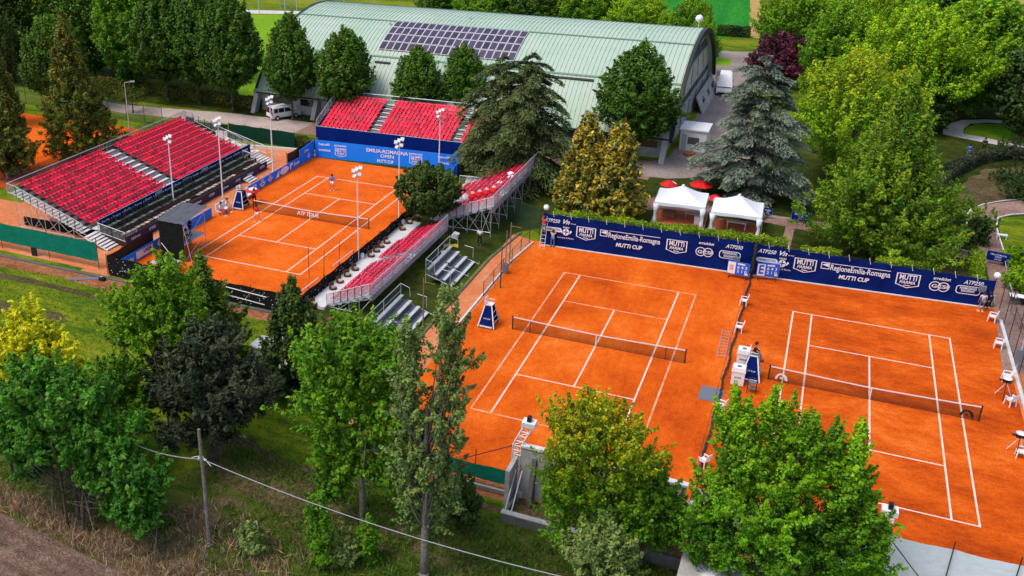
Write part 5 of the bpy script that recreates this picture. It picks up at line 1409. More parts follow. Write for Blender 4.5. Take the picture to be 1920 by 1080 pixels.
# score boards on stands
def scoreboard(x, y, rz, label, big=''):
    t = thing('scoreboard', label, 'scoreboard', (x, y, 0), rz)
    MB().box(-.9, -.06, .35, .9, .06, 1.5).build('case', M_SCREEN, t)
    MB().box(-.86, -.075, .40, -.25, -.062, 1.45).build('white_panel', M_WPLAST, t)
    MB().box(-.1, -.075, 1.3, .5, -.062, 1.42).box(.55, -.075, .45, .8, -.062, .6).build('white_bar', M_WPLAST, t)
    lettering('6 4 3', .26, .8, (.3, -.08, .95), FACE_S, M_PRINT, t, bold=.02); lettering('2 1 0', .26, .8, (.3, -.08, .6), FACE_S, M_PRINT, t, bold=.02)
    if big: lettering(big, .8, .4, (-.55, -.08, .6), FACE_S, M_SCREEN, t, bold=.04, depth=.006)
    else: MB().box(-.72, -.08, .7, -.4, -.076, 1.2).build('red_print', M_PINKCL, t)
    for s in (-.7, .7): MB().box(s-.03, -.25, 0, s+.03, .25, .05).box(s-.025, -.025, .05, s+.025, .025, .35).build('leg', M_DARKTRIM, t)
    return t
scoreboard(*(-10.23, 16.63), -.1, 'blue and white scoreboard left of the divider net')
scoreboard(*(-7.93, 17.3), .25, 'blue and white scoreboard with a large E right of the divider net', 'E')
t = thing('speaker_box', 'dark box hung on the navy banner above the left scoreboard', 'box', (-10.5, 17.6, 1.1)); MB().box(-.25, -.2, 0, .25, .15, .45).build('case', M_GREYCL, t)
t = thing('speaker_box', 'dark box hung on the navy banner at its far right end', 'box', (7.9, 18.8, 1.4)); MB().box(-.25, -.2, 0, .25, .1, .45).build('case', M_GREYCL, t)
# camera tripods
for k, (p, lab) in enumerate([((8.15, 3.95), 'camera on a tripod beside the net end of the right-hand court'), ((8.12, -3.15), 'camera on a tripod at the lower right edge of the clay')]):
    t = thing('camera_tripod', lab, 'camera tripod', (*p, 0))
    for a in (0.4, 2.5, 4.6): MB().tube([(.55*math.cos(a), .55*math.sin(a), 0), (0, 0, 1.15)], .028, 5).build('leg', M_WPLAST if a < 3 else M_BLACKP, t)
    MB().cbox(0, 0, 1.15, .45, .22, .26).build('camera_body', M_BLACKP, t)
    MB().lathe([(.28, 0), (.28, .03), (.05, .09)], 10, (0, 0, 1.43)).build('rain_cover', M_WPLAST, t)
    MB().tube([(-.2, 0, 1.28), (-.45, 0, 1.26)], .07, 7).build('lens', M_BLACKP, t)
# wicker tubs along the east fence
def tub(label, group):
    t = thing('tub_chair', label, 'tub chair', (0, 0, 0), 0, group)
    MB().lathe([(.22, 0), (.30, .12), (.33, .42), (.28, .44)], 10).build('tub', M_WICKER, t)
    b = MB()
    for i in range(7):
        a = PI*.62+i*PI*.76/6
        b.hexa([(.26*math.cos(a-.22), .26*math.sin(a-.22), .42), (.33*math.cos(a-.22), .33*math.sin(a-.22), .42), (.33*math.cos(a+.22), .33*math.sin(a+.22), .42), (.26*math.cos(a+.22), .26*math.sin(a+.22), .42)],
               [(.27*math.cos(a-.22), .27*math.sin(a-.22), .74), (.34*math.cos(a-.22), .34*math.sin(a-.22), .74), (.34*math.cos(a+.22), .34*math.sin(a+.22), .74), (.27*math.cos(a+.22), .27*math.sin(a+.22), .74)])
    b.build('backrest', M_WICKER, t)
    MB().lathe([(.26, .44), (.25, .5), (.02, .52)], 10).build('cushion', M_CUSH, t)
    return t
t0 = tub('round brown wicker tub chair along the right fence of the centre court', 'wicker tub chairs along the right fence')
ys = [-4.9, -3.1, .2, 1.6, 3.0, 4.4, 7.6, 8.8, 9.9, 11.0, 14.6, 16.4, 18.2, 20.0, 21.4]
for k, y in enumerate(ys):
    loc = (-40.35+random.uniform(-.05, .05) if k else -40.0, y, .0)
    if k == 0: t0.location = loc; t0.rotation_euler = (0, 0, 0.1)
    else: dup(t0, loc, random.uniform(-.2, .2))
tag(MB().box(-.1, -8, 0, .1, 16, .16).build('brick_edge', M_BRICKR, None, (-40.72, 4.5, 0)), kind='structure')
for k, (x, y) in enumerate([(-40.9, 7.0), (-40.9, 16.0), (-40.5, -5.2)]):
    t = thing('water_bin', ['white bin at the foot of the nearest floodlight', 'white bin at the foot of the middle floodlight', 'pale sack at the near end of the east fence'][k], 'bin', (x, y, 0))
    MB().lathe([(.17, 0), (.2, .6), (.21, .63)], 9).build('bin', M_WPLAST, t); MB().lathe([(.22, .635), (.12, .72), (.02, .74)], 9).build('lid', M_PALECL, t)
# camera masts at the near fence
def lattice_mast(x, y, h, lean, label, txt):
    t = thing('camera_mast', label, 'camera mast', (x, y, 0)); b = MB()
    w = .24; c = []
    def P_(z): return Vector((lean*max(0, z-h*.75), 0.15*max(0, z-h*.75), z))
    zs = [i*.3 for i in range(int(h/.3)+1)]
    for s in ((-w, -w), (w, -w), (w, w), (-w, w)): b.tube([P_(z)+Vector((*s, 0)) for z in zs], .045, 4)
    for i in range(len(zs)-1):
        p0, p1 = P_(zs[i]), P_(zs[i+1]); s = 1 if i % 2 else -1
        b.tube([p0+Vector((-s*w, -w, 0)), p1+Vector((s*w, -w, 0))], .03, 3); b.tube([p0+Vector((w, -s*w, 0)), p1+Vector((w, s*w, 0))], .03, 3)
        b.tube([p1+Vector((-w, -w, 0)), p1+Vector((w, -w, 0))], .03, 3)
    b.build('lattice', M_WHITE, t)
    p = P_(h)
    MB().cbox(p.x, p.y, h, .75, .6, .3).build('head', M_WPLAST, t)
    MB().cbox(p.x, p.y, h+.3, .22, .3, .3).build('camera_body', M_BLACKP, t)
    MB().cbox(0, 0, 0, .95, .8, .35).build('ballast', M_WPLAST, t)
    if txt:
        MB().box(-.3, -.33, .7, .3, -.30, h-.2).build('sleeve', M_WHITE, t)
        n = len(txt)
        for i, ch in enumerate(txt): lettering(ch, .3, .34, (.0, -.345, h-.65-i*.42), FACE_S, M_BLACKP, t, bold=.03)
    return t
lattice_mast(-18.55, -19.3, 4.5, .45, 'white lattice camera mast at the end of the concrete practice wall', '')
lattice_mast(.15, -18.3, 3.7, 0.1, 'white mast with vertical lettering and camera at the near pale windscreen', 'NITTOM')
# concrete practice wall and enclosure
t = thing('practice_wall', 'grey concrete practice wall behind the near end of the middle court', 'concrete wall', (-18.3, -19.6, 0))
for i in range(6):
    MB().box(1.5*i*1.0+.004, 0, 0, 1.5*(i+1)-.004, .25, 3.3).build('panel', M_CONC, t)
MB().box(-.02, -.05, 3.303, 9.05, .3, 3.45).build('coping', M_TREADW, t)
MB().box(-.4, -1.5, 0, -.15, .2, 2.6).build('return_wall', M_CONC, t)
for i in range(5): MB().hexa([(.7+1.8*i, -.9, 0), (.95+1.8*i, -.9, 0), (.95+1.8*i, -.003, 0), (.7+1.8*i, -.003, 0)], [(.7+1.8*i, -.15, 2.8), (.95+1.8*i, -.15, 2.8), (.95+1.8*i, -.003, 2.8), (.7+1.8*i, -.003, 2.8)]).build('buttress', M_CONCD, t)
t = thing('practice_wall', 'grey concrete wall stretch continuing right behind the maple', 'concrete wall', (-9.2, -19.6, 0))
MB().box(0, 0, 0, 8.0, .25, 2.3).build('panel', M_CONC, t); MB().box(-.02, -.05, 2.303, 8.05, .3, 2.4).build('coping', M_TREADW, t)
t = thing('low_wall', 'dark low retaining wall round the pit behind the practice wall', 'low wall', (-18.5, -22.2, 0))
MB().box(0, 0, 0, 4.2, .28, .6).box(4.204, 0, 0, 13.5, .28, .55).build('wall', M_CONCD, t); MB().box(0, .283, 0, .28, 2.4, .6).build('return_wall', M_CONCD, t)
MB().box(-.03, -.03, .603, 4.2, .31, .67).build('coping', M_CONC, t)
b = MB(); b.tube([(.15, .2, .6), (.15, 2.0, 2.2)], .04, 5); b.tube([(.5, .2, .6), (.5, 2.0, 2.2)], .04, 5); b.tube([(.3, 2.1, 0), (.3, 2.1, 3.1)], .05, 5); b.build('prop', M_STEEL, t)
patch('pit_floor', rect(-18.1, -21.9, -5.0, -19.7), M_LEAFLIT, 0.012)
tag(MB().tube([(-18.4, -19.4, 3.4), (-21.5, -19.4, 1.6), (-23.5, -19.4, .3)], .03, 5).build('stay_cable', M_DARKWIRE), 'dark stay cable running down from the lattice mast', 'cable')
t = thing('concrete_box', 'pale concrete bunker with star-splashed top, partly hidden by the maple', 'bunker', (-7.4, -24.5, 0))
MB().box(-1.4, -1.2, 0, 1.6, 1.4, 2.1).build('block', M_CONC, t)
s_ = MB(); s_.poly([((.25+.6*(i % 2)*(.6+.4*random.random()))*math.cos(i*PI/13), (.25+.6*(i % 2))*math.sin(i*PI/13), 2.106) for i in range(26)]); s_.build('splash', M_WPLAST, t)
# street things near the grandstand
t = thing('shed', 'small white shed behind the flowering conifer', 'shed', (*(-38.59, -13.56), 0))
MB().box(-.6, -.6, 0, 1.3, .8, 2.3).build('wall', M_WHITE, t); MB().box(-.75, -.75, 2.303, 1.45, .95, 2.42).build('roof', M_TREADW, t); MB().box(-.1, -.63, .1, .7, -.604, 1.9).build('door', M_DECK, t)
t = thing('drain_box', 'small dark pump standing on the red earth by the black screen', 'pump', (*(-59.11, -5.79), 0)); MB().cbox(0, 0, 0, .5, .35, .3).build('case', M_BLACKP, t); MB().tube([(-.15, 0, .3), (.15, 0, .45)], .06, 6).build('motor', M_STEEL, t)
tag(MB().box(-1.3, -.25, .01, 1.3, .2, .05).build('board', M_GREYCL, None, (*(-60.72, -6.16), 0), (0, 0, .5)), 'grey board lying on the red earth', 'board')

# ================================================================== gazebo tents
def gazebo(c, w, d, label, rz=.05):
    t = thing('gazebo', label, 'gazebo', (c[0], c[1], 0), rz)
    he, hp = 2.25, 3.5
    def top(u, v):
        x = (u-.5)*w; y = (v-.5)*d; q = max(abs(u-.5), abs(v-.5))*2
        return (x, y, he+(hp-he)*(1-q)**1.45-.03*math.sin(PI*min(1, q))*0)
    MB().grid(top, 24, 24).build('canopy', M_TENT, t, smooth=True)
    MB().lathe([(.16, 0), (.14, .1), (.02, .2)], 8, (0, 0, hp-.09)).build('finial', M_TENT, t)
    b = MB(); n = 18
    for (x0, y0, x1, y1) in ((-w/2, -d/2, w/2, -d/2), (w/2, -d/2, w/2, d/2), (w/2, d/2, -w/2, d/2), (-w/2, d/2, -w/2, -d/2)):
        for i in range(n):
            a, c_ = i/n, (i+1)/n
            b.quad((x0+(x1-x0)*a, y0+(y1-y0)*a, he-.30-.03*math.sin(a*9)), (x0+(x1-x0)*c_, y0+(y1-y0)*c_, he-.30-.03*math.sin(c_*9)), (x0+(x1-x0)*c_, y0+(y1-y0)*c_, he), (x0+(x1-x0)*a, y0+(y1-y0)*a, he))
    b.build('valance', M_TENT, t)
    for sx in (-1, 1):
        for sy in (-1, 1):
            x, y = sx*(w/2-.06), sy*(d/2-.06)
            MB().tube([(x, y, 0), (x, y, he)], .035, 5).build('leg', M_WHITE, t)
            cu = MB(); k0 = len(cu.v)
            rings = [(.30, he-.25), (.20, he-.9), (.09, 1.05), (.17, .5), (.24, .02)]
            cu.lathe([(r*1.0, z) for r, z in rings[::-1]], 9, (x-sx*.12, y-sy*.08, 0)); cu.build('curtain', M_TENT, t, smooth=True)
    b = MB(); b.tube([(-w/2, -d/2+.03, he-.04), (w/2, -d/2+.03, he-.04)], .02, 4); b.tube([(-w/2, d/2-.03, he-.04), (w/2, d/2-.03, he-.04)], .02, 4); b.build('roof_frame', M_STEEL, t)
    fl = MB().box(-w/2-.1, -d/2-.1, .012, w/2+.1, d/2+.1, .06).build('floor', M_PAVER, t)
    MB().box(-w/2-.14, -d/2-.14, .011, -w/2-.103, d/2+.14, .1).box(w/2+.103, -d/2-.14, .011, w/2+.14, d/2+.14, .1).box(-w/2-.1, d/2+.103, .011, w/2+.1, d/2+.14, .1).build('edge_strip', M_TREADW, t)
    return t
gazebo((-16.95, 28.9), 4.7, 4.3, 'white peaked gazebo with wooden table, the left of the pair')
gazebo((-11.7, 28.3), 4.5, 4.2, 'white peaked gazebo with bench, the right of the pair', .04)
t = thing('table', 'brown table inside the left gazebo', 'table', (-18.0, 29.0, .06)); MB().box(-.65, -.4, .55, .65, .4, .6).build('tabletop', M_WOOD, t); MB().box(-.6, -.35, 0, .6, .35, .548).build('cloth_base', M_TERRA, t)
t = thing('table', 'small pale folding table inside the left gazebo', 'table', (-15.9, 29.2, .06)); MB().box(-.6, -.4, .6, .6, .4, .64).build('tabletop', M_CONCP, t)
b = MB()
for x in (-.5, .5):
    for y in (-.35, .35): b.tube([(x, y, 0), (x, y, .6)], .02, 4)
b.build('leg', M_STEEL, t)
t = thing('drinks_box', 'white box beside the right leg of the left gazebo', 'box', (-15.1, 28.2, .06)); MB().box(-.35, -.3, 0, .35, .3, .75).build('box', M_WPLAST, t); MB().box(-.37, -.32, .752, .37, .32, .8).build('lid', M_PALECL, t)
t = thing('bench', 'white trestle bench inside the right gazebo', 'bench', (-11.6, 28.2, .06)); MB().box(-.9, -.18, .66, .9, .18, .72).build('seat', M_WPLAST, t)
for x in (-.8, .8): MB().box(x-.03, -.17, 0, x+.03, -.12, .66).box(x-.03, .12, 0, x+.03, .17, .66).build('leg', M_WPLAST, t)
for k, (p, lab) in enumerate([((-19.1, 35.09), 'red parasol peeking out left of the gazebo peak'), ((-15.97, 35.78), 'red parasol behind the right slope of the left gazebo'), ((-14.29, 33.44), 'small red parasol between the two gazebos')]):
    t = thing('parasol', lab, 'parasol', (*p, 0), k*.5); r_ = [.95, 1.2, .8][k]; h_ = [1.7, 1.9, 1.4][k]
    MB().tube([(0, 0, 0), (0, 0, h_)], .03, 5).build('pole', M_WHITE, t); MB().lathe([(r_, h_-.45), (r_*.98, h_-.40), (r_*.5, h_-.1), (.03, h_+.06)], 8).build('canopy', M_REDCL, t)
    MB().poly([(r_*.3, -r_*.1, h_+.01), (r_*.75, -r_*.25, h_-.22), (r_*.75, r_*.15, h_-.22), (r_*.3, r_*.1, h_+.01)]).build('white_print', M_PRINT, t)
    MB().cbox(0, 0, 0, .5, .5, .1).build('base', M_CONC, t)
# hanging rope banners in the park
def rope_banner(p, w, h, z, label, rz=-.05, txt=True):
    t = thing('hanging_banner', label, 'banner', (*p, 0), rz)
    MB().box(-w/2, -.02, z, w/2, .02, z+h).build('cloth', M_NAVYD, t)
    if txt:
        lettering('EMILIA-ROMAGNA', .16, w*.7, (0, -.03, z+h*.62), FACE_S, M_PRINT, t); lettering('OPEN', .16, w*.28, (0, -.03, z+h*.38), FACE_S, M_PRINT, t); lettering('ATP 250', .14, w*.3, (0, -.03, z+h*.12), FACE_S, M_PRINT, t)
    for s in (-w/2, w/2): MB().tube([(s, .03, 0), (s, .03, z+h+.02)], .025, 5).build('post', M_STEEL, t)
    return t
rope_banner((-9.13, 32.5), .8, .75, .35, 'small navy banner beside the right gazebo corner')
rope_banner((-6.11, 32.75), 1.7, .85, .2, 'navy banner hung on the rope left of the large tree')
rope_banner((10.15, 28.84), 1.75, .85, .35, 'navy banner across the brick path at the right', -.2)
def rope(p, q, label, sag=.25, z=1.0): cable((*p, z), (*q, z), sag, .02, label, M_PALECL, 14, 'rope')
rope((-8.95, 30.99), (-7.11, 30.88), 'white rope between two navy banners by the gazebo', .15)
rope((5.72, 30.22), (8.7, 28.62), 'white rope slung from the bushes to the path banner', .2)
rope((10.48, 27.38), (10.39, 19.3), 'white rope from the path banner down the right edge', .3)
t = thing('park_bench', 'small white bench on the lawn inside the path bend', 'bench', (*(11.22, 35.91), 0)); MB().box(-.45, -.2, .4, .45, .2, .46).build('seat', M_WPLAST, t); MB().box(-.4, -.15, 0, -.34, .15, .4).box(.34, -.15, 0, .4, .15, .4).build('leg', M_WPLAST, t)
t = thing('picnic_table', 'dark slatted table set beneath the large tree by the path', 'table', (*(5.14, 31.21), 0)); MB().box(-1.1, -.5, .7, 1.1, -.2, .75).box(-1.1, -.15, .7, 1.1, .15, .75).box(-1.1, .2, .7, 1.1, .5, .75).build('tabletop', M_PALECL, t); MB().box(-.9, -.4, 0, -.8, .4, .7).box(.8, -.4, 0, .9, .4, .7).build('leg', M_BLACKP, t)
t = thing('wheelbarrow', 'dark cart with white tray at the fence by the right path', 'cart', (*(10.76, 20.65), 0)); MB().hexa([(-.5, -.3, .35), (.5, -.3, .35), (.5, .3, .35), (-.5, .3, .35)], [(-.65, -.4, .7), (.65, -.4, .7), (.65, .4, .7), (-.65, .4, .7)]).build('tray', M_BLACKP, t); MB().box(-.6, -.35, .703, .6, .35, .75).build('cover', M_WPLAST, t); MB().lathe([(.2, -.05), (.2, .05)], 10, (0, 0, 0)).build('wheel', M_RUBBER, t, (.4, 0, .2), (PI/2, 0, 0))
for k, (p, lab) in enumerate([((-36.88, 30.03), 'yellow sheet on the ground by the far blue board'), ((-34.91, 13.23), 'yellow cloth heap on the grass behind the near east stand')]):
    tag(MB().grid(lambda u, v: ((u-.5)*1.3, (v-.5)*.7, .03+.1*abs(math.sin(u*7+v*5))), 8, 5).build('cloth_heap', M_YELL, None, (*p, 0), (0, 0, .4)), lab, 'cloth')
tag(MB().box(-1.3, -1.5, .012, 1.3, 1.5, .05).build('pale_slab', M_CONCP, None, (*(-38.48, 30.64), 0)), 'pale slab beside the far right corner of the centre court', 'slab')
for k, (px, py) in enumerate([(505, 26), (536, 27)]):
    pass
for k, (p, h) in enumerate([((-116.32, 114.62), 9), ((-111.0, 116.28), 9), ((-109.94, 127.24), 8), ((-106.4, 134.42), 8), ((-100.23, 137.19), 8)]):
    t = thing('pitch_fence_post', ['tall pale post at the far path, leftmost', 'tall pale post at the far path, second', 'tall pale post behind the hall ridge end', 'tall pale post behind the hall, fourth', 'tall pale post behind the hall, rightmost'][k], 'post', (*p, 0)); MB().tube([(0, 0, 0), (0, 0, h)], .09, 6).build('pole', M_STEEL, t)
t = thing('footbridge', 'small grey goal frame beyond the far path', 'goal frame', (*(-113.05, 121.25), 0)); MB().tube([(-2, 0, 0), (-2, 0, 2.2), (2, 0, 2.2), (2, 0, 0)], .1, 6).build('frame', M_STEEL, t); MB().quad((-2, .9, 0), (2, .9, 0), (2, 0.02, 2.15), (-2, .02, 2.15)).build('net', M_NETS, t)

# ================================================================== people
def skin_body(name, J, E, rad, parent, material, sub=1, root=0):
    me = bpy.data.meshes.new(name); me.from_pydata([J[k] for k in J], E, []); me.update()
    o = bpy.data.objects.new(name, me); COL.objects.link(o)
    o.modifiers.new('skin', 'SKIN')
    for i, k in enumerate(J): me.skin_vertices[0].data[i].radius = (rad[k], rad[k]*.85)
    me.skin_vertices[0].data[root].use_root = True
    s = o.modifiers.new('sub', 'SUBSURF'); s.levels = sub; s.render_levels = sub
    dg = bpy.context.evaluated_depsgraph_get()
    nm = bpy.data.meshes.new_from_object(o.evaluated_get(dg)); nm.name = name
    bpy.data.objects.remove(o); bpy.data.meshes.remove(me)
    nm.polygons.foreach_set('use_smooth', [True]*len(nm.polygons)); nm.materials.clear()
    return link(name, nm, material, parent)
def person(label, loc, rotz, pose='stand', shirt=None, legs=None, long=True, hair=None, hat=None, H_=1.75, z=0.0, long_sleeve=False):
    """faces +y in its own frame"""
    s = H_/1.75
    t = thing('person', label, 'person', (loc[0], loc[1], z), rotz)
    V = lambda x, y, zz: (x*s, y*s, zz*s)
    J = {}
    if pose == 'sit':
        hip = .50; J['pel'] = V(0, 0, hip); J['waist'] = V(0, 0, hip+.2); J['chest'] = V(0, .03, hip+.42); J['neck'] = V(0, .05, hip+.6); J['head'] = V(0, .08, hip+.80)
        leg = lambda sg: [V(sg*.10, .02, hip-.02), V(sg*.13, .42, hip+.02), V(sg*.12, .48, .08), V(sg*.13, .62, .04)]
        arm = lambda sg: [V(sg*.19, .03, hip+.52), V(sg*.25, .10, hip+.25), V(sg*.16, .33, hip+.14), V(sg*.13, .42, hip+.13)]
    else:
        J['pel'] = V(0, 0, .93); J['waist'] = V(0, .0, 1.1); J['chest'] = V(0, .01, 1.30); J['neck'] = V(0, .02, 1.48); J['head'] = V(0, .04, 1.64)
        d = .16 if pose in ('ready', 'walk') else .09
        f = .14 if pose == 'walk' else 0
        leg = lambda sg: [V(sg*.10, 0, .90), V(sg*(.10+d*.4), .05+sg*f*.6, .50), V(sg*(.08+d*.6), -.02+sg*f, .08), V(sg*(.09+d*.7), .13+sg*f, .04)]
        if pose == 'ready': arm = lambda sg: [V(sg*.20, .0, 1.42), V(sg*.30, .05, 1.14), V(sg*.16, .30, 1.08), V(sg*.10, .38, 1.08)]
        elif pose == 'reach': arm = lambda sg: [V(sg*.20, .02, 1.42), V(sg*.26, .22, 1.40), V(sg*.18, .44, 1.55), V(sg*.16, .52, 1.60)]
        elif pose == 'hold': arm = lambda sg: [V(sg*.20, .0, 1.42), V(sg*.27, .06, 1.14), V(sg*.10, .24, 1.22), V(sg*.04, .28, 1.26)]
        else: arm = lambda sg: [V(sg*.20, .0, 1.42), V(sg*.26, .0, 1.14), V(sg*.27, .08, .90), V(sg*.27, .11, .82)]
    E = [(0, 1), (1, 2), (2, 3), (3, 4)]
    rad = {'pel': .135*s, 'waist': .12*s, 'chest': .15*s, 'neck': .055*s, 'head': .105*s}
    L = {}
    for sg, nm in ((-1, 'l'), (1, 'r')):
        k = len(J); 
        for i, (p, r_) in enumerate(zip(leg(sg), (.085, .058, .04, .035))): J[nm+'leg%d' % i] = p; rad[nm+'leg%d' % i] = r_*s
        E += [(0, k), (k, k+1), (k+1, k+2), (k+2, k+3)]
        k = len(J)
        for i, (p, r_) in enumerate(zip(arm(sg), (.055, .042, .03, .034))): J[nm+'arm%d' % i] = p; rad[nm+'arm%d' % i] = r_*s
        E += [(2, k), (k, k+1), (k+1, k+2), (k+2, k+3)]
    skin_body('body', J, E, rad, t, M_SKIN)
    # fingers: five short chains on each hand
    fb = MB()
    for nm in 'lr':
        h = Vector(J[nm+'arm3']); d = (h-Vector(J[nm+'arm2'])).normalized(); sd_ = d.cross(Vector((0, 0, 1)))
        sd_ = sd_.normalized() if sd_.length > .1 else Vector((1, 0, 0)); dn = Vector((0, 0, -1))
        for q in range(4): fb.tube([h+sd_*(q-1.5)*.02, h+sd_*(q-1.5)*.023+d*.05, h+sd_*(q-1.5)*.023+d*(.08-.008*abs(q-1.5))+dn*.02], .009*s, 4)
        fb.tube([h+sd_*.03, h+sd_*.055+d*.02, h+sd_*.05+d*.05+dn*.01], .010*s, 4)
    fb.build('fingers', M_SKIN, t)
    # clothes follow the body
    def sub_(keys, nm, m, grow, base):
        idx = {k: i for i, k in enumerate(keys)}; names = list(J)
        E2 = [(idx[names[a]], idx[names[b_]]) for a, b_ in E if names[a] in idx and names[b_] in idx]
        skin_body(nm, {k: J[k] for k in keys}, E2, {k: rad[k]*1.0+grow for k in keys}, t, m, root=idx[base])
    JS = dict(J)
    if shirt:
        keys = ['waist', 'chest', 'larm0', 'larm1', 'rarm0', 'rarm1'] + (['larm2', 'rarm2'] if long_sleeve else [])
        J['waist'] = tuple(Vector(J['waist'])-Vector((0, 0, .10*s)))
        if not long_sleeve:
            for nm in 'lr': J[nm+'arm1'] = tuple(Vector(J[nm+'arm0'])*.35+Vector(J[nm+'arm1'])*.65)
        sub_(keys, 'shirt', shirt, .022*s, 'chest'); J.update(JS)
    if legs:
        keys = ['pel', 'lleg0', 'lleg1', 'rleg0', 'rleg1'] + (['lleg2', 'rleg2'] if long else [])
        if not long:
            for nm in 'lr': J[nm+'leg1'] = tuple(Vector(J[nm+'leg0'])*.3+Vector(J[nm+'leg1'])*.7)
        sub_(keys, 'trousers' if long else 'shorts', legs, .024*s, 'pel'); J.update(JS)
    hd = Vector(J['head']); r = .112*s
    face = MB()
    for sx in (-1, 1):
        face.cbox(hd.x+sx*.035*s, hd.y+.096*s, hd.z-.005, .022, .02, .012); face.cbox(hd.x+sx*.105*s, hd.y, hd.z-.03, .02, .035, .055)
    face.hexa([(hd.x-.015, hd.y+.09*s, hd.z-.05), (hd.x+.015, hd.y+.09*s, hd.z-.05), (hd.x+.012, hd.y+.125*s, hd.z-.045), (hd.x-.012, hd.y+.125*s, hd.z-.045)], [(hd.x-.006, hd.y+.09*s, hd.z), (hd.x+.006, hd.y+.09*s, hd.z), (hd.x+.005, hd.y+.105*s, hd.z), (hd.x-.005, hd.y+.105*s, hd.z)])
    face.build('face', M_SKIN, t)
    MB().cbox(hd.x, hd.y+.100*s, hd.z-.075*s, .045, .02, .012).build('mouth', M_TERRA, t)
    hm = hat or hair or M_HAIR
    MB().lathe([(r*1.06, -.01*s), (r*1.08, .04*s), (r*.85, .095*s), (r*.4, .125*s), (.003, .132*s)], 12, (hd.x, hd.y-.015*s, hd.z)).build('cap' if hat else 'hair', hm, t, smooth=True)
    MB().lathe([(r*.75, -.09*s), (r*1.07, -.03*s), (r*1.07, .02*s)], 12, (hd.x, hd.y-.04*s, hd.z)).build('hair_back', hair or M_HAIR, t, smooth=True)
    sb = MB()
    for nm in 'lr':
        a = Vector(J[nm+'leg2']); c = Vector(J[nm+'leg3'])
        sb.hexa([(a.x-.045, a.y-.06, 0), (a.x+.045, a.y-.06, 0), (c.x+.05, c.y+.06, 0), (c.x-.05, c.y+.06, 0)], [(a.x-.04, a.y-.05, .10), (a.x+.04, a.y-.05, .10), (c.x+.04, c.y+.05, .06), (c.x-.04, c.y+.05, .06)])
    sb.build('shoe', M_WHITECL if not long else M_BLACKCL, t)
    return t
def racket(t, p, q):
    r = MB(); p = Vector(p); q = Vector(q); d = (q-p).normalized(); s_ = d.cross(Vector((0, 1, 0))).normalized()
    o = thing('tennis_racket', 'racket held by the player', 'racket')
    return o
p1 = person('tennis player in blue shirt and white shorts at the far baseline, seen from behind', (-51.71, 22.26), .25, 'ready', M_BLUECL, M_WHITECL, False, z=.014, H_=1.85)
p2 = person('ball boy in red shirt and white shorts walking beside the centre court net', (-54.36, 11.4), .35, 'walk', M_REDCL, M_WHITECL, False, z=.014, H_=1.68)
person('umpire in dark clothes high on the centre court umpire chair', (-57.75, 14.05), -PI/2, 'sit', M_WHITECL, M_BLACKCL, z=1.36)
person('umpire in dark clothes high on the right-hand umpire chair', (-7.55, -.15), -PI/2, 'sit', M_BLACKCL, M_GREYCL, z=1.36, long_sleeve=True)
person('seated player in white top bending on the near bench of the centre court', (-58.55, 12.6), -PI/2, 'sit', M_WHITECL, M_WHITECL, False, z=.0)
person('seated player in red shorts on the near bench of the centre court', (-58.5, 11.4), -PI/2, 'sit', M_WHITECL, M_REDCL, False, z=.0)
person('person in black standing at the net post of the centre court under the parasol', (-57.0, 15.3), .4, 'hold', M_BLACKCL, M_BLACKCL, z=.01)
person('person in black trousers and white top standing on the grass under the far east stand', (-32.59, 14.55), PI+.3, 'hold', M_WHITECL, M_BLACKCL, z=0)
person('man in red shirt standing high on the white stepladder at the navy banner', (-27.2, 16.55), 0.1, 'reach', M_REDCL, M_GREYCL, z=1.35, H_=1.6)
person('man in pale shirt and blue jeans reaching at the navy banner beside the ladder', (-26.4, 16.9), .1, 'reach', M_PINKCL, M_JEANS, z=.01, H_=1.68)
person('line judge in pale shirt and grey shorts standing at the far right banner corner', (8.01, 17.95), .2, 'stand', M_PALECL, M_GREYCL, False, z=.01, H_=1.72)
person('person in dark clothes seated at the far right banner corner', (8.64, 19.17), PI-.5, 'sit', M_BLACKCL, M_BLACKCL, z=0.01, long_sleeve=True)
person('park visitor in blue jacket walking on the shaded lawn', (10.45, 62.51), .3, 'walk', M_BLUECL, M_GREYCL, z=0, long_sleeve=True)
person('park visitor in black coat near the pale path', (12.33, 66.08), -.5, 'stand', M_BLACKCL, M_BLACKCL, z=0, long_sleeve=True)
person('person in dark jacket standing at the corner of the hall gable', (-22.94, 99.48), 1, 'stand', M_GREYCL, M_BLACKCL, z=0, long_sleeve=True)
person('cameraman in black on the platform of the camera tower', (-55.9, 2.6), -.9, 'hold', M_BLACKCL, M_BLACKCL, z=1.59, H_=1.7, long_sleeve=True)
person('second person in dark clothes sitting at the edge of the camera tower platform', (-55.4, 1.2), -PI/2, 'sit', M_BLACKCL, M_GREYCL, z=1.35, long_sleeve=True)
person('player in white seen through the branches of the bushy tree', (-27.11, -15.76), .5, 'ready', M_WHITECL, M_WHITECL, False, z=.01, H_=1.85)
for lab, (x, y) in (('tennis racket held by the player in the blue shirt', (-51.71, 22.26)),):
    o = thing('tennis_racket', lab, 'racket', (x+.05, y+.42, 1.05), .25)
    MB().tube([(0, 0, 0), (.1, .25, .05)], .016, 5).build('handle', M_BLACKP, o)
    b = MB(); pts = [(.17+.12*math.cos(a), .40+.15*math.sin(a), .08) for a in [2*PI*i/12 for i in range(13)]]; b.tube(pts, .012, 4); b.build('hoop', M_BLACKP, o)
    MB().poly([(.17+.11*math.cos(2*PI*i/12), .40+.14*math.sin(2*PI*i/12), .08) for i in range(12)]).build('strings', M_NETS, o)

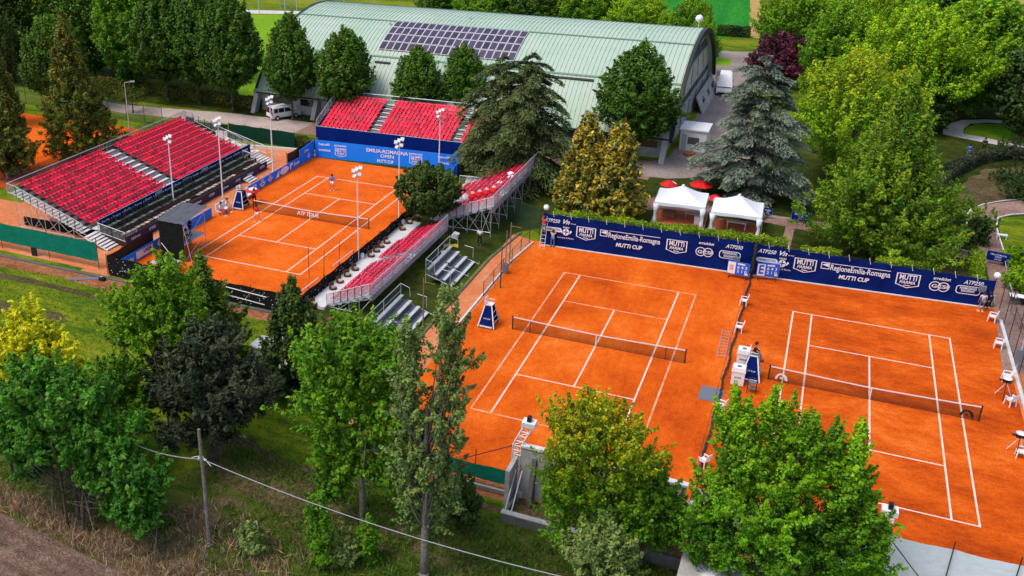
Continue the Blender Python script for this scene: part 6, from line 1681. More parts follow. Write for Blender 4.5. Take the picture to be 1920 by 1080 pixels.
# ================================================================== vegetation
rng = np.random.default_rng(11)
M_CORE = mat('hedge_inside', (0.03, 0.045, 0.008), 1.0, .6, 6)
LEAF = {
 'linden': leafmat('leaf_linden', (0.056, 0.128, 0.009), .55, .2, .25),
 'dark': leafmat('leaf_dark', (0.035, 0.072, 0.010), .55, .15, .25),
 'green': leafmat('leaf_green', (0.090, 0.225, 0.007), .55, .3, .25),
 'bright': leafmat('leaf_bright', (0.155, 0.32, 0.007), .55, .35, .25),
 'lime': leafmat('leaf_lime', (0.22, 0.39, 0.008), .55, .35, .25),
 'yellow': leafmat('leaf_yellow', (0.60, 0.60, 0.010), .55, .35, .25),
 'maple': leafmat('leaf_maple', (0.105, 0.27, 0.007), .5, .35, .25),
 'mapley': leafmat('leaf_maple_yellow', (0.16, 0.24, 0.01), .5, .35, .25),
 'poplar': leafmat('leaf_poplar', (0.15, 0.22, 0.045), .5, .25, .4),
 'emerald': leafmat('leaf_emerald', (0.060, 0.195, 0.014), .55, .3, .25),
 'conifer': leafmat('needle_reddish', (0.125, 0.140, 0.020), .7, .15, .2),
 'cedar': leafmat('needle_cedar', (0.085, 0.120, 0.035), .7, .1, .2),
 'bluecedar': leafmat('needle_blue', (0.155, 0.195, 0.14), .7, .1, .2),
 'meta': leafmat('leaf_metasequoia', (0.135, 0.245, 0.012), .55, .3, .2),
 'magnolia': leafmat('leaf_magnolia', (0.30, 0.235, 0.018), .45, .12, .4),
 'plum': leafmat('leaf_plum', (0.075, 0.016, 0.03), .6, .15, .2),
 'brown': leafmat('leaf_black_brown', (0.050, 0.066, 0.030), .7, .1, .2),
 'hedge': leafmat('leaf_hedge', (0.20, 0.31, 0.008), .6, .25, .2),
 'straw': leafmat('dry_reed', (0.40, 0.27, 0.16), .8, .2),
 'grass': leafmat('grass_blade', (0.11, 0.19, 0.018), .7, .3),
 'flower': leafmat('flower_white', (0.8, 0.78, 0.74), .6, .2),
}
def norm(a): return a/np.maximum(np.linalg.norm(a, axis=1, keepdims=True), 1e-6)
def leaf_mesh(name, P, Nn, size, tint, aspect=1.6, dirs=None):
    """P centres, Nn normals, size per leaf; each leaf a folded four-cornered blade (two triangles)"""
    n = len(P)
    Nn = norm(Nn)
    if dirs is None: dirs = rng.normal(size=(n, 3))
    T = norm(dirs-Nn*np.sum(dirs*Nn, axis=1, keepdims=True)); B = np.cross(Nn, T)
    sz = size.reshape(-1, 1)
    a = P-T*sz*aspect*.5; c = P+T*sz*aspect*.5
    fold = Nn*sz*.12
    b = P-B*sz*.5+T*sz*.08+fold; d = P+B*sz*.5+T*sz*.08+fold
    V = np.stack([a, b, c, d], axis=1).reshape(-1, 3)
    F = (np.arange(n)[:, None]*4+np.array([[0, 1, 2, 0, 2, 3]])).reshape(-1)
    me = bpy.data.meshes.new(name)
    me.vertices.add(n*4); me.vertices.foreach_set('co', V.astype(np.float32).ravel())
    me.loops.add(n*6); me.loops.foreach_set('vertex_index', F.astype(np.int32))
    me.polygons.add(n*2); me.polygons.foreach_set('loop_start', (np.arange(n*2)*3).astype(np.int32))
    try: me.polygons.foreach_set('loop_total', np.full(n*2, 3, np.int32))
    except Exception: pass
    at = me.attributes.new('tint', 'FLOAT_COLOR', 'POINT')
    col = np.concatenate([np.repeat(tint, 4, axis=0), np.ones((n*4, 1))], axis=1)
    at.data.foreach_set('color', col.astype(np.float32).ravel())
    me.update(calc_edges=True)
    return me
PROF = {
 'linden': lambda t: min(1, (t/.26)**.5)*(1-max(0, (t-.26)/.74)**2.0)**.62,
 'round': lambda t: math.sqrt(max(0, 1-(2*t-1)**2))**.8,
 'redwood': lambda t: min(1, (t/.14)**.5)*(1-t**1.25)**.9,
 'broad': lambda t: min(1, (t/.35)**.6)*math.sqrt(max(0, 1-max(0, (t-.35)/.65)**2)),
 'magnolia': lambda t: min(1, (t/.12)**.5)*max(0, 1-t)**.5*1.08 if t < 1 else 0,
 'cone': lambda t: (1-t)**.75*min(1, (t/.12)**.5),
 'column': lambda t: (min(1, (t/.18)**.6))*max(0, 1-t)**.35*1.05,
}
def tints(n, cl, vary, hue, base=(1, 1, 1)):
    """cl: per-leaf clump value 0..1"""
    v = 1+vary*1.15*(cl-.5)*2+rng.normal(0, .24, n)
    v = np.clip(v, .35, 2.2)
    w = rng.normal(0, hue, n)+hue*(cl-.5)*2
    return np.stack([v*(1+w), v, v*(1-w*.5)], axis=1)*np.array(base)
def crown_points(h0, h1, r, prof, nclump, per, clump_r, lobes=.22, inner=.25, seed=0, flat=.75, spike=1.0):
    """leafy shoots spread through a crown; each shoot is a tapering spindle that points outwards and up"""
    rr = np.random.default_rng(seed)
    H_ = h1-h0; f = PROF[prof]
    ph = rr.uniform(0, 6.28, 6)
    C = []; S = []
    while len(C) < nclump:
        t = rr.uniform(0, 1); R_ = f(t)
        if rr.uniform() > R_+.08: continue
        a = rr.uniform(0, 2*PI)
        lob = 1+lobes*(math.sin(2*a+ph[0]+t*4)+.7*math.sin(3*a+ph[1]-t*7)+.5*math.sin(5*a+ph[2]+t*11))*.55
        q = 1-inner*rr.uniform()**1.5 if rr.uniform() < .8 else rr.uniform(.2, .8)
        rad = max(0, r*R_*lob*q-clump_r*.45)
        C.append((rad*math.cos(a), rad*math.sin(a), h0+t*H_)); S.append(clump_r*rr.uniform(.6, 1.25))
    C = np.array(C); S = np.array(S)
    n = nclump*per
    idx = np.repeat(np.arange(nclump), per)
    ctr = np.array([0, 0, h0+H_*.3])
    out = norm(C-ctr)
    ax = norm(out*.8+np.array([0, 0, .75])+rr.normal(0, .35, (nclump, 3)))
    D = norm(rr.normal(size=(n, 3))); rad = rr.uniform(0, 1, n)**.5
    u = rr.uniform(-.75, 1.0, n)*spike
    w = np.clip(1-.78*np.clip(u, 0, 1), .15, 1)
    off = D*(rad*w*S[idx]*.8)[:, None]; off[:, 2] *= flat
    off = off+ax[idx]*(u*S[idx]*1.35)[:, None]
    P = C[idx]+off
    Nn = D*.6+out[idx]*.3+np.array([0, 0, .5])+rr.normal(0, .4, (n, 3))
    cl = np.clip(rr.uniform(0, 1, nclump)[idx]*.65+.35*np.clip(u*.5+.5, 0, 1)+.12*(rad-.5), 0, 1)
    return P, Nn, cl, C
def trunk_mesh(h, r0, r1, C=None, limbs=7, seed=0, lean=(0, 0), start=.3):
    rr = random.Random(seed); b = MB()
    top = Vector((lean[0], lean[1], h))
    pts = [Vector((lean[0]*(i/6)**1.5+rr.uniform(-.05, .05)*h*.03, lean[1]*(i/6)**1.5+rr.uniform(-.05, .05)*h*.03, h*i/6-.05)) for i in range(7)]
    b.tube(pts, r0, 8, r2=r1)
    b.lathe([(r0*1.5, -.1), (r0*1.25, .12), (r0*1.02, .45)], 8)
    if C is not None:
        for _ in range(limbs):
            c = Vector(C[rr.randrange(len(C))]); t = min(.92, max(start, (c.z/h)*.55+rr.uniform(-.05, .1)))
            k = t*6; i = min(5, int(k)); p = pts[i].lerp(pts[i+1], k-i)
            m = p.lerp(c, .5)+Vector((0, 0, -.06*(c-p).length))
            b.tube([p, m, c], r0*.34*(1-t*.6), 5, r2=.02)
    return b
PROTO = {}
def tree(name, label, cat, loc, h, r, prof, leaf, n=(120, 70), cr=.9, ls=.28, h0=.18, vary=.35, hue=.15, group=None, bark=None, aspect=1.6, limbs=8, tr=.16, seed=1, lobes=.22, inner=.3, top=None, leaf2=None, frac2=.3, flat=.75, base=(1, 1, 1), proto=None, spike=1.0):
    t = thing(name, label, cat, (loc[0], loc[1], 0), (seed*1.7) % 6.28 if proto else 0, group)
    if proto and proto in PROTO:
        cm, tm, hh, rr_ = PROTO[proto]
        sc_ = (r/rr_, r/rr_, h/hh)
        link('crown', cm, None, t).scale = sc_; link('trunk', tm, None, t).scale = sc_
        return t
    P, Nn, cl, C = crown_points(h*h0, h-cr*.8, r, prof, n[0], n[1], cr, lobes, inner, seed, flat, spike)
    m = len(P); size = ls*rng.uniform(.65, 1.3, m)
    tn = tints(m, cl, vary, hue, base)
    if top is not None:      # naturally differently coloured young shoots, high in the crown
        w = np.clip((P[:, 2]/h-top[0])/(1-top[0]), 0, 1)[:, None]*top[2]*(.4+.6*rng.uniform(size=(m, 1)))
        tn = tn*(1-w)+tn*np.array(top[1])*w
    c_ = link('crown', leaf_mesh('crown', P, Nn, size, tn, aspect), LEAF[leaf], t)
    k_ = trunk_mesh(h*.9, tr, tr*.25, C, limbs, seed, start=max(.12, h0*.8)).build('trunk', bark or M_BARK, t, smooth=True)
    if proto: PROTO[proto] = (c_.data, k_.data, h, r)
    return t
def cedar(name, label, loc, h, r, leaf, seed=1, nb=70, droop=.5, dens=1.0, group=None, ls=.30, twin=None):
    """layered cedar: long limbs carrying flat drooping sprays"""
    rr = np.random.default_rng(seed); t = thing(name, label, 'tree', (loc[0], loc[1], 0), 0, group)
    Ps = []; Ns = []; Ds = []; Cl = []; limbs = MB()
    tops = twin or [(0, 0, h, 1.0)]
    for ti, (tx, ty, th, tw_) in enumerate(tops):
        for k in range(int(nb*tw_)):
            u = (k+.5)/int(nb*tw_); z = th*(.10+.88*(round(u*14)/14+rr.uniform(-.018, .018))); a = k*2.39996+rr.uniform(-.3, .3)
            L = r*tw_*((1-u)**.40)*rr.uniform(.55, 1.18)+.5
            if u > .95: L = .9
            d = np.array([math.cos(a), math.sin(a), 0]); sd_ = np.array([-math.sin(a), math.cos(a), 0])
            rise = .22*L; dr = droop*L*.55
            def pos(s): return np.array([tx, ty, z])+d*L*s+np.array([0, 0, 1])*(rise*s-dr*s**2.4)
            limbs.tube([tuple(pos(s)) for s in (0, .35, .7, 1.0)], .05+.02*L*.3, 4, r2=.012)
            m = int(62*L*dens)+25
            s = rr.uniform(.18, 1.03, m)**.8; wd = .42*L*(1.05-s*.7)
            lat = rr.uniform(-1, 1, m)
            p = np.array([tx, ty, z])+d*(L*s)[:, None]+np.array([0, 0, 1])*(rise*s-dr*s**2.4)[:, None]
            p = p+sd_*(lat*wd)[:, None]+np.array([0, 0, -1])*(np.abs(lat)*wd*.45)[:, None]+rr.normal(0, .07, (m, 3))
            Ps.append(p); Ns.append(np.array([0, 0, 1.0])+rr.normal(0, .38, (m, 3))+d*.15)
            Ds.append(d*1.0+sd_*(np.sign(lat)*rr.uniform(.2, 1.1, m))[:, None]+np.array([0, 0, -.45])*np.ones((m, 1))); Cl.append(np.full(m, rr.uniform())*.35+np.clip(s, 0, 1)**2*.65)
    P = np.concatenate(Ps); Nn = np.concatenate(Ns); D = np.concatenate(Ds); cl = np.concatenate(Cl); m = len(P)
    link('crown', leaf_mesh('crown', P, Nn, ls*.42*rng.uniform(.7, 1.3, m), tints(m, cl, .6, .06), 3.4, D), LEAF[leaf], t)
    for (tx, ty, th, tw_) in tops: limbs.tube([(0, 0, 0), (tx*.5, ty*.5, th*.3), (tx, ty, th*.95)], .30*tw_, 8, r2=.03)
    limbs.build('trunk', M_BARK, t)
    return t

# --- conifers by the left practice court
(x_, y_, h_, r_) = (-86.29, 12.11, 16.96, 3.36)
tree('conifer', 'dark reddish-green conifer at the left edge of the park', 'tree', (x_, y_), h_, r_*1.05, 'cone', 'conifer', (420, 70), .75, .17, .04, .45, .25, aspect=2.4, seed=2, lobes=.3)
(x_, y_, h_, r_) = (-82.92, 19.48, 17.06, 4.47)
tree('conifer', 'tall reddish-tipped conifer beside the lawn behind the left grandstand', 'tree', (x_, y_), h_, r_*1.05, 'cone', 'conifer', (420, 70), .75, .17, .04, .5, .3, aspect=2.4, seed=3, lobes=.35, base=(1.05, 1.05, .9))
# --- row of clipped lindens
G_L = 'lindens in a row along the hall path'
lt = [((440, 208), -22, 128, 'big dark linden rightmost of the row left of the hall'), ((374, 195), -40, 125, 'dark linden second from the right in the row left of the hall'), ((315, 190), -60, 130, 'dark linden third from the right in the row left of the hall')]
for k, (q, lab) in enumerate(zip([(-78.99, 45.83, 15.7, 4.54), (-85.12, 46.84, 16.17, 4.54), (-90.19, 46.51, 16.34, 4.78)], [l[3] for l in lt])):
    tree('linden', lab, 'tree', q[:2], q[2], q[3], 'linden', 'linden', (420, 90), .85, .22, .20, .4, .12, G_L, seed=10+k, lobes=.15, proto='lr', top=(.3, (1.7, 1.6, .9), .6))
G_B = 'dense trees behind the left conifers'
for k, (q, lf, lab) in enumerate(zip([(-97.96, 48.8, 17.5, 4.56), (-107.8, 52.48, 17.34, 5.18), (-116.63, 52.45, 18.46, 5.29), (-119.71, 47.13, 18.09, 5.18), (-91.43, 59.83, 18.84, 4.38), (-101.81, 59.11, 19.98, 5.69), (-101.05, 36.54, 12.94, 3.94), (-110.32, 59.41, 20.39, 5.82), (-102.14, 27.31, 16.53, 2.69)], ['green', 'linden', 'linden', 'dark', 'linden', 'green', 'linden', 'linden', 'dark'],
        ['leafy tree with light green top above the path end', 'dense dark tree behind the tall reddish conifer', 'dense dark tree between the two conifers', 'dark tree in the top left corner', 'dark tree behind the linden row, nearest the meadow', 'light-tipped tree behind the linden row', 'bushy dark tree low behind the two conifers', 'tallest tree at the back left of the park', 'dark tree at the left picture edge'])):
    tree('broadleaf_tree', lab, 'tree', q[:2], q[2], q[3]*1.05, 'broad', lf, (330, 80), 1.1, .27, .10, .5, .2, G_B, seed=20+k, top=(.35, (2.2, 1.8, .8), .75), lobes=.2, proto='gb'+lf)
# --- lindens in front of the hall
for k, (q, lab) in enumerate(zip([(-69.18, 44.91, 13.91, 3.71), (-61.7, 45.47, 12.51, 3.92), (-52.73, 48.13, 10.5, 3.43), (-47.56, 50.45, 10.64, 3.23), (-24.98, 45.94, 13.58, 4.88)],
        ['dark pyramid linden above the parked family van', 'broad dark linden between the van and the far red grandstand', 'dark linden rising behind the far red grandstand, middle', 'dark linden behind the far grandstand beside the cedar', 'large dark pyramid linden in front of the hall gable end'])):
    tree('linden', lab, 'tree', q[:2], q[2], q[3]*.96, 'linden', 'linden', (420, 90), .8, .20, .23, .4, .12, 'lindens in front of the hall', seed=40+k, lobes=.12, top=(.3, (1.8, 1.7, .9), .65), proto='lh' if k < 4 else 'lr')
# --- cedars
(x_, y_, h_, r_) = (-36.15, 34.62, 13.76, 5.88)
cedar('cedar', 'wide dark twin-topped cedar in front of the solar panels', (x_, y_), h_, r_*1.0, 'cedar', 5, 104, .9, 1.5, twin=[(-1.6, .6, h_*.95, .9), (2.0, -.5, h_*1.0, 1.0)], ls=.30)
(x_, y_, h_, r_) = (-11.54, 37.77, 14.72, 5.76)
cedar('blue_cedar', 'silvery blue cedar right of the gravel yard', (x_, y_), h_, r_*1.0, 'bluecedar', 8, 80, .65, 1.75, ls=.30)
# --- magnolia
(x_, y_, h_, r_) = (-25.6, 26.71, 9.91, 2.39)
tm = thing('magnolia', 'yellow-brown two-peaked magnolia left of the gazebos', 'tree', (x_+1.0, y_, 0))
Pm = []; 
for (dx, dy, hh, rr_, sd_) in ((-1.55, .2, h_*1.03, r_*1.25, 1), (1.55, 0, h_*1.0, r_*1.3, 2)):
    P, Nn, cl, C = crown_points(.1, hh-.4, rr_, 'magnolia', 330, 40, .55, .10, .3, sd_)
    Pm.append((P+np.array([dx, dy, 0]), Nn, cl))
P = np.concatenate([p[0] for p in Pm]); Nn = np.concatenate([p[1] for p in Pm]); cl = np.concatenate([p[2] for p in Pm])
tn = tints(len(P), cl, .5, .25); br = rng.uniform(size=len(P)) < .3; tn[br] *= np.array([.35, .6, .9]); hi = rng.uniform(size=len(P)) < .12; tn[hi] *= np.array([1.9, 1.8, 1.2])
link('crown', leaf_mesh('crown', P, Nn, .20*rng.uniform(.7, 1.3, len(P)), tn, 2.2), LEAF['magnolia'], tm)
b = MB(); b.tube([(0, 0, 0), (-1.2, .2, h_*.8)], .2, 7, r2=.04); b.tube([(0, 0, 0), (1.4, 0, h_*.8)], .2, 7, r2=.04); b.build('trunk', M_BARK, tm)
# --- right-hand park trees
(x_, y_, h_, r_) = (0.46, 26.95, 15.96, 6.04)
tree('dawn_redwood', 'huge feathery yellow-green tree right of the blue cedar', 'tree', (x_, y_), h_, r_*1.08, 'redwood', 'meta', (860, 80), .85, .145, .05, .8, .25, seed=61, lobes=.5, aspect=2.4, inner=.4, limbs=24, tr=.3, spike=1.2)
(x_, y_, h_, r_) = (-2.37, 49.79, 13.65, 6.74)
tree('acacia', 'golden-topped tree behind the feathery tree', 'tree', (x_, y_), h_, r_, 'broad', 'lime', (400, 80), 1.0, .21, .1, .45, .2, seed=62, lobes=.3, top=(.55, (2.3, 1.15, .6), .6))
rl = [((-12.71, 92.14, 7.33, 4.57), 'plum', .0, 'dark purple plum tree at the end of the yard'), ((-12.11, 112.32, 12.17, 5.72), 'green', 1, 'green tree behind the purple plum'),
      ((-4.72, 84.56, 13.99, 5.52), 'green', 1, 'bright green tree between plum and golden tree'), ((3.84, 74.89, 15.24, 8.08), 'bright', 1, 'large spreading light green tree above the golden tree'),
      ((11.1, 82.99, 15.87, 7.82), 'green', 1, 'large green tree over the pale park path'), ((17.85, 85.43, 15.29, 6.58), 'green', 1, 'green tree at the top right edge'),
      ((-0.68, 108.63, 15.68, 8.36), 'bright', 1, 'light green tree at the top behind the others'), ((9.76, 105.26, 17.34, 8.77), 'green', 1, 'tall green tree in the back row top right'), ((16.79, 72.13, 13.43, 3.82), 'dark', 0, 'dark tree at the right edge over the path'),
      ((6.67, 72.14, 6.79, 2.99), 'dark', 0, 'dark understorey tree beside the park path')]
for k, (q, lf, tp, lab) in enumerate(rl):
    tree('broadleaf_tree' if lf != 'plum' else 'plum_tree', lab, 'tree', q[:2], q[2], q[3], 'broad', lf, (520, 105) if lf in ('green', 'bright') else (260, 60), 1.1, .21 if lf in ('green', 'bright') else .3, .10, .6, .2, 'trees of the right-hand park', seed=70+k, lobes=.3, top=(.25, (2.4, 1.7, .8), .8) if tp else None, proto='rp'+lf)
# --- behind the hall
bl = [((-67.24, 113.74, 8.87, 5.51), 'green'), ((-58.94, 117.47, 9.84, 6.01), 'linden'), ((-50.63, 121.2, 7.9, 5.52), 'green'), ((-38.98, 120.65, 7.9, 6.35), 'bright'), ((-27.58, 105.38, 10.31, 3.97), 'green'), ((-24.24, 93.94, 8.24, 2.47), 'green'), ((-77.86, 121.51, 8.31, 5.3), 'linden'), ((-46.33, 129.23, 11.07, 4.62), 'linden')]
labs = ['green tree over the hall ridge, left of centre', 'dark tree over the hall ridge by the solar panels', 'green tree over the hall ridge, centre', 'light yellow-green round tree over the hall ridge', 'green tree behind the white globe lamp', 'low green tree at the back corner of the gable', 'dark tree over the hall ridge, leftmost', 'dark tree behind the yellow-green round tree']
for k, ((q, lf), lab) in enumerate(zip(bl, labs)):
    tree('broadleaf_tree', lab, 'tree', q[:2], q[2], q[3], 'broad', lf, (420, 90), 1.3, .3, .06, .5, .2, 'trees behind the hall', seed=90+k, lobes=.25, top=(.3, (2.0, 1.7, .8), .6), proto=('rp' if lf != 'linden' else 'gb')+lf)
# --- round tree by the centre court
(x_, y_, h_, r_) = (-38.06, 17.18, 6.28, 3.08)
tree('round_tree', 'round clipped tree between the two east grandstands', 'tree', (-38.2, 15.9), 6.5, r_*.92, 'round', 'dark', (280, 80), .55, .17, .30, .5, .2, seed=101, lobes=.2, tr=.17, limbs=10, top=(.4, (2.4, 2.0, .8), .6))
# --- foreground
SCALE = {'large blackish bush in the middle of the lower left thicket': 1.1, 'wide emerald green tree with bare stems along the field edge': 1.1, 'light green locust tree left of the dark thicket': 1.1, 'loose bright green tree left of the poplar': 1.1, 'bright yellow-leaved young tree at the lower left': 1.15}
def multi(name, label, loc, parts, leaf, trunkh, tr=.14, seed=1, n=(60, 60), cr=.5, ls=.17, vary=.45, hue=.2, aspect=1.6, bark=None, top=None, limbs=10, lean=(0, 0), cat='tree', trunks=1):
    """crown assembled from several leafy boughs: (dx, dy, z, radius, height, share)"""
    t = thing(name, label, cat, (loc[0], loc[1], 0)); Ps = []; Ns = []; Cs = []; CC = []; t.scale = (SCALE.get(label, 1),)*2+(1+(SCALE.get(label, 1)-1)*.5,)
    hmax = max(p[2]+p[4]/2 for p in parts)
    for k, (dx, dy, z, r, hh, sh) in enumerate(parts):
        P, Nn, cl, C = crown_points(-hh/2, hh/2, r, 'round', max(6, int(n[0]*sh*1.25)), int(n[1]*1.25), cr, .35, .55, seed*31+k, .75, 1.25)
        o = np.array([dx, dy, z]); Ps.append(P+o); Ns.append(Nn); Cs.append(cl*.6+.4*np.random.default_rng(seed+k).uniform()); CC.append(C+o)
    P = np.concatenate(Ps); Nn = np.concatenate(Ns); cl = np.concatenate(Cs); C = np.concatenate(CC); m = len(P)
    tn = tints(m, cl, vary, hue)
    if top is not None:
        w = np.clip((P[:, 2]/hmax-top[0])/(1-top[0]), 0, 1)[:, None]*top[2]*(.4+.6*rng.uniform(size=(m, 1))); tn = tn*(1-w)+tn*np.array(top[1])*w
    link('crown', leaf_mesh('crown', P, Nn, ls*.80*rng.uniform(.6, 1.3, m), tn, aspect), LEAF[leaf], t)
    for q in range(trunks):
        rr = random.Random(seed+q); a = rr.uniform(0, 6.3)
        tb = trunk_mesh(trunkh*(1 if q == 0 else rr.uniform(.6, .95)), tr*(1 if q == 0 else .6), tr*.3, C, limbs, seed+q, lean if q == 0 else (rr.uniform(-1, 1), rr.uniform(-1, 1)))
        o = tb.build('trunk', bark or M_BARK, t, smooth=True)
        if q: o.location = (math.cos(a)*.6, math.sin(a)*.6, 0)
    return t
# poplar: twin-columned, silvery
(x_, y_, h_, r_) = (-20.64, -28.05, 16.6, 1.9)
parts = []
rr = random.Random(5)
for i in range(17):
    k = i/16
    parts.append((-1.0+rr.uniform(-.35, .3)+.35*(1-k), rr.uniform(-.4, .4), h_*(.24+.56*k), rr.uniform(.7, 1.1)*(.6+.6*math.sin(PI*min(1, k*.8+.15))), rr.uniform(1.4, 2.2), .85))
for i in range(19):
    k = i/18
    parts.append((.75+rr.uniform(-.35, .45)+.2*k, rr.uniform(-.4, .4), h_*(.24+.70*k), rr.uniform(.72, 1.12)*(.6+.6*math.sin(PI*min(1, k*.75+.2))), rr.uniform(1.4, 2.2), .85))
multi('poplar', 'tall slender poplar with silvery leaves standing in front of the courts', (x_, y_), parts, 'poplar', h_*.62, .24, 7, (10, 66), .36, .155, .5, .12, 1.25, M_BARKP, limbs=40)
# bushy light green tree left of it
(x_, y_, h_, r_) = (-24.99, -26.17, 12.56, 3.09)
parts = [(-1.9, .3, h_*.56, 1.9, 3.2, 1), (1.2, .2, h_*.6, 1.8, 3.2, .9), (-.4, 0, h_*.84, 1.7, 2.6, 1), (1.5, 0, h_*.86, 1.5, 1.8, .7), (-2.3, 0, h_*.78, 1.2, 1.6, .6), (-1.1, .2, h_*.38, 1.8, 2.8, .8), (1.3, .4, h_*.36, 1.4, 2.4, .6), (2.2, .2, h_*.5, 1.1, 2.6, .5), (-.2, 0, h_*.7, 1.9, 2.4, .8), (-1.6, 0, h_*.22, 1.0, 1.6, .4), (2.3, 0, h_*.26, .7, 1.6, .3)]
multi('bushy_tree', 'loose bright green tree left of the poplar', (x_, y_), parts, 'green', h_*.85, .16, 9, (66, 62), .55, .16, .55, .25, 1.9, limbs=22, top=(.5, (1.9, 1.5, 1), .6), bark=M_BARKP)
# maple with orange tips, centre bottom
(x_, y_, h_, r_) = (-13.4, -24.38, 10.35, 2.68)
parts = [(0, 0, h_*.84, 2.0, 2.6, 1), (-1.2, 0, h_*.8, 1.5, 2.4, .8), (1.6, 0, h_*.78, 1.5, 2.2, .8), (-.9, 0, h_*.58, 1.8, 2.6, 1), (1.0, .2, h_*.55, 1.9, 3, 1), (-.9, 0, h_*.34, 1.9, 2.6, .9), (1.4, 0, h_*.32, 1.6, 2.4, .7), (-1.6, 0, h_*.46, 1.2, 2, .5), (2.4, .2, h_*.42, 1.2, 2.2, .5), (-.2, 0, h_*.93, 1.1, 1.2, .5)]
multi('maple', 'maple with orange-tinged top in front of the concrete practice wall', (x_, y_), parts, 'maple', h_*.85, .17, 12, (54, 74), .46, .14, .5, .3, 1.4, limbs=20, top=(.38, (4.2, 1.5, .7), .95))
(x_, y_, h_, r_) = (-12.19, -26.51, 5.59, 1.53)
multi('olive_bush', 'grey-green bush under the orange-tinged maple', (x_, y_), [(0, 0, h_*.7, 1.5, 2.2, 1), (-.8, .2, h_*.5, 1.2, 2, .8), (.9, 0, h_*.5, 1.3, 2, .8)], 'poplar', h_*.7, .1, 13, (45, 60), .4, .14, .4, .1, 2.2, cat='bush')
(x_, y_, h_, r_) = (-10.83, -22.57, 6.89, 1.61)
multi('dark_bush', 'dark green bush between the two maples', (x_, y_), [(0, 0, h_*.7, 1.5, 2.6, 1), (.9, 0, h_*.45, 1.4, 2.6, 1), (-.9, 0, h_*.45, 1.2, 2.2, .7)], 'green', h_*.7, .12, 14, (50, 60), .45, .17, .45, .15, 1.5, cat='bush')
# big bright maple bottom right
(x_, y_, h_, r_) = (-4.51, -23.45, 11.61, 4.93)
parts = [(-3.0, 0, h_*.88, .7, 2.2, .35), (-2.3, 0, h_*.82, .8, 2.0, .35), (-1.5, .2, h_*.90, .6, 2.2, .3), (-.6, .2, h_*.88, .7, 2.2, .35), (.3, 0, h_*.86, .7, 2.0, .35), (1.3, 0, h_*.86, .7, 2.0, .35), (2.3, 0, h_*.85, .6, 2.2, .3), (-2.2, 0, h_*.70, 1.5, 2.0, .8), (0, .3, h_*.72, 2.0, 2.2, 1.0), (1.9, .2, h_*.70, 1.4, 2.0, .7), (3.0, .2, h_*.56, 1.1, 1.8, .5), (3.9, 0, h_*.50, .6, 1.2, .22), (-3.0, 0, h_*.52, 1.4, 2.2, .7), (-.9, -.3, h_*.52, 2.4, 2.6, 1.2), (1.6, 0, h_*.48, 2.2, 2.6, 1.1), (2.9, 0, h_*.38, 1.3, 2.0, .6), (4.1, .1, h_*.34, .7, 1.0, .2), (-2.8, 0, h_*.30, 1.8, 2.4, .8), (.3, 0, h_*.26, 2.7, 2.6, 1.1), (2.8, 0, h_*.24, 1.7, 2.2, .65), (-4.0, 0, h_*.36, .9, 1.4, .3)]
multi('maple', 'broad bright green maple with many upright shoots at the bottom right', (x_, y_), parts, 'maple', h_*.8, .22, 15, (76, 92), .46, .14, .85, .22, 1.4, limbs=36, top=(.4, (2.2, 1.5, .6), .8))
# --- bottom left thicket
(x_, y_, h_, r_) = (-43.55, -29.29, 10.55, 2.26)
multi('yellow_locust', 'bright yellow-leaved young tree at the lower left', (x_, y_), [(0.1, 0, h_*.9, 1.1, 1.8, .6), (-.6, 0, h_*.78, 1.5, 1.8, .9), (.9, 0, h_*.78, 1.4, 2, .9), (0, 0, h_*.66, 1.9, 1.8, 1), (-1.3, 0, h_*.6, 1.1, 1.4, .5), (1.7, 0, h_*.68, .8, 1.0, .3)], 'yellow', h_*.8, .11, 16, (60, 62), .42, .15, .35, .12, 2.0, limbs=14)
(x_, y_, h_, r_) = (-39.37, -31.89, 9.53, 4.5)
parts = [(-1.6, 0, h_*.86, 1.5, 1.8, .7), (-2.8, .2, h_*.70, 1.5, 1.8, .6), (-.4, .2, h_*.76, 1.6, 1.8, .8), (1.3, 0, h_*.84, 1.3, 1.8, .6), (2.4, .3, h_*.66, 1.3, 1.8, .6), (3.3, .1, h_*.50, 1.2, 1.5, .5), (4.3, 0, h_*.42, 1.3, 1.6, .5), (4.0, -.2, h_*.24, 1.1, 1.2, .4), (.6, 0, h_*.58, 1.7, 1.8, .8), (-1.3, 0, h_*.54, 1.8, 1.8, .8), (-3.3, 0, h_*.48, 1.4, 1.6, .5), (1.9, 0, h_*.42, 1.3, 1.3, .5), (3.0, -.2, h_*.30, 1.1, 1.2, .4), (-2.3, -.3, h_*.34, 1.0, 1.0, .3)]
multi('ash_tree', 'wide emerald green tree with bare stems along the field edge', (x_, y_), parts, 'emerald', h_*.75, .13, 17, (66, 64), .5, .17, .5, .18, 2.1, limbs=20, trunks=5, top=(.5, (1.8, 1.5, 1), .5))
(x_, y_, h_, r_) = (-48.77, -27.44, 8.88, 1.45)
multi('ash_tree', 'green tree with grey twigs at the left picture edge', (x_, y_), [(0, 0, h_*.8, 1.5, 2.4, 1), (-1.2, 0, h_*.55, 1.5, 2.4, 1), (1.0, 0, h_*.5, 1.2, 2, .7)], 'emerald', h_*.9, .12, 18, (60, 60), .5, .17, .5, .2, 2.0, limbs=18, bark=M_BARKP)
(x_, y_, h_, r_) = (-40.09, -22.58, 11.56, 3.47)
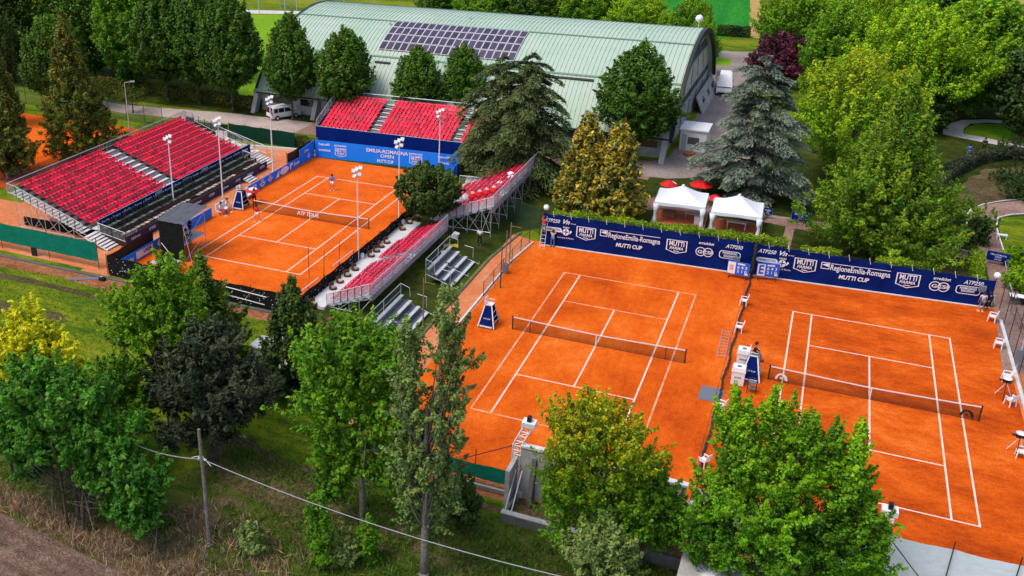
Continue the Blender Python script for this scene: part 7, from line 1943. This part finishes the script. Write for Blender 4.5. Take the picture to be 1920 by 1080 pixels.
parts = [(.7, 0, h_*.90, 1.4, 2.4, .7), (-.3, 0, h_*.80, 1.5, 2.2, .7), (-2.0, 0, h_*.70, 1.6, 1.8, .7), (1.5, 0, h_*.76, 1.5, 2.4, .8), (-.3, 0, h_*.62, 1.9, 2.2, .8), (-2.4, 0, h_*.55, 1.3, 1.8, .4), (1.6, 0, h_*.60, 1.4, 2.0, .5)]
multi('locust_tree', 'light green locust tree left of the dark thicket', (x_, y_), parts, 'bright', h_*.8, .13, 19, (52, 62), .48, .16, .5, .25, 2.0, limbs=18, bark=M_BARKP)
(x_, y_, h_, r_) = (-41.41, -25.38, 7.2, 2.7)
multi('ash_tree', 'mid green leafy tree filling between the yellow tree and the dark thicket', (x_, y_), [(0, 0, h_*.72, 1.8, 2.2, 1), (-1.4, 0, h_*.5, 1.5, 1.8, .7), (1.5, 0, h_*.5, 1.6, 1.8, .8)], 'green', h_*.75, .12, 26, (56, 56), .46, .16, .5, .2, 1.9, limbs=14)
(x_, y_, h_, r_) = (-45.68, -30.24, 7.49, 1.98)
multi('ash_tree', 'yellow-green tree low at the left edge below the grey twigs', (x_, y_), [(0, 0, h_*.7, 1.6, 2.0, 1), (1.2, 0, h_*.5, 1.4, 1.6, .7)], 'green', h_*.75, .12, 27, (50, 56), .46, .16, .5, .2, 1.9, limbs=14)
(x_, y_, h_, r_) = (-42.17, -15.16, 9.21, 2.55)
tree('cypress_tree', 'dark pointed evergreen in front of the black windscreen', 'tree', (x_, y_), h_, r_*1.3, 'cone', 'conifer', (340, 66), .5, .15, .05, .55, .3, seed=21, lobes=.4, aspect=2.2, base=(.7, 1.15, .6))
(x_, y_, h_, r_) = (-36.26, -23.56, 8.72, 3.69)
parts = [(0, 0, h_*.70, 2.4, 3.0, 1.2), (-2.0, 0, h_*.5, 2.0, 3.0, 1), (1.9, 0, h_*.55, 2.0, 3, 1), (0, -.4, h_*.35, 2.8, 2.6, 1.1), (.5, 0, h_*.88, 1.4, 1.6, .5)]
multi('dark_thicket', 'large blackish bush in the middle of the lower left thicket', (x_, y_), parts, 'brown', h_*.7, .2, 22, (66, 64), .5, .16, .6, .15, 2.6, limbs=20, cat='bush')
(x_, y_, h_, r_) = (-35.37, -14.84, 8.53, 2.29)
tf = tree('flowering_conifer', 'pointed dark conifer with white blossoms beside the white shed', 'tree', (x_, y_), h_, r_*1.3, 'cone', 'dark', (330, 66), .55, .16, .04, .5, .2, seed=23, lobes=.35, aspect=1.8, top=(.4, (2.2, 1.8, .7), .6))
P, Nn, cl, C = crown_points(h_*.2, h_*.6, r_*1.05, 'round', 34, 14, .22, .2, .05, 77)
link('blossom', leaf_mesh('blossom', P, Nn, .12*rng.uniform(.6, 1.3, len(P)), tints(len(P), cl, .1, .02), 1.2), LEAF['flower'], tf)
(x_, y_, h_, r_) = (-34.05, -9.45, 3.85, 2.08)
multi('yellow_bush', 'yellow-green bush between the flowering conifer and the near bleacher', (x_, y_), [(0, 0, h_*.6, 1.5, 1.8, 1), (-1.3, 0, h_*.45, 1.3, 1.5, .8), (1.4, 0, h_*.45, 1.4, 1.5, .8)], 'lime', h_*.6, .08, 24, (40, 60), .4, .15, .5, .2, 2.0, cat='bush')
# shrubs in the rough strip
sl = [((-24.91, -28.89, 2.55, 0.82), 'poplar', 'pale green young shrub left of the poplar foot'), ((-25.73, -29.7, 5.61, 0.67), 'green', 'leafy sapling under the bushy tree'), ((-23.74, -28.14, 2.72, 0.68), 'green', 'dark sapling right of the pale shrub'),
      ((-37.43, -29.77, 2.86, 1.32), 'emerald', 'dark green bush below the emerald tree'), ((-29.61, -30.11, 1.9, 0.83), 'poplar', 'small grey shrub right of the utility pole'), ((7.36, 35.33, 4.52, 3.73), 'meta', 'yellow-green shrub under the large feathery tree'),
      ((3.11, 29.21, 5.63, 2.86), 'meta', 'spreading low shrub under the large feathery tree'), ((6.63, 30.79, 3.61, 2.16), 'dark', 'dark round shrub beside the rope banner'), ((14.45, 54.4, 1.63, 3.15), 'dark', 'low dark juniper on the bank inside the path'),
      ((14.82, 49.08, 2.31, 2.46), 'dark', 'second low dark juniper at the right edge'), ((15.52, 64.12, 2.43, 3.38), 'brown', 'clipped dark hedge mound at the right edge'), ((8.95, 33.2, 2.88, 1.22), 'dark', 'small dark bush at the bend of the brick path'), ((11.69, 29.15, 1.77, 1.39), 'lime', 'yellow-green spiky bush right of the path banner'),
      ((11.07, 23.53, 2.17, 1.1), 'lime', 'second yellow-green spiky bush at the right fence'), ((-20.0, -23.92, 4.15, 0.85), 'dark', 'small dark bush at the foot of the poplar'), ((-48.07, -25.17, 3.9, 1.34), 'dark', 'dark bush under the yellow young tree')]
for k, (q, lf, lab) in enumerate(sl):
    multi('shrub', lab, q[:2], [(0, 0, q[2]*.55, max(.5, q[3]*.8), q[2]*.8, 1), (q[3]*.45, 0, q[2]*.4, max(.4, q[3]*.6), q[2]*.6, .6), (-q[3]*.45, .1, q[2]*.4, max(.4, q[3]*.6), q[2]*.6, .6)], lf, q[2]*.6, .05, 120+k, (34, 50), .3, .14, .5, .2, 2.0, cat='shrub', limbs=5)
# park mid trees with bare stems
for k, (q, lab) in enumerate(zip([(-90.52, 39.14, 3.21, 2.51), (-97.54, 42.88, 2.28, 2.25)], ['small bare-branched reddish tree beside the path', 'low brownish shrub at the path end'])):
    multi('small_tree', lab, q[:2], [(0, 0, q[2]*.75, q[3], q[2]*.5, 1)], 'conifer', q[2]*.85, .10, 150+k, (20, 30), .5, .2, .4, .2, 2, limbs=12)
# hedges
def hedge(pts, h, w, label, leaf='hedge', per=260, ls=.13, seed=1, name='hedge'):
    t = thing(name, label, 'hedge', (pts[0][0], pts[0][1], 0)); o = np.array([pts[0][0], pts[0][1], 0]); rr = np.random.default_rng(seed); Ps = []; Ns = []; core = MB()
    for a, c in zip(pts[:-1], pts[1:]):
        a = np.array([*a, 0])-o; c = np.array([*c, 0])-o; L = np.linalg.norm(c-a); d = (c-a)/L; n = np.array([-d[1], d[0], 0]); m = int(L*per*(w+2*h)/1.5)
        s = rr.uniform(-.1, L+.1, m); q = rr.uniform(0, w+2*h, m)
        wob = 1+.03*np.sin(s*1.7+seed)+.02*np.sin(s*4.1)
        lat = np.where(q < h, -w/2, np.where(q < h+w, q-h-w/2, w/2)); z = np.where(q < h, q, np.where(q < h+w, h, w+2*h-q))
        nn = np.where((q < h)[:, None], -n, np.where((q < h+w)[:, None], np.array([0, 0, 1.0]), n))
        p = a+d*s[:, None]+n*(lat*wob)[:, None]+np.array([0, 0, 1])*(z*wob)[:, None]+nn*rr.normal(0, .07, m)[:, None]
        Ps.append(p); Ns.append(nn+rr.normal(0, .6, (m, 3)))
        e = (w/2-.22); A = a-n*e; B = c-n*e; C_ = c+n*e; D_ = a+n*e
        core.hexa([tuple(A), tuple(B), tuple(C_), tuple(D_)], [tuple(v+np.array([0, 0, h-.32])) for v in (A, B, C_, D_)])
    P = np.concatenate(Ps); Nn = np.concatenate(Ns); cl = .5+.5*np.sin(P[:, 0]*1.3)*np.sin(P[:, 1]*1.1+2)
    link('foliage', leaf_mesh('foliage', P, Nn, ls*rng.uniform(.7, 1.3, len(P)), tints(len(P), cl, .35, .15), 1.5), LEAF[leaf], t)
    core.build('twig_core', M_CORE, t)
hedge([(-26.9, 18.6), (-18, 19.2), (-9.0, 19.9), (-6.9, 20.1)], 2.75, 1.2, 'long bright green clipped hedge behind the left navy banner wall', seed=3)
hedge([(-5.6, 20.2), (-2.6, 20.4)], 2.3, .9, 'short clipped hedge left of the large feathery tree', seed=4)
hedge([(0.3, 20.5), (4.9, 20.9)], 2.2, 1.0, 'clipped hedge behind the right navy banner wall', seed=5)
hedge([(7.88, 20.98), (8.39, 28.3)], 1.4, .9, 'clipped hedge block beside the brick path', 'hedge', seed=6)
hedge([(5.83, 45.57), (8.09, 54.48), (11.21, 61.09), (14.51, 64.78), (16.92, 64.75)], 1.2, 1.3, 'curved dark hedge round the bare bank', 'brown', seed=7)
hedge([(-71, 35.4), (-62.6, 35.2), (-60.5, 34.8)], 1.1, 1.1, 'dull green hedge beside the dark windscreen', 'conifer', seed=8)
hedge([(-60, 34.6), (-42, 35.6)], .9, .8, 'low hedge between the tall blue board and the far grandstand', 'conifer', seed=9, per=160)
hedge([(-25.76, 128.86), (-20.1, 129.13)], 1.8, 1.5, 'dark hedge at the edge of the crop field', 'dark', seed=10, per=120, ls=.2)
hedge([(-120, 50.5), (-76, 48.5)], 1.2, 1.6, 'rough low hedge under the linden row', 'conifer', seed=11, per=90, ls=.2)
# reeds and long grass
def blades(name, label, pts, leaf, size, aspect, kind='stuff', up=1.0, seed=1, z0=.05):
    P = np.array(pts); n = len(P); P = np.concatenate([P, np.full((n, 1), 0.)], axis=1)
    rr = np.random.default_rng(seed); sz = size*rr.uniform(.5, 1.4, n); D = np.array([0, 0, up])+rr.normal(0, .55, (n, 3)); D[:, 2] = np.abs(D[:, 2])
    P[:, 2] = sz*aspect*.4*rr.uniform(.5, 1, n)*up+z0*.2; Nn = rr.normal(size=(n, 3)); Nn[:, 2] *= .4
    o = link(name, leaf_mesh(name, P, Nn, sz, tints(n, rr.uniform(0, 1, n), .3, .15), aspect, D), LEAF[leaf]); tag(o, kind=kind)
    return o
def scatter_strip(a, b, w, n, seed, clump=.6):
    rr = np.random.default_rng(seed); a = np.array(a); b = np.array(b); d = (b-a); L = np.linalg.norm(d); d = d/L; nn = np.array([-d[1], d[0]])
    nc = max(4, int(n/14)); s = rr.uniform(0, L, nc); q = rr.normal(0, w/2, nc); c = a+d*s[:, None]+nn*q[:, None]
    return (c[rr.integers(0, nc, n)]+rr.normal(0, clump*.35, (n, 2)))
st_ = np.concatenate([scatter_strip((-47.79, -31.64), (-33.69, -33.1), .9, 4200, 1), scatter_strip((-33.69, -33.1), (-24.16, -32.66), 1.3, 2500, 2), scatter_strip((-35.26, -28.79), (-26.63, -30.32), 1.6, 2500, 3)])
blades('dry_reeds', '', st_, 'straw', .035, 16, seed=3)
gr_ = np.concatenate([scatter_strip((-47.17, -29.76), (-34.46, -29.93), 1.7, 4000, 4), scatter_strip((-32.35, -29.47), (-15.41, -26.34), 3.2, 12000, 5), scatter_strip((-35.92, -22.92), (-19.06, -23.98), 1.8, 6000, 6), scatter_strip((-18.64, -25.18), (-9.31, -23.6), 2.5, 5000, 7)])
blades('long_grass', '', gr_, 'grass', .045, 8, seed=4)
lw = np.random.default_rng(9)
n = 34000; q = np.stack([lw.uniform(-75, -22, n), lw.uniform(-27, -6.2, n)], axis=1)
# keep lawn tufts off the clay and the earth strip
ok = (q[:, 1] < -6.6) & ~((q[:, 0] > -31) & (q[:, 1] > -20.6)); blades('lawn_tufts', '', q[ok], 'grass', .05, 3.2, seed=5)
for k, (p, q2, h) in enumerate([((-39.37, -31.89), (.6, .2), 3.2), ((-38.19, -32.09), (-.5, .1), 3.0), ((-34.21, -32.17), (.5, 0), 2.6), ((-41.02, -32.13), (.2, .2), 2.8), ((-31.68, -31.49), (.4, .1), 1.4)]):
    t = thing('dead_stem', ['bare pale dead stem at the field edge, tallest', 'second bare dead stem leaning at the field edge', 'broken pale stem in the dry reeds', 'thin dead stem left of the tallest one', 'short broken stick in the dry grass'][k], 'dead stem', (*p, 0))
    MB().tube([(0, 0, 0), (q2[0]*.5, q2[1]*.3, h*.5), (q2[0], q2[1], h)], .055, 5, r2=.02).build('stem', M_BARKP, t)
    MB().tube([(q2[0]*.4, q2[1]*.3, h*.4), (q2[0]*.4-.4, q2[1]*.3, h*.62)], .025, 4, r2=.01).build('twig', M_BARKP, t)
